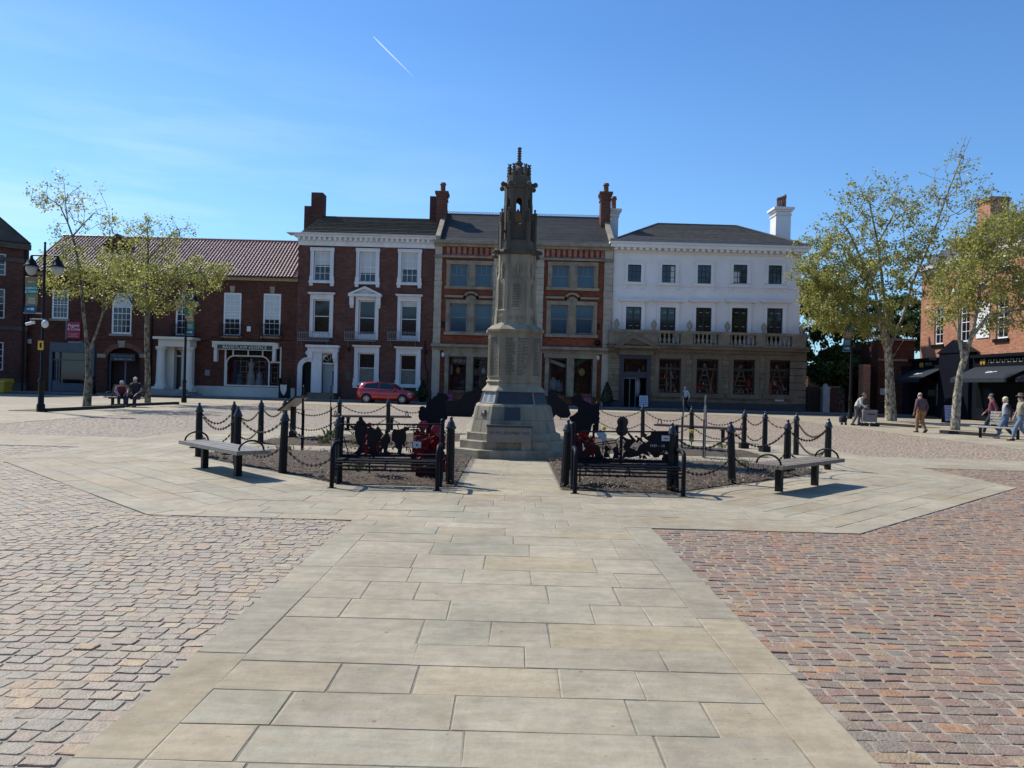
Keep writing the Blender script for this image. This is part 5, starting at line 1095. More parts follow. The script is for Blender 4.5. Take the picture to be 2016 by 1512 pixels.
# shaft of two stages
SR=[(.50,2.88),(.47,2.95),(.445,2.97),(.445,3.22),(.455,3.24),(.43,3.27),(.43,3.92),(.405,4.02),(.40,4.50)]
mp_('shaft',SR,ch=.42)
ub=[octr(.43,3.27,.42),octr(.43,3.92,.42)]; ub2=[octr(.43,3.27,.42),octr(.395,4.5,.42)]
for k in range(8):
    P0=Vector(octr(.445,2.97,.42)[k])
    b=MB(); d=Vector((P0.x,P0.y,0)).normalized()
    b.loft([[tuple(d*r+Vector((-d.y*w_*s1,d.x*w_*s1,0))+Vector((0,0,z))) for r,s1 in ((.42*f,-1),(.52*f+e,-1),(.52*f+e,1),(.42*f,1))] for z,f,e,w_ in ((2.9,1.0,.02,.05),(3.22,1.0,.0,.045),(3.30,1.0,-.02,.04),(3.93,1.0,-.02,.04),(4.05,.96,-.03,.035),(4.52,.96,-.03,.033))],True)
    b.build('buttress',monst,MO,world=False)
    m_,P,n=facepanel(k,ub2,0,0)
    a=MB()
    for half in (-1,1):    # pointed blind arch
        pts=[P(.5+half*.34,.02),P(.5+half*.34,.42)]+[P(.5+half*(.34*math.cos(t)**.8),.42+.16*math.sin(t)) for t in np.linspace(.2,PI/2,6)]
        a.tube([tuple(p+n*.012) for p in pts],.014,5)
    a.tube([tuple(P(.5,.58)+n*.014),tuple(P(.5,.74)+n*.03),tuple(P(.5,.86)+n*.015)],[.016,.035,.01],6)
    for s_ in (-.12,.12): a.ell(tuple(P(.5+s_,.72)+n*.02),(.022,.022,.03),6,4)
    ao=a.build('blind_arch',monst,MO,world=False)
    if k in (0,7,1): 
        Q_=facepanel(k,ub,0,0); lines(Q_[1],Q_[2],15,((.3,.7),),.06,.88,.028,engr,ao)
        if k==0: s_=MB(); s_.ell(tuple(P(.5,.44)+n*.004),(.09,.016,.10),10,6); s_.build('carved_shield',monst,MO,world=False)
    q_=MB(); mq,P,n=facepanel(k,[octr(.445,2.97,.42),octr(.445,3.22,.42)],0,0)
    for u_ in (.25,.5,.75):
        for t in np.linspace(0,2*PI,5)[:-1]: q_.ell(tuple(P(u_,.5)+n*.004+(P(1,.5)-P(0,.5)).normalized()*.026*math.cos(t)+Vector((0,0,.035*math.sin(t)))),(.022,.02,.026),6,4)
    q_.build('quatrefoil',monst,MO,world=False)
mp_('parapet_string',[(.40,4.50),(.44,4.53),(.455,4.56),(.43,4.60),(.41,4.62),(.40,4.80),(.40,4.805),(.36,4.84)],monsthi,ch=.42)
for k in range(8):
    P0=Vector(octr(.44,4.56,.42)[k]); d=Vector((P0.x,P0.y,0)).normalized(); t_=Vector((-d.y,d.x,0))
    g_=MB(); g_.ell(tuple(d*.53+Vector((0,0,4.56))),(.075,.06,.06),8,6); g_.ell(tuple(d*.60+Vector((0,0,4.55))),(.045,.045,.05),8,5); g_.tube([tuple(d*.40+Vector((0,0,4.57))),tuple(d*.56+Vector((0,0,4.57)))],.05,6); g_.build('gargoyle',monsthi,MO,world=False)
    p=MB(); c0=d*.43
    p.loft([[tuple(c0+d*.04*s*f+t_*.04*q*f+Vector((0,0,z))) for s,q in ((-1,-1),(1,-1),(1,1),(-1,1))] for z,f in ((4.58,1),(5.18,.95),(5.2,1.15),(5.25,.9),(5.50,.35))],True)
    for z in (5.26,5.32,5.38,5.44):
        for s,q in ((1,0),(-1,0),(0,1),(0,-1)): p.ell(tuple(c0+d*.042*s+t_*.042*q+Vector((0,0,z))),(.02,.02,.022),6,4)
    p.ell(tuple(c0+Vector((0,0,5.52))),(.028,.028,.03),6,4); p.tube([tuple(c0+Vector((0,0,4.98))),tuple(d*.27+Vector((0,0,5.15)))],[.02,.03],5)
    p.build('pinnacle',monsthi,MO,world=False)
# open lantern: corner posts, sill wall and arches, with daylight through
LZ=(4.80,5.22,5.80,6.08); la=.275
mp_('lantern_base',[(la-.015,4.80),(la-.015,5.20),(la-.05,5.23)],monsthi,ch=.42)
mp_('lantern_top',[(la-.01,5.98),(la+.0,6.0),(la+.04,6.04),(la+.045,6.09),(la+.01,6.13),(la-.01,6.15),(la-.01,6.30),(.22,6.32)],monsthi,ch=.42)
oc=octr(la,0,.42)
for k in range(8):
    P0=Vector(oc[k]); d=P0.normalized(); t_=Vector((-d.y,d.x,0)); p=MB()
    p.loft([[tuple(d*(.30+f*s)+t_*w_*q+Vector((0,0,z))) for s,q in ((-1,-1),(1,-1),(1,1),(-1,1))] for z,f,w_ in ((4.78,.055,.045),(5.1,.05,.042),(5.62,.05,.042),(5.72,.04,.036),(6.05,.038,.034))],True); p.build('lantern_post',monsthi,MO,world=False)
    A,B=Vector(oc[k])*.96,Vector(oc[(k+1)%8])*.96; n=(B-A).cross(Vector((0,0,1))).normalized(); m=MB(); N_=8
    hz=lambda u:5.60+.20*(1-abs(2*u-1))**.6     # pointed head
    for i in range(N_):
        u0,u1=i/N_,(i+1)/N_; a,b=A.lerp(B,u0),A.lerp(B,u1)
        f=[Vector((a.x,a.y,hz(u0))),Vector((b.x,b.y,hz(u1))),Vector((b.x,b.y,6.0)),Vector((a.x,a.y,6.0))]
        m.loft([[tuple(q-n*.03) for q in f],[tuple(q+n*.03) for q in f]],True)
    for u0 in (0.,.70): # jamb slips narrow the light to a lancet
        a,b=A.lerp(B,u0),A.lerp(B,u0+.30); f=[Vector((a.x,a.y,5.2)),Vector((b.x,b.y,5.2)),Vector((b.x,b.y,5.8)),Vector((a.x,a.y,5.8))]; m.loft([[tuple(q-n*.028) for q in f],[tuple(q+n*.028) for q in f]],True)
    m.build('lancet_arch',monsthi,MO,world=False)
    g_=MB(); g_.tube([tuple(d*.30+Vector((0,0,6.10))),tuple(d*.40+Vector((0,0,6.10)))],[.035,.05],6); g_.ell(tuple(d*.425+Vector((0,0,6.10))),(.055,.055,.06),8,6); g_.build('gargoyle',monsthi,MO,world=False)
    c0=d*.255; p=MB()
    p.loft([[tuple(c0+d*.032*s*f+t_*.032*q*f+Vector((0,0,z))) for s,q in ((-1,-1),(1,-1),(1,1),(-1,1))] for z,f in ((6.1,1),(6.34,.9),(6.36,1.2),(6.40,.9),(6.56,.5))],True)
    for z in (6.38,6.44,6.5,6.56):
        for s,q in ((1,0),(-1,0),(0,1),(0,-1)): p.ell(tuple(c0+d*.034*s+t_*.034*q+Vector((0,0,z))),(.018,.018,.02),6,4)
    p.build('pinnacle',monsthi,MO,world=False)
m=MB(); m.lathe([(.215,6.30),(.20,6.40),(.16,6.50),(.09,6.56),(.05,6.58)],16); m.build('dome',monsthi,MO,world=False)
m=MB(); m.lathe([(.05,6.57),(.085,6.61),(.09,6.65),(.06,6.66)],10)
for i in range(6): z=6.66+i*.058; m.lathe([(.028,z),(.05,z+.018),(.05,z+.036),(.028,z+.056)],8)
m.build('finial',monsthi,MO,world=False)
m=MB(); m.lathe([(.07,5.23),(.075,5.28),(.02,5.29)],8); m.lathe([(.055,5.29),(.075,5.36),(.07,5.5),(.03,5.56),(.01,5.6)],8); m.build('lantern_lamp',pbr('amber_lamp_glass',(.45,.20,.08),.3),MO,world=False)
# small red notice, offering box inscribed stone
m,P,n=facepanel(7,[octr(.945,.53),octr(.83,1.10)],0,.025,.42,.64,.62,.85); o=m.build('maroon_sign',pbr('maroon_sign',(.06,.012,.018),.5),MO,world=False)
P2=lambda u,v:P(u,v)+n*.023
lines(P2,n,2,((.46,.60),),.72,.82,.028,lw,o); 
m=MB(); q=[P2(.42,.63),P2(.64,.63),P2(.64,.665),P2(.42,.665)]; m.add([tuple(p+n*.005) for p in q],[(0,1,2,3)]); m.build('white_stripe',lw,o)
m,P,n=facepanel(0,[octr(.945,.53),octr(.83,1.10)],0,.018,.27,.6,.5,.98); m.build('bronze_tablet',bron,MO,world=False)
gran=pbr('speckled_granite',(.27,.245,.205),.8,.55,60,.2,80)
IS=thing('inscribed_stone','speckled stone trough lettered We Will Remember Them in front of the memorial','memorial stone',(MX-.06,MY-1.25,0),MR_*.5)
m=MB(); m.box(-.47,-.02,.36,.47,.28,.68); bo=m.build('trough',gran,IS,world=False)
m=MB(); m.box(-.485,-.035,.68,.485,.295,.72); m.build('rim',bron,IS,world=False)
m=MB(); m.box(-.47,.0,.19,-.26,.26,.36).box(.26,.0,.19,.47,.26,.36); m.build('legs',monst,IS,world=False)
t=text('WE WILL REMEMBER THEM',.088,pbr('black_lettering',(.015,.014,.012),.6),bo,Matrix.Translation((0,-.0205,.555))@Matrix.Rotation(PI/2,4,'X'),world=False,ext=.001,sx=.80)
# ------------------------------------------------------------------ bollards and chains
BP=[('a1',391,899,'at far left end of the bed by the pale bench'),('a3',466,916,'right behind the left slatted bench seat'),('a6',556,932,'alone between left slatted bench and left memorial bench'),('a9',665,951,'behind the left post of the marching soldiers bench'),
 ('a10',885,956,'at the left front corner of the path to the memorial'),('b1',1111,960,'at the right front corner of the path to the memorial'),('b2',1320,968,'behind the right post of the memorial bench with date cutout'),('b3',1441,953,'leaning left between right memorial bench and slatted bench'),
 ('b4',1549,936,'behind the middle of the dark slatted bench on the right'),('b5',1629,925,'at far right end of the bed by the bench')]
BK=[('b6',7.2,19.2,'second from the right end behind the right bench'),('b7',6.64,19.9,'with square foot, third from the right behind the bed'),('b8',6.4,20.9,'with square foot, fourth from the right behind the bed'),('b9',5.46,23.0,'behind the edge-on soldier silhouettes on the right'),('b10',4.24,24.5,'left of the far right bench, at the back of the bed'),('b11',2.9,26.0,'beside the right soldier silhouette at the back of the bed'),
 ('a2',-5.95,16.4,'just behind the left slatted bench, second from the left end'),('a4',-6.0,18.3,'third from the left end, left of the information lectern'),('a5',-5.9,19.9,'behind the lettered information lectern on the left'),('a7',-5.0,22.2,'beyond the right edge-on soldier silhouette on the left side'),('a8',-3.8,23.6,'in front of the red car at the back of the bed'),('a11',-2.5,25.2,'behind the head of the left soldier silhouette')]
def bollard_parts(t,base=False):
    m=MB(); m.lathe([(.068,0),(.066,.5),(.06,.86),(.058,.875)],24,flute=.085,sm=False); m.build('post',blackmetal,t,world=False)
    m=MB(); m.lathe([(.06,.872),(.08,.885),(.082,.90),(.068,.925),(.058,.95),(.052,.975),(.03,1.01),(.022,1.02),(.027,1.035),(.024,1.055),(.008,1.07)],16); m.build('cap',pbr('cast_cap',(.02,.02,.022),.33,.3,9),t,world=False)
    if base: m=MB(); m.box(-.11,-.11,0,.11,.11,.16); m.build('foot',blackmetal,t,world=False)
BXY={}
p0=None; p1=None
for key,px,py,lab in BP:
    X,Y=G(px,py); BXY[key]=(X,Y)
for key,X,Y,lab in BK: BXY[key]=(X,Y)
for key,*_,lab in [(b[0],b[-1]) for b in BP+BK]:
    X,Y=BXY[key]; base=key in('b7','b8'); L_='black cast iron bollard '+lab
    src=p1 if base else p0
    if src is None:
        o=thing('bollard',L_,'bollard',(X,Y,0),R.uniform(0,.26),'chained bollards round the memorial bed'); bollard_parts(o,base)
        if base:p1=o
        else:p0=o
    else:
        o=copy_tree(src); o.location=(X,Y,0); o['label']=L_; o.rotation_euler=(0,0,R.uniform(0,.26))
    o.rotation_euler.x=R.uniform(-.01,.01); o.rotation_euler.y={'b3':-.045,'a6':.02,'b1':.035,'a10':.0}.get(key,R.uniform(-.012,.012))
WHERE={'a1':'far left end bollard','a3':'bollard behind left slatted bench','a6':'lone left bollard','a9':'soldiers bench bollard','a10':'bollard left of the path','b1':'bollard right of the path','b2':'dates bench bollard','b3':'leaning bollard','b4':'bollard behind right slatted bench','b5':'far right end bollard',
 'b6':'bollard by right bench end','b7':'square footed bollard','b8':'inner square footed bollard','b9':'bollard by the right silhouettes','b10':'bollard by the far right bench','b11':'bollard by the right soldier','a2':'second left bollard','a4':'bollard left of the lectern','a5':'bollard behind the lectern','a7':'bollard beyond left silhouettes','a8':'bollard before the red car','a11':'bollard behind left soldier'}
def chain(ka,kb,z,sag,which):
    (xa,ya),(xb,yb)=BXY[ka],BXY[kb]; A,B=Vector((xa,ya,z)),Vector((xb,yb,z)); d=(B-A).normalized(); A+=d*.07; B-=d*.07; l=(B-A).length
    if l<.2: return
    n=max(6,int(l/.058)); m=MB(); P=[A.lerp(B,i/n)-Vector((0,0,sag*(1-(2*i/n-1)**2))) for i in range(n+1)]
    for i in range(n):
        a,b=P[i],P[i+1]; t=(b-a).normalized(); s=t.cross(Vector((0,0,1))).normalized(); u=s.cross(t); e=s if i%2 else u; mid=(a+b)/2; ll=(b-a).length*.62
        lp=[mid+t*ll*math.cos(q)+e*.017*math.sin(q) for q in np.linspace(0,2*PI,7)[:-1]]; m.tube([tuple(p) for p in lp+[lp[0]]],.0055,4,False)
        if i%2==0:
            for dv in (u,-u,s,-s): m.tube([tuple(mid),tuple(mid+dv*.034)],[.011,.003],3)
    o=m.build('spiked_chain',blackmetal); tag(o,f'{which} spiked chain from {WHERE[ka]} to {WHERE[kb]}','chain','spiked chains hung between the bollards')
for ka,kb in (('a1','a3'),('a3','a6'),('a6','a9'),('a9','a10'),('b1','b2'),('b2','b3'),('b3','b4'),('b4','b5'),('b5','b6'),('b6','b7'),('b7','b8'),('b8','b9'),('b9','b10'),('b10','b11'),('a1','a2'),('a2','a4'),('a4','a5'),('a5','a7'),('a7','a8'),('a8','a11')):
    l=(Vector(BXY[ka])-Vector(BXY[kb])).length; s_=.11+.07*l+R.uniform(-.02,.03)
    chain(ka,kb,.85,min(.27,s_),'upper')
    if (ka,kb) not in (('b6','b7'),('a4','a5')): chain(ka,kb,.43,min(.25,s_),'lower')
# ------------------------------------------------------------------ slatted backless benches
def flatbench(lab,A,B,wd,h,mat,group='backless slatted benches round the bed',name='slatted_bench'):
    """A,B = ground points under the two ends of the near edge"""
    A,B=Vector((*A,0)),Vector((*B,0)); d=(B-A); l=d.length; rz=math.atan2(d.y,d.x); o=thing(name,lab,'bench',tuple(A),rz,group)
    m=MB(); n=7
    for i in range(n): y=wd*i/n; m.box(R.uniform(0,.006),y+.004,h-.06,l-R.uniform(0,.006),y+wd/n-.008,h+R.uniform(-.002,.002))
    m.build('seat',mat,o,world=False)
    for x in (l*.2,l*.76):
        m=MB(); m.box(x-.045,wd*.5-.05,0,x+.045,wd*.5+.05,h-.095); m.box(x-.05,.03,h-.1,x+.05,wd-.03,h-.076); m.build('leg',black,o,world=False)
    for x in (.10,l-.10):
        m=MB(); m.tube([(x,wd/2-wd*.36*math.cos(t),h+.0+.15*math.sin(t)) for t in np.linspace(0,PI,13)],.016,6); m.build('armrest',black,o,world=False)
    return o
hb=.46
def seatpt(px,py,h):  # ground point below a spot at height h
    x,y=dr(px,py); D=F0*(HC-h)/y; return (x/F0*D,D)
flatbench('pale grey weathered slatted bench without back at the left front of the bed',seatpt(351,867,hb),seatpt(466,889,hb),.56,hb,pbr('silvered_timber',(.22,.195,.165),.55,.3,5,.3,40))
flatbench('dark brown slatted bench without back at the right front of the bed',seatpt(1541,918,hb),seatpt(1664,903,hb),.56,hb,timber)
flatbench('far left backless bench with brown seat behind the bed beyond the silhouettes',(-5.6,24.0),(-3.25,24.9),.5,hb,pbr('plum_brown_timber',(.10,.065,.055),.55,.3,5))
flatbench('far right backless bench with brown seat behind the bed near the leaning soldiers',(4.5,24.0),(6.9,22.6),.5,hb,MATS['plum_brown_timber'])
# ------------------------------------------------------------------ memorial benches with cut-out backs
def membench(lab,X0,X1,Y,plates,extras):
    o=thing('memorial_bench',lab,'bench',((X0+X1)/2,Y,0),0,'black steel remembrance benches'); mt=navyblk
    m=MB(); r=.027
    for (y,z) in ((.46,.41),(.385,.405),(.31,.405),(.235,.41),(.16,.415),(.09,.41),(.035,.385),(.008,.34),(.0,.285)): m.tube([(X0+.03,Y+y,z),(X1-.03,Y+y,z)],.015,6)
    xm=(X0+X1)/2; m.tube([(xm,Y+.47,.39),(xm,Y+.3,.385),(xm,Y+.1,.395),(xm,Y+.02,.365),(xm,Y+.008,.285)],.014,5); m.build('seat',mt,o)
    for x in (X0,X1):
        m=MB(); m.tube([(x,Y,.0),(x,Y-.005,.40),(x,Y-.0,.56),(x,Y+.03,.63),(x,Y+.10,.655),(x,Y+.40,.655),(x,Y+.50,.62)],.033,8); m.box(x-.06,Y-.06,.0,x+.06,Y+.06,.012); m.build('armrest',mt,o)
        m=MB(); m.tube([(x,Y+.42,0),(x,Y+.50,.42),(x,Y+.58,.99)],.034,8); m.ell((x,Y+.582,1.0),(.04,.04,.04),8,6); m.build('rear_post',mt,o)
    m=MB()
    for f in plates: f(m)
    m.build('cutout_back',mt,o)
    for f in extras: f(o)
    return o
k=lambda u,v:FX(u/7.754+640,v/7.754+790,11.68)
X0,Yb_=G(654,961)[0],11.15; X1=G(863,964)[0]
YP=11.15+.53
S1=[(400,820),(500,740),(530,690),(480,620),(450,500),(455,430),(410,415),(380,380),(275,345),(280,330),(400,370),(450,385),(480,310),(515,290),(508,268),(520,245),(545,236),(572,255),(580,285),(630,340),(650,390),(640,480),(600,560),(580,640),(570,700),(610,760),(585,780),(520,820)]
S2=[(640,820),(690,740),(640,640),(640,560),(650,480),(650,410),(690,390),(720,400),(740,430),(790,425),(840,440),(862,500),(850,580),(800,640),(775,700),(780,750),(830,770),(830,820)]
S3=[(835,820),(845,720),(850,580),(890,530),(915,500),(912,450),(940,438),(965,460),(972,510),(1000,560),(995,620),(965,660),(960,700),(945,760),(990,780),(1000,820),(893,820),(890,725),(870,740),(862,820)]
S4=[(1095,820),(1110,740),(1060,690),(1035,750),(1018,720),(1070,670),(1060,630),(1010,600),(1020,480),(1050,420),(1120,435),(1200,410),(1205,385),(1290,398),(1280,440),(1230,460),(1240,530),(1235,600),(1205,640),(1230,690),(1200,700),(1180,660),(1175,730),(1155,820)]
def pl(kk,poly,y,t=.01): return lambda m:m.plate([kk(*p) for p in poly],y,t)
def bar(kk,p,q,r,y): return lambda m:m.tube([(kk(*p)[0],y,kk(*p)[1]),(kk(*q)[0],y,kk(*q)[1])],r,5)
pls=[pl(k,s,YP+.002*i) for i,s in enumerate((S1,S2,S3,S4))]
pls+=[bar(k,(225,350),(1790,352),.013,YP),bar(k,(220,828),(1760,826),.024,YP),pl(k,[(1440,815),(1450,800),(1500,790),(1560,808),(1720,800),(1740,822),(1440,822)],YP),pl(k,[(600,820),(700,800),(860,790),(940,770),(1060,795),(1200,800),(1330,820)],YP+.012)]
for a,b in (((790,360),(885,510)),((1105,365),(1122,430)),((285,545),(355,810)),((1355,360),(1355,815)),((1405,360),(1405,815)),((1460,385),(1460,600)),((1490,400),(1490,560)),((1270,395),(1500,400)),((1300,430),(1490,430)),((1400,500),(1550,510)),((1335,620),(1335,815)),((1240,760),(1255,690)),((1295,740),(1310,790)),((300,420),(460,440)),((690,700),(690,850))): pls.append(bar(k,a,b,.0085,YP+.004))
def wires(m):
    rw=random.Random(8)
    for z0 in (600,700,770,395):
        pts=[];x=260
        while x<540: pts.append((x,z0+(x-260)*.14+rw.uniform(-14,14))); x+=28
        m.tube([(k(*p)[0],YP,k(*p)[1]) for p in pts],.0045,4)
        for p in pts[1::2]:
            for s_ in (-18,18): m.tube([(k(p[0]-14,p[1]-s_)[0],YP,k(p[0]-14,p[1]-s_)[1]),(k(p[0]+14,p[1]+s_)[0],YP,k(p[0]+14,p[1]+s_)[1])],.004,3)
    for cx_,cz_ in ((1262,715),(1292,755)): m.tube([(k(cx_+22*math.cos(t),cz_+26*math.sin(t))[0],YP,k(cx_,cz_+26*math.sin(t))[1]) for t in np.linspace(0,2*PI,10)],.005,4)
pls.append(wires)
pq=pbr('grey_plaque',(.42,.46,.52),.5,.1,4)
def plq(kk,a,b,c_,d,emb=True):
    def f(o):
        m=MB(); xa,za=kk(a,d); xb,zb=kk(b,c_); m.box(xa,YP-.02,za,xb,YP-.008,zb); p_=m.build('plaque',pq,o)
        m=MB(); m.ell(((xa+xb)/2,YP-.021,(za+zb)/2-.005),(.014,.002,.018) if emb else ((xb-xa)*.3,.002,.009),8,5)
        if emb: m.ell(((xa+xb)/2,YP-.021,(za+zb)/2+.02),(.006,.002,.008),6,4)
        m.build('crest',inkd,p_)
    return f
membench('black steel memorial bench on the left with marching soldiers cut into its back',X0,X1,Yb_,pls,[plq(k,1340,1468,620,708)])
k2=lambda u,v:FX(u/7.2+1080,v/7.2+790,11.8)
X0,X1=G(1131,972)[0],G(1344,978)[0]; YP=11.25+.53
SL=[(1330,440),(1400,470),(1375,500),(1440,480),(1450,440),(1775,432),(1800,850),(1600,850),(1600,810),(1640,740),(1695,750),(1690,700),(1620,705),(1580,760),(1560,790),(1500,800),(1430,730),(1400,705),(1440,790),(1370,760),(1330,735),(1280,775),(1200,790),(1130,800),(1095,790),(1040,820),(1050,750),(1090,700),(1050,650),(1090,570),(1010,495),(1030,480),(1115,530),(1170,540),(1110,445),(1135,440),(1245,560),(1190,600),(1150,655),(1250,700),(1290,620),(1340,590),(1255,540),(1250,500),(1300,520),(1340,570),(1380,590),(1410,560),(1350,520)]
kids=[[(655,800),(640,690),(650,640),(690,625),(725,645),(735,700),(770,790)],[(790,800),(775,760),(800,700),(785,650),(810,615),(845,640),(855,690),(835,720),(870,790)],[(905,810),(925,740),(905,680),(930,650),(955,640),(960,600),(985,600),(980,660),(1000,730),(1030,760),(990,770),(1000,815)],[(420,800),(400,640),(420,570),(450,555),(480,600),(490,800)],[(520,800),(520,600),(545,560),(575,600),(590,800)]]
pls=[pl(k2,SL,YP)]+[pl(k2,s,YP+.002*(i+1)) for i,s in enumerate(kids)]
pls+=[bar(k2,(365,428),(1775,430),.013,YP),bar(k2,(365,850),(1800,850),.026,YP),pl(k2,[(370,800),(600,780),(770,790),(850,815),(1000,825),(1300,830),(1640,835),(1640,860),(370,860)],YP+.014)]
for a,b in (((610,600),(960,550)),((640,625),(960,585)),((580,490),(650,495)),((650,490),(645,560)),((960,540),(1040,490)),((985,570),(1090,590)),((810,560),(810,610)),((955,550),(955,600))): pls.append(bar(k2,a,b,.0085,YP+.004))
def rags(m):
    rw=random.Random(9)
    for i in range(46):
        u,v=rw.choice(((rw.uniform(1245,1350),rw.uniform(490,600)),(rw.uniform(1290,1420),rw.uniform(735,820)),(rw.uniform(1570,1690),rw.uniform(700,800)),(rw.uniform(1440,1530),rw.uniform(450,580)),(rw.uniform(620,1000),rw.uniform(760,815)))); rr=rw.uniform(8,26)
        m.plate([k2(u+rr*rw.uniform(.5,1.2)*math.cos(t),v+rr*rw.uniform(.4,1.1)*math.sin(t)) for t in np.linspace(0,2*PI,8)[:-1]],YP+.005+.0006*i,.006)
pls.append(rags)
def dates(o):
    X,Z=k2(1535,632); text('1939 – 19',.058,pbr('pale_date_letters',(.45,.46,.45),.5),o,TM(X,YP-.006,Z),ext=.002)
membench('black steel memorial bench on the right with dates and battle scene in its back',X0,X1,11.25,pls,[plq(k2,1595,1715,485,560,False),dates])
# ------------------------------------------------------------------ flat steel soldier silhouettes
def silhouette(name,lab,poly,fn,D,mt=navyblk,group='flat steel soldier silhouettes',rz=0,t=.012,back=None,hole=None):
    P=[fn(*p) for p in poly]; xm=sum(p[0] for p in P)/len(P); zb=min(p[1] for p in P)
    o=thing(name,lab,'silhouette',(xm,D,0),rz,group); m=MB(); m.plate([(x-xm,z) for x,z in P],0,t); m.build('steel_plate',mt,o,world=False)
    for dx in (-.18,.18): m=MB(); m.box(dx-.02,t+.001,0,dx+.02,t+.03,zb+.35); m.build('stake',mt,o,world=False)
    return o
kk=lambda u,v:FX(u/9.45+800,v/9.45+740,14.0)
silhouette('soldier_silhouette','black kneeling soldier silhouette with wide hat behind the left memorial bench',[(360,1080),(370,900),(290,860),(240,810),(222,750),(232,690),(222,655),(248,640),(245,590),(280,562),(335,565),(355,600),(375,530),(390,470),(430,440),(480,430),(500,395),(540,375),(580,345),(560,320),(620,308),(690,318),(760,360),(800,410),(760,455),(715,490),(735,560),(760,640),(770,740),(760,800),(700,850),(650,940),(640,1080)],kk,14.0)
kk=lambda u,v:FX(u/15.12+1110,v/15.12+760,14.0)
silhouette('soldier_silhouette','black standing soldier silhouette with pack behind the right memorial bench',[(260,1700),(330,1480),(300,1250),(240,1090),(180,1000),(160,920),(290,860),(410,760),(430,640),(330,580),(240,500),(200,420),(190,395),(240,320),(370,240),(400,208),(500,206),(525,260),(540,340),(600,430),(740,480),(830,560),(920,545),(1050,480),(1055,780),(1075,800),(1050,900),(1072,960),(1045,1100),(1035,1360),(960,1380),(920,1330),(912,1120),(850,1140),(820,1250),(800,1370),(760,1400),(720,1700)],kk,14.0)
kk=lambda u,v:FX(u/9.45+800,min(v,784)/9.45+740,36.0)
silhouette('soldier_silhouette','dark crouching soldier silhouette left of the memorial tower, far behind the bed',[(640,1020),(640,860),(560,820),(580,760),(700,500),(770,480),(900,470),(1010,440),(1080,330),(1130,295),(1240,270),(1260,205),(1330,195),(1385,240),(1370,300),(1400,420),(1330,470),(1280,560),(1250,700),(1200,880),(1120,900),(1100,780),(960,760),(860,770),(800,1020)],kk,36.0)
kk=lambda u,v:FX(u/8.4+880,min(v,613)/8.4+750,36.0)
silhouette('soldier_silhouette','dark crouching soldier silhouette right of the memorial tower, far behind the bed',[(1690,700),(1700,420),(1660,330),(1670,180),(1720,140),(1780,150),(1790,220),(1850,270),(1930,330),(2010,420),(2050,560),(2000,760),(1900,780),(1860,600),(1800,560),(1760,720)],kk,36.0)
# edge-on silhouettes: real outlines seen from the side
def sidesoldier(lab,px,py,top,rz,mt=navyblk):
    X,Y=G(px,py); h=HC-(dr(px,top)[1])*Y/F0
    s=h/1.72; pr=[(-.28,0),(-.05,0),(-.03,.5),(.02,.52),(.06,0),(.26,0),(.22,.1),(.17,.5),(.2,.85),(.26,1.0),(.30,1.3),(.24,1.42),(.1,1.46),(.1,1.53),(.16,1.58),(.12,1.70),(0,1.75),(-.13,1.69),(-.15,1.58),(-.08,1.5),(-.2,1.42),(-.3,1.3),(-.36,1.0),(-.45,.98),(-.44,.92),(-.26,.9),(-.2,.8),(-.22,.4)]
    o=thing('soldier_silhouette',lab,'silhouette',(X,Y,0),rz,'flat steel soldier silhouettes'); m=MB(); m.plate([(x*s*.8,z*s) for x,z in pr],-.011,.022); m.build('steel_plate',mt,o,world=False)
    m=MB(); m.box(-.02,.012,0,.02,.04,.9); m.build('stake',mt,o,world=False)
sidesoldier('edge-on soldier silhouette nearest the left bench, left of its pair',594,888,760,math.radians(-79))
sidesoldier('edge-on soldier silhouette right of its pair on the left side of the bed',649,872,758,math.radians(-77))
greyst=pbr('grey_white_steel',(.07,.075,.075),.5,.2,4)
sidesoldier('edge-on grey soldier silhouette left of its pair on the right side',1343,888,769,math.radians(75),greyst)
sidesoldier('edge-on grey soldier silhouette right of its pair on the right side',1386,902,780,math.radians(83),greyst)
# figure-eight board on a stake, white dove
X,Y=1225,868; kk=lambda u,v:FX(u/7.2+1080,v/7.2+790,14.6)
o=thing('figure_eight_board','dark green figure of eight board on a stake behind the right memorial bench','memorial board',(kk(1030,400)[0],14.6,0)); m=MB(); x0_=kk(1030,1)[0]
P=[]
for cx_,cz_,r_,a0,a1 in ((1040,295,80,-35,215),(1030,410,86,145,395)):
    for t in np.linspace(math.radians(a0),math.radians(a1),14): P.append(kk(cx_+r_*math.cos(t),cz_-r_*math.sin(t)))
m.plate([(x-x0_,z) for x,z in P],0,.02); m.build('board',pbr('bottle_green_board',(.022,.030,.022),.6),o,world=False); m=MB(); m.box(-.025,-.03,0,.03,-.001,kk(1030,265)[1]); m.build('stake',black,o,world=False)
kk=lambda u,v:FX(u/7.2+1080,v/7.2+790,12.6)
P=[kk(*p) for p in ((720,385),(790,440),(825,480),(818,540),(800,570),(760,565),(735,525),(700,500),(665,440),(715,440))]; xm=P[3][0]
o=thing('dove_plaque','pale grey dove shaped plaque on a thin stake behind the right memorial bench','plaque',(xm,12.6,0)); m=MB(); m.plate([(x-xm,z) for x,z in P],0,.012); m.build('dove',pbr('pale_blue_plaque',(.42,.46,.52),.6,.1),o,world=False); m=MB(); m.tube([(-.05,.02,0),(-.05,.02,.75)],.008,5); m.build('stake',black,o,world=False)
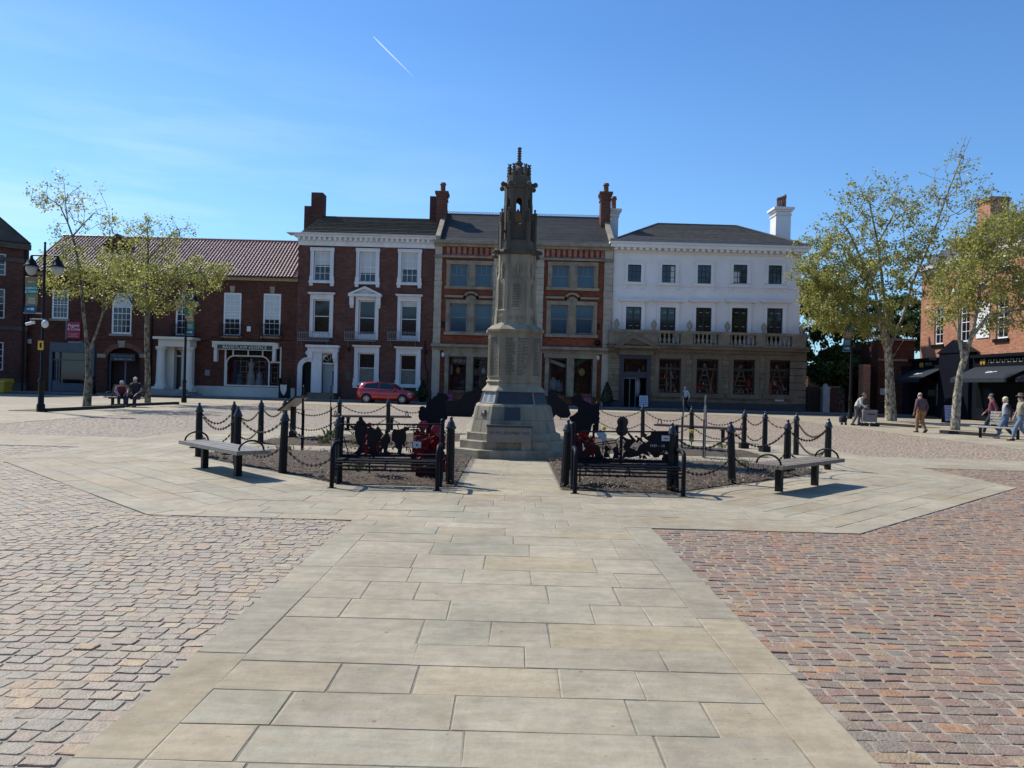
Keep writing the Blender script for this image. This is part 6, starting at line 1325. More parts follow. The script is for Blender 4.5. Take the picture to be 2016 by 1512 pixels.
o=thing('arched_hoop','thin black wire hoop standing in the bed beside the dove plaque','hoop',(kk(775,1)[0],13.2,0)); m=MB(); m.tube([(-.2,0,0),(-.2,0,.55)]+[(-.2*math.cos(t),0,.55+.16*math.sin(t)) for t in np.linspace(0,PI,9)]+[(.2,0,0)],.009,5); m.build('wire',black,o,world=False)
# information lectern
X,Y=G(576,866); o=thing('information_lectern','black lectern with pale sloping information panel left of the bed','lectern',(X,Y,0),math.radians(-99)); m=MB(); m.box(-.10,-.10,0,.10,.10,.10).box(-.075,-.075,.10,.075,.075,.22).box(-.055,-.055,.22,.055,.055,.86); m.build('post',blackmetal,o,world=False)
m=MB(); m.box(-.42,-.30,-.02,.42,.30,.015,Matrix.Translation((0,0,.95))@Matrix.Rotation(math.radians(38),4,'X')); fr=m.build('panel_frame',blackmetal,o,world=False)
m=MB(); m.box(-.38,-.265,.0152,.38,.265,.02,Matrix.Translation((0,0,.95))@Matrix.Rotation(math.radians(38),4,'X')).box(-.38,-.265,-.026,.38,.265,-.0202,Matrix.Translation((0,0,.95))@Matrix.Rotation(math.radians(38),4,'X')); m.build('panel',offwhite,fr,world=False)
# wreaths and poppies
def wreath(lab,cx,cy,cz,r1,tilt,n,seed,heart=None,ry=1.):
    o=thing('poppy_wreath',lab,'wreath',(cx,cy,0),0,'red poppy wreaths'); rw=random.Random(seed); m=MB()
    for i in range(n):
        a=rw.uniform(0,2*PI); q=r1+rw.uniform(-.07,.07); x,z=q*math.cos(a),q*math.sin(a)*ry; y=rw.uniform(-.03,.05)+ (z)*tilt
        c0=Vector((x,y,cz+z)); nrm=Vector((rw.uniform(-.6,.6),-1,rw.uniform(-.2,.9))).normalized(); u=nrm.orthogonal().normalized(); v=nrm.cross(u); s=rw.uniform(.025,.042)
        ring=[tuple(c0+(u*math.cos(t)+v*math.sin(t))*s*rw.uniform(.8,1.15)+nrm*rw.uniform(.0,.018)) for t in np.linspace(0,2*PI,8)[:-1]]
        m.add([tuple(c0-nrm*.012)]+ring,[(0,j+1,(j+1)%7+1) for j in range(7)])
    m.build('poppies',red,o,world=False); m=MB(); m.tube([(r1*math.cos(t),.05+r1*math.sin(t)*ry*tilt,cz+r1*ry*math.sin(t)) for t in np.linspace(0,2*PI,20)],.05,6,False); m.build('wreath_base',pbr('dark_leaf',(.02,.045,.02),.7),o,world=False)
    if heart: m=MB(); m.ell((0,.0,cz),(heart,.02,heart),10,5); m.build('centre_badge',white,o,world=False)
    m=MB(); m.tube([(0,.06,0),(0,.06,cz-r1*.6)],.015,5); m.build('stake',black,o,world=False)
k=lambda u,v:FX(u/7.754+640,v/7.754+790,12.4)
x,z=k(680,610); wreath('red poppy wreath with white badge seen between the cut-out soldiers',x,12.4,z,.13,.15,110,1,.06,1.35)
k2=lambda u,v:FX(u/7.2+1080,v/7.2+790,12.25)
x,z=k2(460,650); wreath('tall red poppy wreath leaning behind the left end of the right memorial bench',x,12.25,z,.15,.2,170,2,None,1.15)
x,z=k2(320,800); wreath('small red poppy wreath low beside the bollard right of the path',x,12.1,max(.12,z-.02),.09,.2,90,3,None,.9)
# red knitted poppy cushions draped in a heap
kk=lambda u,v:FX(u/7.754+640,v/7.754+790,12.3)
x,z=kk(1600,620); o=thing('poppy_drape','heap of red knitted poppies with two pink petals at the left bench end','poppy display',(x,12.3,0)); rw=random.Random(4); m=MB()
for i in range(170):
    a=rw.uniform(-1,1); b=rw.uniform(.15,.78); c0=Vector((a*.27*(1.05-.35*(b-.2)),rw.uniform(-.06,.06),b)); nrm=Vector((rw.uniform(-.6,.6),-1,rw.uniform(-.2,.9))).normalized(); u=nrm.orthogonal().normalized(); v=nrm.cross(u); s=rw.uniform(.03,.055)
    if abs(a)<.35 and b<.5: continue
    m.add([tuple(c0-nrm*.012)]+[tuple(c0+(u*math.cos(t)+v*math.sin(t))*s*rw.uniform(.8,1.15)+nrm*rw.uniform(0,.02)) for t in np.linspace(0,2*PI,8)[:-1]],[(0,j+1,(j+1)%7+1) for j in range(7)])
m.build('poppies',red,o,world=False)
m=MB(); m.loft([[(s*.25*f,y,z_) for s,y in ((-1,.0),(1,.0),(1,.12),(-1,.12))] for z_,f in ((0,.9),(.45,.8),(.72,.65))],True); m.build('backing_cloth',pbr('dark_red_cloth',(.045,.004,.008),.9,.3,6),o,world=False)
m=MB()
for cx_ in (-.11,.11):
    for dx,dz in ((-.04,.03),(.04,.03),(0,-.01),(-.025,.055),(.03,.06)): m.ell((cx_+dx,-.08,.86+dz+(0 if cx_<0 else -.05)),(.05,.012,.05),8,5)
m.build('large_petals',pbr('pinkish_red_felt',(.24,.015,.035),.8,.2,9),o,world=False)
# small red and white rosette on the bollard by the path
# daffodils and tufts
def daffodil(px,py,h,lab):
    X,Y=G(px,py); o=thing('daffodil',lab,'flower',(X,Y,.05),0,'yellow flowers in the mulch bed'); m=MB(); m.tube([(0,0,0),(.01,0,h*.6),(.0,-.01,h)],.006,4)
    for a in range(5): t=a*1.3; m.tube([(0,0,0),(.03*math.cos(t),.03*math.sin(t),h*.5),(.09*math.cos(t),.09*math.sin(t),h*.72)],[.007,.006,.002],3)
    m.build('stem',pbr('flower_green',(.07,.13,.04),.6),o,world=False); m=MB()
    for a in range(6): t=a*PI/3; m.ell((.035*math.cos(t),-.01,h+.035*math.sin(t)),(.028,.012,.022),6,4)
    m.lathe([(.018,0),(.024,.03),(.03,.045)],8,Matrix.Translation((0,-.01,h))@Matrix.Rotation(PI/2,4,'X')); m.build('bloom',pbr('daffodil_yellow',(.80,.60,.02),.6,.1,8),o,world=False)
daffodil(1188,884,.48,'taller yellow flower beside the dove plaque'); daffodil(1361,884,.42,'yellow flower between the two grey edge-on silhouettes')
gv=[];gf=[];gt=[]; rw=random.Random(12)
for cx_,cy_,n,h in ((565,893,40,.12),(640,876,60,.2),(656,868,40,.25),(700,880,30,.18),(1425,885,40,.15),(1460,925,30,.18),(1120,945,25,.12),(700,935,40,.18),(705,930,20,.14),(1445,910,24,.14)):
    X,Y=G(cx_,cy_)
    for i in range(n):
        a=rw.uniform(0,2*PI); bx,by=X+rw.gauss(0,.09),Y+rw.gauss(0,.09); l=h*rw.uniform(.5,1.2); b=len(gv); w_=.006; dx,dy=math.cos(a)*l*.5,math.sin(a)*l*.5
        gv+=[(bx-w_,by,.05),(bx+w_,by,.05),(bx+dx*.4+w_,by+dy*.4,.05+l*.75),(bx+dx,by+dy,.05+l)]; gf.append((b,b+1,b+2,b+3))
grassm=leafmat('grass_blade',(.07,.11,.03),(.22,.20,.08),.3); o=npmesh('weeds',np.array(gv),np.array(gf),grassm,NR.uniform(0,1,(len(gf),1)).repeat(3,1)); tag(o,kind='stuff')
# ------------------------------------------------------------------ street lamps with banners
def lamp(lab,X,Y,ztop,zarm,arm=.85,dia=.075,sk=1.):
    o=thing('street_lamp',lab,'street lamp',(X,Y,0),0,'black twin armed street lamps'); m=MB(); m.lathe([(.15,0),(.15,.28),(.11,.34),(.10,1.15),(.13,1.2),(.11,1.27),(dia,1.35),(dia*.8,zarm-.2),(dia*.62,ztop)],14); m.build('pole',black,o,world=False)
    m=MB(); m.tube([(-arm,0,zarm),(arm,0,zarm)],.03,6); m.tube([(-arm,0,zarm),(-arm,0,zarm-.08)],.03,6); m.tube([(arm,0,zarm),(arm,0,zarm-.08)],.03,6); m.ell((0,0,ztop+.03),(.05,.05,.06),8,5); m.build('cross_arm',black,o,world=False)
    for s in (-1,1):
        P_=[(.05,-.02),(.09,-.06),(.09,-.16),(.14,-.24),(.27,-.42),(.34,-.60),(.48,-.70),(.47,-.72),(.3,-.68)]; Q_=[(.30,-.70),(.33,-.86),(.28,-1.06),(.16,-1.22),(.03,-1.28)]
        m=MB(); m.lathe([(r_*sk,zarm+z_*sk) for r_,z_ in P_],18,Matrix.Translation((s*arm,0,0))); l=m.build('lamp_shade',black,o,world=False)
        m=MB(); m.lathe([(r_*sk,zarm+z_*sk) for r_,z_ in Q_],16,Matrix.Translation((s*arm,0,0))); m.build('lamp_glass',pbr('frosted_lamp_glass',(.36,.37,.35),.25,.1,4),l,world=False)
    return o
LX,LY=G(80,811); zt=FX(82,480,LY)[1]; za=FX(82,503,LY)[1]
lamp('black twin armed street lamp left of the trees at the left edge',LX,LY,zt,za,.52,.06,.62); L1=(LX,LY)
LX,LY=G(362,793); lamp('black twin armed street lamp in front of the white columned doorway',LX,LY,FX(362,572,LY)[1],FX(362,578,LY)[1],.5,.075,.62); L2=(LX,LY)
LX,LY=G(1671,806); LX,LY=(FX(1674,790,47)[0],47.0); lamp('black street lamp under the big plane tree on the right',LX,LY,FX(1684,600,47)[1],FX(1684,604,47)[1],.62,.085,.75); L3=(LX,LY)
def banner(lab,x0,x1,z0,z1,Y,cols,words_,shear,icon,poleX):
    o=thing('banner',lab,'banner',(poleX,Y,z0),0,'hanging street banners'); H=z1-z0
    def P(u,v): return Vector((x0+(x1-x0)*u+shear*(1-v)*(1 if v<.4 else .4/.4*.6+.0)*0+shear*(1-v)**2-poleX,-.02+.05*math.sin(v*5),H*v))
    def cloth(v0,v1,mat,nm,dy=0,u0=0,u1=1,sl=0.):
        m=MB(); n=6
        for i in range(n):
            a,b=v0+(v1-v0)*i/n,v0+(v1-v0)*(i+1)/n; q=[P(u0,a),P(u1,a+sl),P(u1,b+sl),P(u0,b)]; q=[p+Vector((0,dy,0)) for p in q]; m.add([tuple(p) for p in q],[(0,1,2,3)])
        return m.build(nm,mat,o,world=False)
    base,band,foot=cols; cloth(.22 if foot!=base else 0,1,base,'cloth')
    if foot!=base: cloth(0,.22,foot,'cloth_foot')
    cloth(.49,.75,band,'title_band',-.006,0,1,.035)
    for i,w_ in enumerate(words_): 
        p=P(.5,.675-.095*i+.02)+Vector((0,-.012,0)); text(w_,abs(x1-x0)*.27,lw,o,Matrix.Translation(p)@Matrix.Rotation(-.06,4,'Y')@Matrix.Rotation(PI/2,4,'X'),world=False,ext=.001)
    m=MB()
    for r_ in range(4):
        p=P(.5,.42-.045*r_)+Vector((0,-.008,0)); w_=abs(x1-x0)*rw.uniform(.26,.38); m.box(p.x-w_,p.y-.001,p.z-.012,p.x+w_,p.y+.001,p.z+.012)
    p=P(.5,.12)+Vector((0,-.008,0)); w_=abs(x1-x0)*.3; m.box(p.x-w_,p.y-.001,p.z-.03,p.x-.02,p.y+.001,p.z+.03).box(p.x,p.y-.001,p.z-.05,p.x+w_,p.y+.001,p.z+.05)
    p=P(.5,.87)+Vector((0,-.008,0)); s_=abs(x1-x0)*.12
    if icon=='fan': m.loft([[(p.x,p.y,p.z-s_)]*9,[(p.x+1.3*s_*math.cos(t),p.y,p.z+s_*math.sin(t)*.9) for t in np.linspace(.5,PI-.5,9)]],False)
    elif icon=='stall': m.box(p.x-s_,p.y,p.z-s_*.6,p.x+s_,p.y+.001,p.z+s_*.4); m.loft([[(p.x-.7*s_,p.y,p.z+.4*s_),(p.x+.7*s_,p.y,p.z+.4*s_),(p.x,p.y,p.z+1.2*s_)]]*2,False); m.add([(p.x-.7*s_,p.y,p.z+.4*s_),(p.x+.7*s_,p.y,p.z+.4*s_),(p.x,p.y,p.z+1.2*s_)],[(0,1,2)])
    else:
        for d_ in (-2.2,0,2.2): m.ell((p.x+d_*s_*.7,p.y,p.z),(s_*.5,.002,s_*.6),7,5)
    m.build('print',pbr('banner_print',(.45,.55,.55),.7,.1),o,world=False)
    m=MB()
    for v in (0,1): q=P(0 if abs(x0-poleX)>abs(x1-poleX) else 1,v); m.tube([(0,0,H*v),(q.x,q.y,H*v)],.018,5)
    m.build('banner_arms',lead,o,world=False)
teal=pbr('teal_cloth',(.012,.20,.20),.8,.12,2); blu=pbr('blue_cloth',(.012,.10,.19),.8,.12,2); khaki=pbr('ochre_cloth',(.20,.165,.075),.8,.15,2); tan=pbr('tan_cloth',(.30,.20,.12),.8,.1,2); mauve=pbr('mauve_cloth',(.26,.15,.16),.8,.1,2)
X,Y=L1; z1,z0=FX(66,546,Y)[1],FX(66,617,Y)[1]; banner('ochre and teal events banner on the left lamp post',FX(52,580,Y)[0],FX(76,580,Y)[0],z0,z1,Y-.03,(khaki,teal,blu),('EVENTS','& TRAILS'),-.06,'dots',X)
X,Y=L2; z1,z0=FX(372,609,Y)[1],FX(372,660,Y)[1]; banner('teal banner reading think local on the lamp post by the columned doorway',FX(364.5,630,Y)[0],FX(382,630,Y)[0],z0,z1,Y-.03,(teal,tan,blu),('THINK','LOCAL'),.03,'stall',X)
X,Y=L3; z1,z0=FX(1670,641,Y)[1],FX(1668,692,Y)[1]; banner('blue banner with fan symbol on the right lamp post',FX(1662,660,Y)[0],FX(1679,660,Y)[0],z0,z1,Y-.03,(blu,mauve,blu),('FREE','WIFI'),-.12,'fan',X)
X,Y=L1; o=thing('security_camera','white security camera pair on a bracket of the left lamp post','camera',(X,Y-.1,FX(80,632,Y)[1])); m=MB(); m.tube([(-.45,0,.06),(.2,0,.06)],.02,5); m.tube([(-.42,0,.1),(-.42,0,-.05)],.02,5); m.build('bracket',lead,o,world=False); m=MB(); m.ell((.17,-.05,-.12),(.13,.13,.16),9,6); m.build('dome',white,o,world=False); m=MB(); m.tube([(-.55,-.1,-.16),(-.25,-.02,-.06)],.06,7); m.build('camera_body',white,o,world=False)
m=MB(); o=thing('warning_plate','small yellow plate fixed on the left lamp post','sign',(X,Y-.09,FX(78,680,Y)[1])); m.box(-.12,-.01,-.18,.10,0,.18); m.build('plate',pbr('yellow_plate',(.6,.40,.03),.5),o,world=False); m=MB(); m.box(-.05,-.012,-.1,.03,-.0101,.1); m.build('symbol',black,o,world=False)
# ------------------------------------------------------------------ bins, boards, planters near the fronts
X,Z=FX(560,780,56.6); o=thing('litter_bin','black square litter bin with white poster by the charity shop','bin',(X,56.6,.09)); m=MB(); m.box(-.36,-.3,0,.36,.3,1.05).box(-.4,-.34,1.05,.4,.34,1.12).box(-.36,-.3,1.12,-.28,.3,1.4).box(.28,-.3,1.12,.36,.3,1.4).box(-.4,-.34,1.4,.4,.34,1.5); m.build('bin_body',black,o,world=False); m=MB(); m.plate([(-.24,1.0),(.24,1.0),(.22,.55),(.05,.2),(-.1,.35),(-.22,.6)],-.312,.01); m.build('poster',offwhite,o,world=False)
X,Z=FX(17,775,54.5); o=thing('grit_bin','yellow plastic grit bin at the foot of the dark brick house','grit bin',(X,53.4,0)); m=MB(); m.loft([[(-.62,-.4,.05),(.62,-.4,.05),(.62,.4,.05),(-.62,.4,.05)],[(-.72,-.48,.75),(.72,-.48,.75),(.72,.48,.75),(-.72,.48,.75)]],True); m.build('bin_body',pbr('grit_yellow',(.52,.33,.03),.5,.15,2),o,world=False); m=MB(); m.loft([[(-.78,-.54,.75),(.78,-.54,.75),(.78,.5,.75),(-.78,.5,.75)],[(-.7,-.5,.9),(.7,-.5,.9),(.72,.48,1.02),(-.72,.48,1.02)]],True); m.build('lid',pbr('grit_yellow_lid',(.50,.31,.03),.5,.15,2),o,world=False)
def aboard(lab,X,Y,w_,h,mat,frame,z=0.09,top=None):
    o=thing('pavement_sign',lab,'pavement sign',(X,Y,z),0); m=MB(); tl=Matrix.Rotation(math.radians(-9),4,'X'); m.box(-w_/2,-.02,0,w_/2,.02,h,Matrix.Translation((0,-.16,0))@tl); m.box(-w_/2,-.02,0,w_/2,.02,h,Matrix.Translation((0,.16,0))@Matrix.Rotation(math.radians(9),4,'X')); m.build('frame',frame,o,world=False)
    m=MB(); m.box(-w_/2+.05,-.026,.1,w_/2-.05,-.0205,h-.06,Matrix.Translation((0,-.16,0))@tl); f=m.build('face',mat,o,world=False)
    if top: m=MB(); m.lathe([(w_/2,-.02),(w_/2,.02)],18,Matrix.Translation((0,0,h))@Matrix.Rotation(PI/2,4,'X')); m.build('rounded_top',top,o,world=False)
    m=MB(); rq=random.Random(int(X*10))
    for r_ in range(5): zz=h*.82-r_*h*.14; u=rq.uniform(.25,.42)*w_; m.box(-u,-.0275,zz,u,-.0262,zz+.035,Matrix.Translation((0,-.16,0))@tl)
    m.build('writing',pbr('sign_scribble',(.16,.19,.26),.8),f,world=False); return o
X,Z=FX(191,1,55); aboard('dark chalk pavement sign behind the left tree trunk',X,55.4,.75,1.25,pbr('chalk_dark',(.012,.014,.018),.8),black)
X,Z=FX(1289,1,56.3); aboard('pale pavement sign beside the navy entrance',X,56.5,.75,.98,pbr('pale_blue_board',(.44,.50,.60),.6,.1),black)
X,Z=FX(1892,1,48); aboard('lilac pavement sign under the pub awning',FX(1891,1,45.5)[0],45.5,.75,1.1,pbr('lilac_board',(.42,.44,.62),.6,.1),navyblk,0,navyblk)
def leafcloud(n,fn,size,seed):
    r=np.random.default_rng(seed); P=fn(r,n); a=r.normal(0,1,(n,3)); a/=np.linalg.norm(a,axis=1)[:,None]; b=np.cross(a,r.normal(0,1,(n,3))); b/=np.linalg.norm(b,axis=1)[:,None]; s=r.uniform(.6,1.3,(n,1))*size
    V=np.stack([P-a*s,P+b*s*.55,P+a*s,P-b*s*.55],1).reshape(-1,3); return V,np.arange(4*n).reshape(n,4)
bush=leafmat('dark_bush_leaf',(.012,.032,.010),(.05,.09,.025),.25)
def conebush(lab,X,Y,z0,h,r0,n,seed,pot):
    o=thing('potted_shrub',lab,'shrub',(X,Y,z0)); 
    def fn(r,n): t=r.random(n)**1.4; a=r.uniform(0,2*PI,n); q=r0*(1-t)**.7*(.6+.4*r.random(n)); return np.stack([q*np.cos(a),q*np.sin(a),.4+t*h],-1)
    V,Fq=leafcloud(n,fn,.085,seed); f=npmesh('foliage',V,Fq,bush,NR.uniform(0,1,(n,1)).repeat(3,1)); f.parent=o
    m=MB(); m.lathe([(r0*.5,0),(r0*.62,.42),(r0*.66,.45),(r0*.5,.46)],12); m.build('pot',pot,o,world=False)
conebush('dark conical evergreen in a pot left of the ornate shop',FX(853,1,56.2)[0],56.3,.09,1.25,.5,900,3,black)
o_=conebush('leafy shrub in a dark trough left of the navy entrance',FX(1217,1,56.2)[0],56.5,.09,1.45,.55,800,4,navy)
# pink cafe windbreaks
cb=thing('cafe_screen','pink panel cafe screens in front of the ornate shop','screen',(0,55.9,.09)); m=MB()
for px in (905,1080,1118,1178): x=FX(px,1,55.9)[0]; m.box(x-.25,55.88,.25,x+.25,55.91,.75)
m.build('pink_panel',pink,cb); m=MB()
for px in (870,899,1060,1135,1160,1190): x=FX(px,1,55.9)[0]; m.box(x-.02,55.87,.09,x+.02,55.92,.95)
m.box(FX(868,1,55.9)[0],55.92,.18,FX(1192,1,55.9)[0],55.95,.24); m.build('screen_posts',black,cb)
# ------------------------------------------------------------------ red hatchback
def car(lab,X,Y,Lc=4.0,face=1):
    o=thing('parked_car',lab,'car',(X,Y,0)); paint=pbr('car_red',(.40,.004,.010),.22,.08,2,spec=.6,coat=1.)
    # stations: x, sill z, belt z, roof z, half width body, half width roof
    S=[(-1.98,.42,.72,.74,.62,.52),(-1.94,.30,.92,.98,.74,.60),(-1.80,.22,1.02,1.30,.82,.58),(-1.55,.20,1.02,1.42,.85,.57),(-1.2,.19,1.00,1.47,.86,.58),(-.6,.18,.97,1.49,.87,.60),(0.,.18,.94,1.47,.87,.60),(.45,.18,.92,1.40,.87,.58),(.85,.18,.91,1.18,.87,.60),(1.10,.19,.91,1.00,.86,.66),(1.3,.19,.88,.94,.85,.70),(1.6,.20,.80,.87,.82,.66),(1.82,.22,.70,.76,.74,.56),(1.95,.28,.58,.62,.60,.45),(1.99,.36,.50,.52,.50,.40)]
    rings=[]
    for x,a,b,r_,w_,wr in S:
        mdl=a+(b-a)*.5; half=[(0,a-.02),(w_*.86,a),(w_*.985,a+(b-a)*.25),(w_,mdl),(w_*.97,b-.04),(w_*.93,b),(wr*1.04,b+(r_-b)*.75 if r_-b>.12 else b+(r_-b)*.5),(wr*.86,r_),(0,r_+.015)]
        rings.append([(x*face,-y,z) for y,z in half]+[(x*face,y,z) for y,z in half[::-1][1:-1]])
    m=MB(); m.loft(rings,True,True); m.build('body',paint,o,world=False)
    gls=pbr('car_glass',(.012,.02,.03),.05,.2,3,spec=.7)
    def side(pts,y,mat,nm,t=.01,par=o):
        m=MB(); m.loft([[(x*face,yy-t,z) for x,yy,z in pts],[(x*face,yy+.004,z) for x,yy,z in pts]],True); return m.build(nm,mat,par,world=False)
    for s in (-1,1):
        f=lambda x,z:(x,s*(.62+ (1.45-z)*.52 if z>.95 else .86)-(0 if s<0 else 0),z)
        w1=[(-1.52,1.06),(-1.35,1.34),(-1.0,1.41),(-.45,1.43),(-.48,1.0)]; w2=[(-.38,1.0),(-.35,1.43),(.1,1.41),(.45,1.33),(.92,1.0),(.9,.97)]
        for w_,nm in ((w1,'rear_window'),(w2,'front_window')):
            m=MB(); q=[(x*face,s*(.595+(1.47-z)*.50),z) for x,z in w_]; q2=[(a,b+s*.03,c_) for a,b,c_ in q]; m.loft([q,q2],True); m.build(nm,gls,o,world=False)
        m=MB(); m.tube([(-1.6*face,s*.84,1.05),(-.4*face,s*.855,.985),(.95*face,s*.85,.945)],.014,5); m.build('chrome_strip',pbr('chrome',(.55,.55,.57),.2,.05,metal=1.),o,world=False)
        m=MB(); m.ell((.72*face,s*.96,1.0),(.10,.09,.075),9,6); m.build('wing_mirror',paint,o,world=False)
        m=MB(); m.ell((1.62*face,s*.71,.74),(.25,.085,.06),10,6,Matrix.Translation((1.62*face,0,.74))@Matrix.Rotation(.35*face,4,'Y')@Matrix.Translation((-1.62*face,0,-.74))); m.build('headlight',pbr('lamp_lens',(.6,.62,.65),.1,.05),o,world=False)
        m=MB(); m.ell((-1.90*face,s*.70,.98),(.06,.08,.12),8,6); m.build('tail_light',pbr('tail_red',(.4,.02,.02),.2),o,world=False)
        for wx in (-1.26,1.24):
            m=MB(); m.lathe([(.375,-.012),(.375,.0)],20,Matrix.Translation((wx*face,s*.845,.335))@Matrix.Rotation(-s*PI/2,4,'X')); m.lathe([(.375,.0),(.36,.018)],20,Matrix.Translation((wx*face,s*.845,.335))@Matrix.Rotation(-s*PI/2,4,'X')); m.build('wheel_arch',black,o,world=False)
            m=MB(); m.lathe([(.2,.0),(.3,.0),(.305,.03),(.30,.08),(.24,.095),(.2,.09)],20,Matrix.Translation((wx*face,s*.80,.305))@Matrix.Rotation(-s*PI/2,4,'X')); wo=m.build('wheel',pbr('tyre',(.015,.015,.016),.8),o,world=False)
            m=MB(); M0=Matrix.Translation((wx*face,s*.893,.305))@Matrix.Rotation(-s*PI/2,4,'X')
            for i in range(8): a=i*PI/4; m.loft([[(math.cos(a)*r_-math.sin(a)*w_*q,math.sin(a)*r_+math.cos(a)*w_*q,z) for r_,w_,q in ((.04,.018,-1),(.195,.034,-1),(.195,.034,1),(.04,.018,1))] for z in (0,.012)],True,False,M0)
            m.lathe([(.19,0),(.21,0),(.21,.012),(.19,.012),(.19,0)],20,M0,cap=False); m.lathe([(.05,0),(.05,.015)],10,M0); m.build('rim',pbr('alloy',(.5,.5,.52),.3,.05,metal=.8),wo,world=False)
        m=MB(); m.box(-.43*face-.012,s*.872-.004,.35,-.43*face+.0,s*.872+.004,.95); m.box(-.28*face-.07,s*.878-.012,.84,-.28*face+.07,s*.878+.012,.87); m.build('door_seam_and_handle',black,o,world=False)
    m=MB(); q=[(.50,-.55,1.40),(.50,.55,1.40),(1.08,.68,1.03),(1.08,-.68,1.03)]; m.loft([[(x*face,y,z+.005) for x,y,z in q],[(x*face,y,z+.02) for x,y,z in q]],True); m.build('windscreen',gls,o,world=False)
    m=MB(); m.box(1.93*face-.05,-.42,.36,1.93*face+.05,.42,.50); m.build('grille',black,o,world=False)
    m=MB(); m.ell((1.78*face,-.66,.42),(.06,.03,.04),8,5); m.build('fog_lamp',MATS['lamp_lens'],o,world=False)
    return o
cx0,cx1=FX(700,790,53.2)[0],FX(815,790,53.2)[0]
car('dark red three door hatchback parked in front of the Georgian house',(cx0+cx1)/2,53.9,face=1)
# ------------------------------------------------------------------ people
def skin(name,joints,edges,rad,mat,par,root=0,sub=1):
    me=bpy.data.meshes.new(name); me.from_pydata(joints,edges,[]); o=bpy.data.objects.new(name,me); COL.objects.link(o)
    md=o.modifiers.new('s','SKIN'); md.use_smooth_shade=True
    for i,r in enumerate(rad): sv_=me.skin_vertices[0].data[i]; sv_.radius=(r,r) if not isinstance(r,tuple) else r; sv_.use_root=(i==root)
    sb=o.modifiers.new('b','SUBSURF'); sb.levels=sub; sb.render_levels=sub
    dg=bpy.context.evaluated_depsgraph_get(); dg.update(); m2=bpy.data.meshes.new_from_object(o.evaluated_get(dg)); bpy.data.objects.remove(o); bpy.data.meshes.remove(me)
    m2.name=name; m2.materials.clear(); m2.materials.append(mat)
    n=bpy.data.objects.new(name,m2); COL.objects.link(n); n.parent=par; OFF[n.name]=Vector(); return n
SK=pbr('skin',(.42,.235,.165),.6,.1,6)
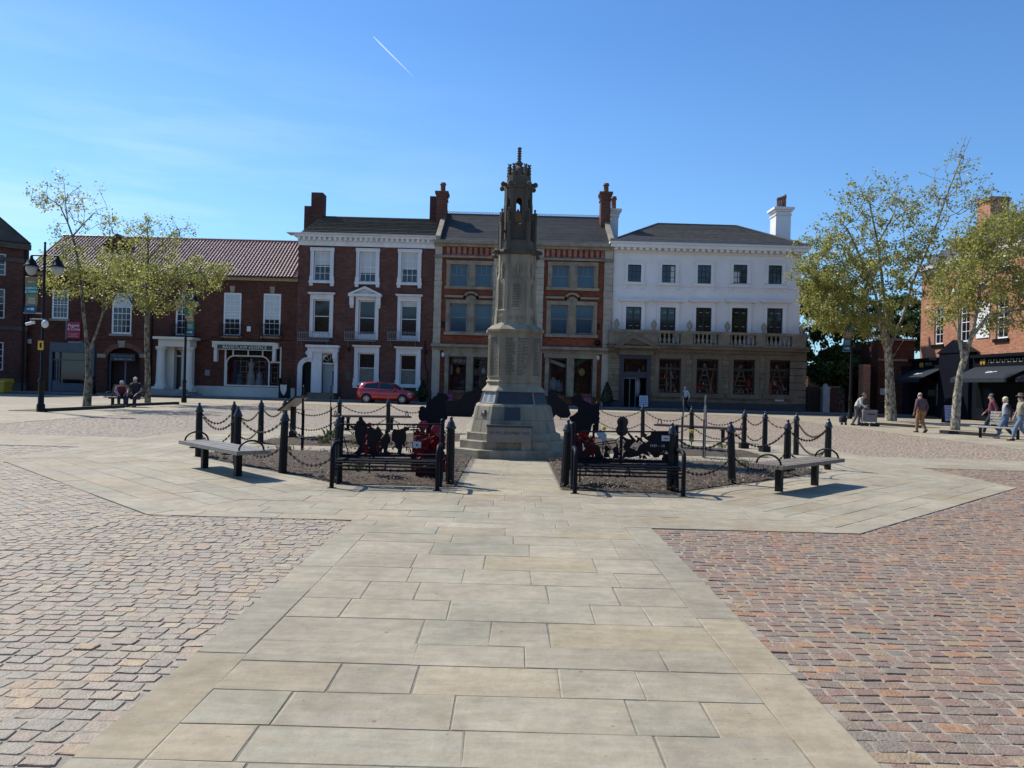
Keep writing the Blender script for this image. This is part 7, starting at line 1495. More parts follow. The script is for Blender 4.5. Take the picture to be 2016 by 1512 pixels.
def person(lab,loc,rz,P,top,bottom,hair,shoe,scale=1.,sleeve='long',hat=None,hairlen=0.,hairr=1.,vest=None,build=1.,group='people in the market square',skirt=False):
    """P: joint overrides; x right, y facing, z up"""
    J=dict(pel=(0,0,.93),spi=(0,0,1.13),che=(0,0,1.32),nek=(0,.01,1.48),hd1=(0,.02,1.56),hd2=(0,.03,1.66),
      shl=(-.185,0,1.41),ell=(-.25,-.02,1.13),wrl=(-.26,.06,.89),shr=(.185,0,1.41),elr=(.25,-.02,1.13),wrr=(.26,.06,.89),
      hpl=(-.09,0,.90),knl=(-.10,.02,.50),anl=(-.10,-.02,.09),hpr=(.09,0,.90),knr=(.10,.02,.50),anr=(.10,-.02,.09))
    J.update(P); o=thing('person',lab,'person',loc,rz,group); o.scale=(scale,)*3
    V={k:Vector(v) for k,v in J.items()}; nose=V['hd1'].lerp(V['hd2'],.35)+ (Vector(J.get('look',(0,1,0))).normalized())*.115
    names=['pel','spi','che','nek','hd1','hd2','shl','ell','wrl','shr','elr','wrr','hpl','knl','anl','hpr','knr','anr']; ix={n:i for i,n in enumerate(names)}
    pts=[tuple(V[n]) for n in names]; b=build
    rad=[.12*b,.115*b,.125*b,.056,.088,.100,.062,.043,.030,.062,.043,.030,.085,.06,.042,.085,.06,.042]
    ed=[('pel','spi'),('spi','che'),('che','nek'),('nek','hd1'),('hd1','hd2'),('che','shl'),('shl','ell'),('ell','wrl'),('che','shr'),('shr','elr'),('elr','wrr'),('pel','hpl'),('hpl','knl'),('knl','anl'),('pel','hpr'),('hpr','knr'),('knr','anr')]
    ed=[(ix[a],ix[c_]) for a,c_ in ed]
    # nose, feet and hands with fingers
    def addp(p,r,par): pts.append(tuple(p)); rad.append(r); ed.append((par,len(pts)-1)); return len(pts)-1
    addp(nose,.014,ix['hd1'])
    for s in 'lr':
        w_=V['wr'+s]; d=(w_-V['el'+s]).normalized(); side=d.orthogonal().normalized() if abs(d.z)>.95 else d.cross(Vector((0,0,1))).normalized()
        pm=addp(w_+d*.07,.032,ix['wr'+s])
        for q in range(4):
            o_=side*(q-1.5)*.018; f1=addp(w_+d*.115+o_,.0095,pm); addp(w_+d*(.165-.008*abs(q-1.2))+o_+Vector((0,.012,-.01)),.008,f1)
        addp(w_+d*.08+side*.045+Vector((0,.02,0)),.010,pm)
        if 'toe'+s not in J:
            a=V['an'+s]; addp(a+Vector((0,.14,-.05)),.038,ix['an'+s])
    bo=skin('body',pts,ed,rad,SK,o)
    # clothes
    tn=['pel','spi','che','nek','shl','ell','wrl','shr','elr','wrr']; tix={n:i for i,n in enumerate(tn)}
    tv=[tuple(V[n]+(Vector((0,0,-.085)) if n=='pel' else Vector())) for n in tn]; tr=[.168*b,.150*b,.15*b,.064,.085,.062,.047,.085,.062,.047]
    te=[('pel','spi'),('spi','che'),('che','nek'),('che','shl'),('shl','ell'),('che','shr'),('shr','elr')]
    if sleeve=='long': te+=[('ell','wrl'),('elr','wrr')]
    te=[(tix[a],tix[c_]) for a,c_ in te]
    if sleeve!='long':
        keep=[n for n in tn if n not in('wrl','wrr')]; rem={tix[n]:i for i,n in enumerate(keep)}; tv=[tv[tix[n]] for n in keep]; tr=[tr[tix[n]] for n in keep]; te=[(rem[a],rem[c_]) for a,c_ in te]
        if sleeve=='short':
            for s in 'lr': tv[keep.index('el'+s)]=tuple(V['sh'+s].lerp(V['el'+s],.75))
        if sleeve=='none':
            for s in 'lr': tv[keep.index('el'+s)]=tuple(V['sh'+s].lerp(V['el'+s],.12))
    skin('shirt' if not vest else 'vest',tv,te,tr,top,o)
    if vest:   # shirt sleeves under a sleeveless top
        for s in 'lr': m=MB(); m.tube([V['sh'+s]+Vector((0,0,.02)),V['el'+s],V['wr'+s]],[.078,.062,.045],9); m.build('sleeve',vest,o,world=False)
    bn=['pel','hpl','knl','anl','hpr','knr','anr']; bv=[tuple(V[n]+(Vector((0,0,-.0)))) for n in bn]; br=[.120*b,.098*b,.082*b,.064,.098*b,.082*b,.064]
    skin('trousers',bv,[(0,1),(1,2),(2,3),(0,4),(4,5),(5,6)],br,bottom,o)
    for s in 'lr':
        a=V['an'+s]; d=Vector(J.get('toe'+s,(0,1,-.12))).normalized(); r_=d.cross(Vector((0,0,1))).normalized(); u=r_.cross(d)
        m=MB(); m.loft([[tuple(a+d*t+r_*w_*x+u*(z-.06)) for x,z in ((-1,-.03),(1,-.03),(1,h*.6),(.5,h),(-.5,h),(-1,h*.6))] for t,w_,h in ((-.07,.035,.05),(-.03,.045,.075),(.07,.05,.06),(.15,.048,.035),(.20,.03,.015))],True,True); m.build('shoe',shoe,o,world=False)
    hc=V['hd2']; lk=Vector(J.get('look',(0,1,0))).normalized(); bk=-lk
    if hair:
        rt=lk.cross(Vector((0,0,1))).normalized(); M=Matrix.Translation(hc+bk*.016+Vector((0,0,.006)))@Matrix.Rotation(math.radians(-32),4,rt)
        m=MB(); m.ell((0,0,0),(.093*hairr,.097*hairr,.097*hairr),14,8,M,-.12)
        if hairlen: m.ell(tuple(hc+bk*.035-Vector((0,0,.045+hairlen*.5))),(.088*hairr,.075*hairr,.075+hairlen*.5),10,6)
        m.build('hair',hair,o,world=False)
    for s in (-1,1):
        r_=lk.cross(Vector((0,0,1))).normalized(); m=MB(); m.ell(tuple(hc+r_*s*.032+lk*.080-Vector((0,0,.03))),(.009,.008,.007),6,4); m.build('eye',black,o,world=False)
        m=MB(); m.ell(tuple(hc+r_*s*.086-Vector((0,0,.045))),(.014,.022,.032),6,5); m.build('ear',SK,o,world=False)
    m=MB(); m.ell(tuple(V['hd1']+lk*.088+Vector((0,0,-.002))),(.022,.012,.006),6,4); m.build('mouth',pbr('lip',(.30,.11,.09),.6),o,world=False)
    if hat: m=MB(); m.lathe([(.17,0),(.165,.012),(.105,.02),(.10,.09),(.085,.115),(.03,.12)],16,Matrix.Translation(hc+Vector((0,0,.035)))); m.build('hat',hat,o,world=False)
    return o
def cloth(n,c,v=.2,vs=9): return pbr(n,c,.85,v,vs,.2,40)
gh=cloth('grey_hair',(.42,.40,.37)); wh=cloth('white_hair',(.62,.60,.56)); dh=cloth('dark_grey_hair',(.12,.11,.10)); bl=cloth('blonde_hair',(.66,.55,.36))
blk=cloth('black_cloth',(.012,.013,.018)); navyc=cloth('navy_cloth',(.015,.02,.045)); jean=cloth('denim',(.07,.12,.22))
SIT=dict(pel=(0,0,.50),spi=(0,.04,.70),che=(0,.10,.90),nek=(0,.15,1.06),hd1=(0,.19,1.13),hd2=(0,.21,1.23),shl=(-.20,.10,.99),shr=(.20,.10,.99),ell=(-.25,.16,.74),elr=(.25,.16,.74),wrl=(-.14,.36,.60),wrr=(.14,.36,.60),hpl=(-.10,.05,.50),hpr=(.10,.05,.50),knl=(-.13,.44,.50),knr=(.13,.44,.50),anl=(-.13,.46,.09),anr=(.13,.46,.09))
# far-left bench with the seated couple
bx,by=G(243,801)
tb=thing('park_bench','timber bench with slatted back under the left trees where a couple sits','bench',(bx-.15,by+.35,0),math.radians(-12)); tp=pbr('olive_grey_timber',(.12,.10,.07),.75,.3,5,.3,30)
def backbench(o,wd,mat,h=.46,frac=(0,1),nb=5):
    m=MB()
    for i in range(6): m.box(-wd/2,-.27+.09*i,h-.05,wd/2,-.27+.09*i+.075,h)
    m.build('seat',mat,o,world=False); m=MB(); x0,x1=-wd/2+wd*frac[0],-wd/2+wd*frac[1]
    for i in range(nb): z=h+.08+.105*i; y=.26+.035*i; m.box(x0,y,z,x1,y+.03,z+.085)
    m.build('backrest',mat,o,world=False)
    for x in (-wd*.33,wd*.3): m=MB(); m.box(x-.045,-.08,0,x+.045,.04,h-.09).box(x-.05,-.25,h-.09,x+.05,.25,h-.051); m.build('leg',black,o,world=False)
    for x in (x0+.06,(x0+x1)/2+.25*(x1-x0),x1-.06): m=MB(); m.tube([(x,-.2,h),(x,-.18,h+.14),(x,-.05,h+.24),(x,.28,h+.26),(x,.36,h+.25)],.017,6); m.tube([(x,.24,h-.02),(x,.45,h+.62)],.02,5); m.build('armrest',black,o,world=False)
backbench(tb,1.9,tp)
sy=by+.12
person('seated grey haired woman in maroon gilet and pink sleeves on the left bench',(bx-.02+FX(236,1,by)[0]-FX(243,1,by)[0],sy,0),math.radians(-148),{**SIT,'che':(0,.14,.86),'nek':(0,.22,1.0),'hd1':(0,.27,1.06),'hd2':(0,.30,1.15),'shl':(-.19,.13,.94),'shr':(.19,.13,.94),'look':(.1,1,-.1)},cloth('maroon_gilet',(.10,.022,.03)),navyc,gh,blk,1.,'none',None,.03,1.08,cloth('pink_shirt',(.50,.26,.33)),1.05)
person('seated man in black t-shirt with hands on knees on the left bench',(bx+FX(266,1,by)[0]-FX(243,1,by)[0],sy-.02,0),math.radians(175),{**SIT,'pel':(0,0,.52),'spi':(0,.03,.76),'che':(0,.08,1.0),'nek':(0,.11,1.17),'hd1':(0,.13,1.24),'hd2':(0,.14,1.35),'shl':(-.23,.07,1.09),'shr':(.23,.07,1.09),'ell':(-.33,.14,.83),'elr':(.33,.14,.83),'wrl':(-.22,.38,.62),'wrr':(.22,.38,.62),'knl':(-.2,.45,.53),'knr':(.2,.45,.53),'anl':(-.2,.46,.09),'anr':(.2,.46,.09)},blk,navyc,wh,blk,1.,'short',None,0,.97,None,1.15)
# man by the stone shop front
X,Y=G(1372,812); Y=55.2; X=FX(1372,1,Y)[0]
WALK=dict(ell=(-.24,-.14,1.14),wrl=(-.24,-.10,.90),elr=(.24,.06,1.12),wrr=(.22,.24,.94),knl=(-.09,.20,.52),anl=(-.09,.30,.10),knr=(.10,-.02,.49),anr=(.10,-.30,.16),toer=(0,1,-.7))
person('white haired man in pale shirt and black trousers walking past the stone shop',(X,Y,0),math.radians(100),{**WALK,'nek':(0,.06,1.48),'hd1':(0,.10,1.55),'hd2':(0,.12,1.65)},cloth('pale_shirt',(.55,.57,.60)),blk,wh,blk,.99)
# man with hat pushing the wheeled walker
X,Y=G(1690,838)
PUSH=dict(spi=(0,.07,1.12),che=(0,.17,1.28),nek=(0,.27,1.40),hd1=(0,.33,1.45),hd2=(0,.37,1.54),shl=(-.20,.19,1.36),shr=(.20,.19,1.36),ell=(-.27,.20,1.08),elr=(.27,.26,1.08),wrl=(-.2,.46,.95),wrr=(.2,.50,.95),knl=(-.10,.14,.50),anl=(-.10,.10,.09),knr=(.10,.02,.49),anr=(.1,-.16,.11))
person('man in brown hat and pale jacket pushing a boxy wheeled walker',(X-.12,Y,0),math.radians(-120),PUSH,cloth('pale_jacket',(.58,.56,.52)),cloth('grey_camouflage',(.13,.125,.12),.7,14),gh,blk,.97,'long',cloth('brown_hat',(.10,.055,.045)))
wk=thing('wheeled_walker','grey fabric box walker on small black wheels pushed by the man in a hat','walker',(X+.32,Y-.42,0),math.radians(-14)); m=MB(); m.box(-.30,-.22,.22,.32,.22,.76); m.build('fabric_box',cloth('taupe_fabric',(.20,.175,.17),.25,5),wk,world=False); m=MB(); m.box(-.32,-.235,.70,.34,.235,.80); m.build('lid',cloth('taupe_lid',(.23,.20,.195),.2,5),wk,world=False)
m=MB(); m.box(-.1,-.24,.58,.22,-.222,.62); m.build('strap',blk,wk,world=False)
m=MB()
for y in (-.2,.2): m.tube([(-.33,y,.15),(-.30,y,.8),(-.22,y,1.0),(-.1,y,1.02)],.016,6); m.tube([(-.34,y,.13),(.36,y,.13)],.018,6)
m.build('frame',lead,wk,world=False)
for x in (-.34,-.12,.16,.36):
    for y in (-.22,.22): m=MB(); m.lathe([(.04,-.03),(.085,-.03),(.09,0),(.085,.03),(.04,.03)],12,Matrix.Translation((x,y,.09))@Matrix.Rotation(PI/2,4,'X')); m.build('wheel',blk,wk,world=False)
bg_=thing('black_bag','black bag hanging behind the man with the hat','bag',(X-.62,Y+.35,0)); m=MB(); m.loft([[(-.15,-.1,.12),(.15,-.1,.12),(.15,.1,.12),(-.15,.1,.12)],[(-.17,-.11,.35),(.17,-.11,.35),(.17,.11,.35),(-.17,.11,.35)],[(-.1,-.07,.46),(.1,-.07,.46),(.1,.07,.46),(-.1,.07,.46)]],True,True); m.build('bag_body',blk,bg_,world=False); m=MB(); m.tube([(-.1,0,.45),(-.05,0,.7),(.05,0,.7),(.1,0,.45)],.012,5); m.build('handle',blk,bg_,world=False)
for x in (-.1,.1): m=MB(); m.lathe([(.03,-.02),(.06,-.02),(.06,.02),(.03,.02)],10,Matrix.Translation((x,-.1,.06))@Matrix.Rotation(PI/2,4,'X')); m.build('wheel',blk,bg_,world=False)
# man in purple jacket walking away
X,Y=G(1812,852)
person('bald grey haired man in plum jacket and tan trousers walking away',(X,Y,0),math.radians(12),{**WALK,'nek':(0,.04,1.47),'hd1':(0,.07,1.54),'hd2':(0,.09,1.64),'wrr':(.27,.02,.88),'elr':(.28,-.05,1.13),'ell':(-.27,-.03,1.12),'wrl':(-.28,.05,.88),'knl':(-.09,.10,.50),'anl':(-.08,.12,.09),'knr':(.08,.02,.5),'anr':(.04,-.24,.15)},cloth('plum_jacket',(.11,.055,.07)),cloth('tan_corduroy',(.30,.15,.06)),gh,blk,.98,'long',None,0,.9,None,1.12)
# couple behind the right bench
def stripes(name,c1,c2,sc_):
    m,nt,out=newmat(name); b=N(nt,'BsdfPrincipled',Roughness=.85); tc=N(nt,'TexCoord'); wv=N(nt,'TexWave',Scale=sc_,Distortion=.6); wv.bands_direction='Z'; L(nt,tc.outputs['Object'],wv.inputs['Vector']); mx=N(nt,'MixRGB'); L(nt,wv.outputs['Fac'],mx.inputs[0]); mx.inputs[1].default_value=c4(c1); mx.inputs[2].default_value=c4(c2); L(nt,mx.outputs[0],b.inputs['Base Color']); L(nt,b.outputs[0],out.inputs[0]); return m
X,Y=G(1960,858)
person('man in dark red plaid shirt and navy jeans behind the pale slatted bench',(X,Y+.25,0),math.radians(62),{**WALK,'hd1':(0,.06,1.54),'hd2':(0,.06,1.64)},stripes('red_plaid',(.05,.008,.016),(.26,.07,.09),7),navyc,dh,white,1.,'long',None,0,1.,None,1.1)
X,Y=G(1992,866)
person('blonde woman in grey striped gilet, black sleeves and pink trainers',(X+.05,Y+.45,0),math.radians(70),{**WALK,'hd1':(0,.05,1.54),'hd2':(0,.05,1.64),'elr':(.26,-.08,1.15),'wrr':(.22,.14,1.0),'look':(-.2,1,-.1)},stripes('grey_stripe',(.20,.20,.22),(.46,.46,.48),9),jean,bl,cloth('pink_trainer',(.62,.36,.42)),.93,'none',None,.03,1.12,blk,1.08)
X,Y=G(2012,872)
person('person in brown cap and jeans cut by the right edge of the photo',(X+.62,Y+1.0,0),math.radians(75),{**WALK,'wrr':(.24,.14,.92)},cloth('khaki_top',(.28,.27,.2)),cloth('pale_denim',(.13,.18,.26)),dh,blk,.98,'short',cloth('brown_cap',(.09,.07,.05)))
X0,Y0=G(1940,861); X1_,Y1_=G(2000,868)
rb=thing('park_bench','pale slatted bench with partial back beside the blonde woman at right edge','bench',((X0+X1_)/2+.05,(Y0+Y1_)/2+.1,0),math.radians(-42)); backbench(rb,1.95,timberpale,.46,(.3,1.),5)
# ------------------------------------------------------------------ trees grown toward light points
def grow(root_path, pts, seed, r0, kinks=.12):
    """root_path: trunk polyline [(p,...)] with limbs; pts: crown points. returns nodes,parents"""
    nodes=[];par=[]
    for path in root_path:
        prev=-1
        for i,p in enumerate(path):
            p=np.array(p,float)
            if i==0 and nodes:
                d=np.linalg.norm(np.array(nodes)-p,axis=1); prev=int(d.argmin()); continue
            nodes.append(p); par.append(prev); prev=len(nodes)-1
    nt_=len(nodes); NA=np.zeros((nt_+len(pts)*3,3)); NA[:nt_]=nodes; n=nt_; start=min(4,nt_-1)
    ptops=NA[:nt_]; base=NA[min(3,nt_-1)]
    order=np.argsort(np.min(np.linalg.norm(pts[:,None,:]-ptops[None,3:],axis=2),axis=1)); r=np.random.default_rng(seed); par=list(par)
    for k in order:
        p=pts[k]; d=np.linalg.norm(NA[start:n]-p,axis=1)+ .6*np.maximum(0,NA[start:n,2]-p[2]+.1); j=int(d.argmin())+start
        dist=np.linalg.norm(NA[j]-p); seg=max(1,min(3,int(dist/.45))); a=NA[j].copy(); prev=j
        for s in range(1,seg+1):
            q=a+(p-a)*s/seg
            if s<seg: q=q+r.normal(0,kinks*dist/seg,3)+np.array((0,0,.06*dist))
            if n>=len(NA): break
            NA[n]=q; par.append(prev); prev=n; n+=1
    return NA[:n],np.array(par),nt_
def tree(name,lab,loc,root_path,pts,seed,r0,leaf_n,leaf_s,lmat,bmat,rtip=.008,group=None,sparse=None,cluster=5):
    o=thing(name,lab,'tree',loc,0,group); L0=np.array(loc); rp=[[np.array(p)-L0 for p in path] for path in root_path]
    Nn,par,nt_=grow(rp,pts-L0,seed,r0); n=len(Nn); cnt=np.zeros(n); kids=np.zeros(n,int)
    for i in range(n-1,-1,-1):
        cnt[i]=max(cnt[i],1e-9)+ (1 if kids[i]==0 else 0)
        if par[i]>=0: cnt[par[i]]+=cnt[i]; kids[par[i]]+=1
    rad=rtip*(cnt**.46); k=r0/rad[0]; 
    rad=np.where(np.arange(n)<nt_,np.where(np.arange(n)>4,.72,1.)*np.maximum(rad*min(k,1.6),rtip*2),rad*min(max(k*.8,.6),1.25)); rad[0]=r0*1.25
    if nt_>1: rad[1]=r0
    tk=MB(); bk_=MB(); ns=5
    for i in range(n):
        p=par[i]
        if p<0: continue
        m=tk if rad[i]>r0*.30 or i<nt_ else bk_; m.tube([tuple(Nn[p]),tuple(Nn[i])],[float(min(rad[p],rad[i]*1.5)),float(rad[i])],9 if m is tk else 4,False)
        if m is tk and rad[i]>.03: m.ell(tuple(Nn[i]),(float(rad[i]),)*3,8,5)
    tk.build('trunk',bmat,o,world=False); bk_.build('branches',bmat,o,world=False)
    tips=[i for i in range(nt_,n) if kids[i]==0 or cnt[i]<4]; r=np.random.default_rng(seed+9); tips=np.array(tips)
    w_=np.ones(len(tips))
    if sparse is not None: w_=sparse(Nn[tips]+L0)
    w_=w_/w_.sum(); pick=tips[r.choice(len(tips),leaf_n//cluster,p=w_)]
    C=Nn[pick]+r.normal(0,.10,(len(pick),3)); P=(C[:,None,:]+r.normal(0,.11,(len(pick),cluster,3))).reshape(-1,3); m=len(P)
    a=r.normal(0,1,(m,3)); a[:,2]-=.4; a/=np.linalg.norm(a,axis=1)[:,None]; b=np.cross(a,r.normal(0,1,(m,3))); b/=np.linalg.norm(b,axis=1)[:,None]; s=r.uniform(.55,1.25,(m,1))*leaf_s
    V=np.stack([P,P+a*s*.9+b*s*.6,P+a*s*1.7,P+a*s*.9-b*s*.6],1).reshape(-1,3)
    tint=np.clip(np.repeat(r.uniform(0,1,len(pick)),cluster)*.65+r.uniform(0,.35,m),0,1)
    c=npmesh('crown',V,np.arange(4*m).reshape(m,4),lmat,tint[:,None].repeat(3,1)); c.parent=o
    return o
def barkmat(name,cs):
    m,nt,out=newmat(name); b=N(nt,'BsdfPrincipled',Roughness=.85); b.inputs['Specular IOR Level'].default_value=.2; tc=N(nt,'TexCoord'); mp=N(nt,'Mapping'); mp.inputs['Scale'].default_value=(1,1,.6); L(nt,tc.outputs['Object'],mp.inputs[0]); n=N(nt,'TexNoise',Scale=7.5,Detail=5.,Roughness=.6); L(nt,mp.outputs[0],n.inputs['Vector']); r=N(nt,'ValToRGB'); e=r.color_ramp.elements; e[0].position=.40; e[0].color=c4(cs[0]); e[1].position=.58; e[1].color=c4(cs[2]); q=e.new(.47); q.color=c4(cs[1]); q=e.new(.52); q.color=c4(cs[1]); L(nt,n.outputs[0],r.inputs[0]); L(nt,r.outputs[0],b.inputs['Base Color']); n2=N(nt,'TexNoise',Scale=16.,Detail=6.); L(nt,tc.outputs['Object'],n2.inputs['Vector']); bp=N(nt,'Bump',Strength=.6,Distance=.03); L(nt,n2.outputs[0],bp.inputs['Height']); L(nt,bp.outputs[0],b.inputs['Normal']); L(nt,b.outputs[0],out.inputs[0]); return m
bark=pbr('plane_bark_old',(.235,.205,.15),.85,.4,4.5,.5,14,col2=(.10,.085,.06))
bark=barkmat('plane_bark',((.05,.045,.032),(.15,.13,.09),(.26,.235,.17)))
barkpale=pbr('pale_bark_old',(.33,.29,.215),.85,.3,6,.5,18,col2=(.13,.11,.08))
barkpale=barkmat('pale_plane_bark',((.09,.075,.05),(.23,.20,.145),(.42,.375,.28)))
spring=leafmat('spring_leaf',(.185,.20,.036),(.43,.42,.125),.6,.42)
spring2=leafmat('olive_spring_leaf',(.185,.195,.036),(.44,.42,.13),.6,.4)
deep=leafmat('deep_green_leaf',(.014,.045,.010),(.07,.14,.03),.3,.5)
def blob(r,n,px,py,rx,ry,D,dd,hollow=.0):
    u=r.normal(0,1,(n,3)); u/=np.linalg.norm(u,axis=1)[:,None]; q=r.uniform(hollow,1,n)**(1/2.4); X,Z=FX(px,py,D); s=D/F0
    return np.stack([X+u[:,0]*q*rx*s,D+u[:,1]*q*dd,Z+u[:,2]*q*ry*s],-1)
def W(px,py,D): x,z=FX(px,py,D); return (x,D,z)
r=np.random.default_rng(3)
# right big tree
D=43.6; X,Y=G(1754,829); D=Y
pts=np.concatenate([blob(r,170,1690,560,105,85,D,3.6),blob(r,120,1640,500,70,90,D,3.0),blob(r,110,1745,470,95,100,D,3.6),blob(r,46,1690,385,60,50,D,2.),blob(r,40,1765,390,55,55,D,2.4),blob(r,55,1850,400,55,85,D,2.4),blob(r,26,1895,320,28,62,D,1.2),blob(r,90,1830,520,70,80,D,3.),blob(r,24,1600,560,40,60,D,2.),blob(r,34,1925,400,60,55,D,2.),blob(r,60,1700,640,90,26,D,3.),blob(r,90,1640,600,62,52,D,3.),blob(r,40,1600,520,45,60,D,2.4)])
B=W(1754,829,D)
paths=[[(B[0],B[1],0),W(1752,760,D),W(1750,715,D),W(1748,690,D)],
 [W(1748,690,D),W(1735,640,D-.3),W(1724,580,D-.8),W(1700,520,D-1),W(1668,450,D-1)],
 [W(1748,690,D),W(1747,630,D+.3),W(1738,560,D+.6),W(1728,480,D+.8),W(1712,400,D+.8)],
 [W(1748,690,D),W(1775,630,D+.3),W(1795,560,D+.7),W(1830,480,D+1),W(1862,390,D+1),W(1893,310,D+.8),W(1912,268,D+.8)],
 [W(1750,715,D),W(1782,665,D-.5),W(1830,645,D-1),W(1850,625,D-1.2)],
 [W(1738,640,D),W(1690,600,D+.6),W(1640,570,D+1),W(1600,545,D+1)],[W(1728,480,D+.8),W(1760,420,D+1),W(1775,370,D+1.2)]]
sp=lambda P:np.clip(1.15-.13*(P[:,2]-7),.14,1)
tree('plane_tree','tallest plane tree with a broad yellow green crown on the right',(B[0],B[1],0),paths,pts,5,.27,30000,.088,spring2,barkpale,.010,None,sp,3)
# right nearer tree
X,Y=G(1880,847); D=Y; B=W(1880,847,D)
pts=np.concatenate([blob(r,90,1900,560,60,60,D,2.2),blob(r,110,1960,520,75,70,D,2.4),blob(r,70,2010,590,60,60,D,2.4),blob(r,50,1940,460,60,40,D,2.),blob(r,50,2060,500,70,80,D,2.4),blob(r,26,1860,620,40,30,D,1.6),blob(r,24,1985,640,60,14,D,1.6),blob(r,60,1985,450,60,45,D,2.2),blob(r,50,1930,500,50,50,D,2.),blob(r,30,2030,430,50,40,D,2.)])
paths=[[(B[0],B[1],0),W(1884,780,D),W(1890,735,D),W(1897,712,D)],[W(1897,712,D),W(1887,660,D),W(1886,600,D),W(1889,540,D)],[W(1897,712,D),W(1912,665,D-.2),W(1922,620,D-.3),W(1930,565,D-.4),W(1955,525,D-.5)],
 [W(1912,665,D-.2),W(1945,622,D-.5),W(1985,612,D-.8),W(2040,605,D-1)],[W(1930,565,D-.4),W(1975,520,D-.8),W(2020,560,D-1.4)],[W(1886,650,D),W(1868,610,D+.3),W(1855,580,D+.6)]]
tree('plane_tree','forked plane tree with pale trunk near the bench at the right edge',(B[0],B[1],0),paths,pts,8,.175,18500,.076,spring2,barkpale,.008,None,None,3)
# left tree A (tall, thin top)
X,Y=G(171,801); D=Y; B=W(171,801,D)
pts=np.concatenate([blob(r,34,132,385,70,34,D,1.6),blob(r,16,85,400,36,16,D,1.),blob(r,20,170,420,50,40,D,1.5),blob(r,44,200,540,60,55,D,2.2),blob(r,34,140,510,55,45,D,2.),blob(r,26,130,565,40,16,D,1.6),blob(r,50,245,560,50,50,D,2.2),blob(r,18,225,440,22,34,D,1.),blob(r,8,112,460,12,20,D,1.)])
paths=[[(B[0],B[1],0),W(175,745,D),W(173,700,D),W(170,665,D)],[W(170,665,D),W(164,610,D),W(160,560,D),W(152,505,D),W(143,465,D),W(134,440,D),W(129,400,D),W(127,365,D)],[W(173,700,D),W(190,655,D),W(203,615,D),W(228,580,D),W(250,560,D)],
 [W(160,560,D),W(138,540,D),W(128,527,D)],[W(134,440,D),W(118,405,D),W(95,390,D),W(66,388,D)],[W(143,465,D),W(165,440,D),W(185,420,D)],[W(203,615,D),W(205,560,D),W(222,500,D)],[W(129,420,D),W(140,380,D),W(160,365,D)]]
spA=lambda P:np.where(P[:,2]>FX(150,470,35)[1],.38,1.)
tree('plane_tree','leaning plane tree with sparse wispy top beside the left lamp post',(B[0],B[1],0),paths,pts,11,.155,5800,.066,spring,bark,.0075,None,spA,4)
# left tree B
X,Y=G(291,793); D=Y; B=W(291,793,D)
pts=np.concatenate([blob(r,120,305,540,80,60,D,2.6),blob(r,60,250,520,50,50,D,2.),blob(r,56,380,545,60,40,D,2.2),blob(r,22,430,530,28,22,D,1.2),blob(r,30,300,460,60,30,D,1.8),blob(r,24,350,460,40,36,D,1.4),blob(r,16,285,440,14,20,D,.8),blob(r,34,330,600,70,16,D,2.)])
paths=[[(B[0],B[1],0),W(291,730,D),W(289,670,D),W(290,620,D)],[W(290,620,D),W(286,570,D),W(292,510,D),W(290,450,D)],[W(290,620,D),W(315,575,D),W(345,545,D),W(395,535,D)],[W(289,640,D),W(262,600,D),W(245,570,D),W(235,540,D)],[W(292,510,D),W(320,480,D),W(350,450,D)]]
spB=lambda P:np.where(P[:,2]>FX(300,470,42)[1],.5,1.)
tree('plane_tree','rounder plane tree with straight trunk right of the seated couple',(B[0],B[1],0),paths,pts,14,.14,10500,.072,spring,bark,.0085,None,spB,4)
# dark trees behind, between the white building and the annexe
def darktree(lab,px,D,blobs,seed,n):
    x=FX(px,780,D)[0]; pts=np.concatenate([blob(r,b[0],*b[1:5],D,b[5]) for b in blobs]); base=pts.mean(0)
    tree('dark_tree',lab,(x,D,0),[[(x,D,0),(x,D,2.),(x+.1,D,3.4),(x,D,4.6)]],pts,seed,.3,n,.17,deep,bark,.014,'dark green trees behind the shops',None,7)
darktree('dark green tree beside the white building under the big plane crown',1622,62.5,[(90,1610,610,42,70,2.6),(70,1625,690,50,60,2.6),(24,1592,590,18,40,1.5)],21,9500)
darktree('dark green tree behind the big plane trunk and low brick shop',1728,63.5,[(110,1700,640,60,60,3.),(90,1760,640,60,60,3.),(60,1800,640,36,70,2.4),(70,1690,715,50,40,2.4)],22,15000)
darktree('low dark green bush tree over the timber gate',1655,61.5,[(60,1650,720,45,36,2.),(40,1620,735,30,26,1.6)],23,5500)
# raised kerbs of the tree beds
kb=pbr('kerb_timber',(.018,.017,.017),.8,.3,4)
def kerb(lab,A,B,grass=True):
    A,B=Vector((*A,0)),Vector((*B,0)); d=(B-A); o=thing('tree_bed_edging',lab,'kerb',tuple(A),math.atan2(d.y,d.x),'dark timber tree bed edgings'); m=MB(); m.box(0,-.09,0,d.length,.09,.14); m.build('beam',kb,o,world=False)
    m=MB(); m.box(0,.095,-.01,d.length,1.5,.03); m.build('soil',pbr('dry_grass_soil',(.15,.14,.07),.95,.5,5,.6,30),o,world=False)
kerb('dark timber edging at the foot of the leaning left tree',G(88,811),G(242,803)); kerb('dark timber edging behind the feet of the seated couple',G(225,801),G(350,796))
kerb('dark timber edging at the foot of the tallest plane tree',G(1726,837),G(1812,843)); kerb('dark timber edging at the foot of the forked tree beside the right bench',G(1852,853),G(1962,861))
X,Y=G(1735,957); o=thing('drain_cover','small dark iron drain cover set among the right hand setts','drain cover',(X,Y,0),.3); m=MB(); m.box(-.19,-.15,-.03,.19,.15,.004)
for i in range(6): m.box(-.16+.055*i,-.12,.004,-.135+.055*i,.12,.009)
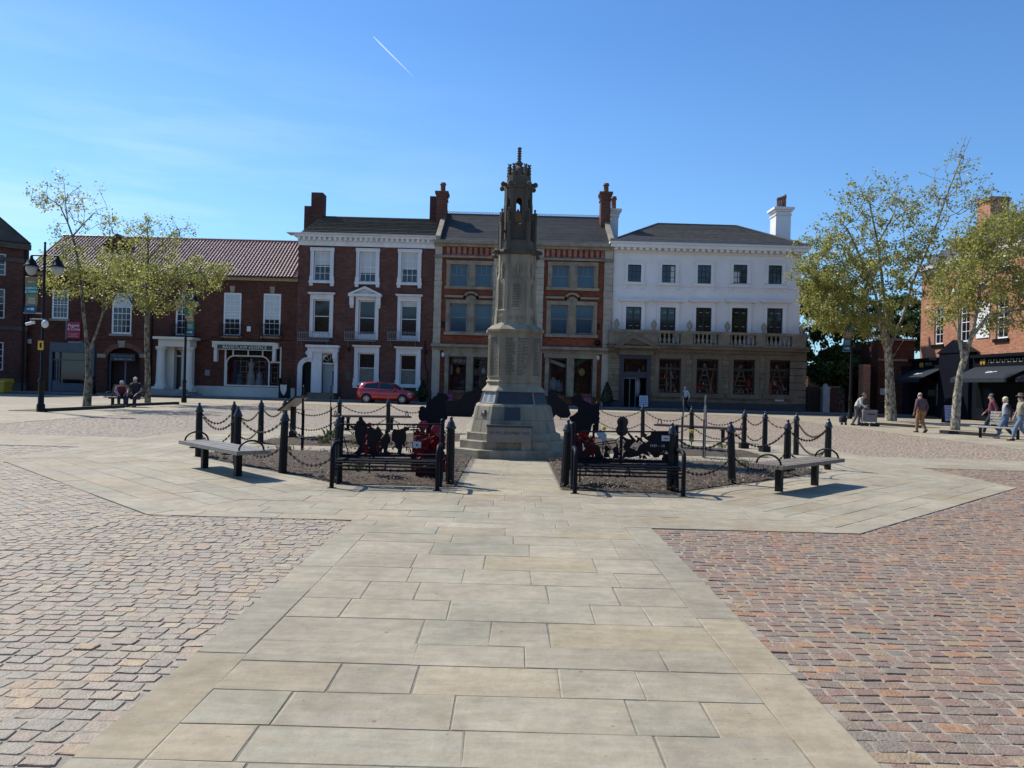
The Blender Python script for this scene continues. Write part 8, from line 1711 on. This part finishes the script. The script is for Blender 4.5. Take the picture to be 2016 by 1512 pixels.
m.build('grating',pbr('rusty_iron',(.10,.065,.05),.7,.4,9),o,world=False)
# contrail high up
def vapour():
    m,nt,out=newmat('vapour'); a=N(nt,'BsdfDiffuse',Color=(.95,.95,.95,1)); b=N(nt,'BsdfTranslucent',Color=(1,1,1,1)); t=N(nt,'BsdfTransparent'); x=N(nt,'MixShader'); x.inputs[0].default_value=.92; L(nt,a.outputs[0],x.inputs[1]); L(nt,b.outputs[0],x.inputs[2]); y=N(nt,'MixShader'); y.inputs[0].default_value=.6; L(nt,t.outputs[0],y.inputs[1]); L(nt,x.outputs[0],y.inputs[2]); L(nt,y.outputs[0],out.inputs[0]); return m
p0=Vector((FX(735,72,9000)[0],9000,FX(735,72,9000)[1])); p1=Vector((FX(815,152,9000)[0],9000,FX(815,152,9000)[1])); m=MB(); ts_=np.linspace(0,1,9); ws_=[4,8,8.5,8,7,5.5,4,2.2,.8]; dv=(p1-p0).normalized(); sd_=dv.cross(Vector((0,1,0))).normalized(); A_=[[tuple(p0.lerp(p1,t)+sd_*w_*q+Vector((0,-.35*w_*(1-q*q),0))) for q in (-1,-.5,0,.5,1)] for t,w_ in zip(ts_,ws_)]
for i in range(8):
    for q in range(4): m.add([A_[i][q],A_[i][q+1],A_[i+1][q+1],A_[i+1][q]],[(0,1,2,3)],True)
o=m.build('contrail',vapour()); tag(o,'thin white vapour trail high in the blue sky','vapour trail')
# added unseen buildings behind the viewer, kept dark for the windows to mirror
for lab,cat,xa,xb,zt,mt in (('added brown brick terrace, unseen behind the viewer, for windows to mirror','building',-80,-9,11.5,brick_left),('added grey rendered house, unseen behind the viewer, for windows to mirror','building',-9,8,10.5,lead),('added red brick building, unseen behind the viewer, for windows to mirror','building',8,80,12.5,brick_dark)):
    B=thing('added_terrace',lab,cat,((xa+xb)/2,-42,0)); MB_=Matrix.Translation(((xa+xb)/2,-40,0))@Matrix.Rotation(PI,4,'Z'); w_=xb-xa; n=int(w_/3.2); Hh=[]
    for i in range(n):
        x=-w_/2+w_*(i+.5)/n
        for z0,z1 in ((.6,3.2),(4.4,6.6),(7.8,9.4)): Hh.append((x-.62,x+.62,z0,z1))
    m=MB(); wall_holes(m,-w_/2,w_/2,0,zt,Hh,0,.2); shell(m,-w_/2,w_/2,0,zt,0,9); xf(m.build('wall',mt,B),MB_)
    for h in Hh:
        w=window(B,*h,.1,2,2,white,pane,.08,.04); xf(w,MB_)
        for ch in KIDS(w): xf(ch,MB_)
    m=MB(); m.prism([(-.5,zt),(9.5,zt),(4.5,zt+3.5)],-w_/2-.2,w_/2+.2,Matrix(((0,0,1,0),(1,0,0,0),(0,1,0,0),(0,0,0,1)))); xf(m.build('roof',slate,B),MB_)
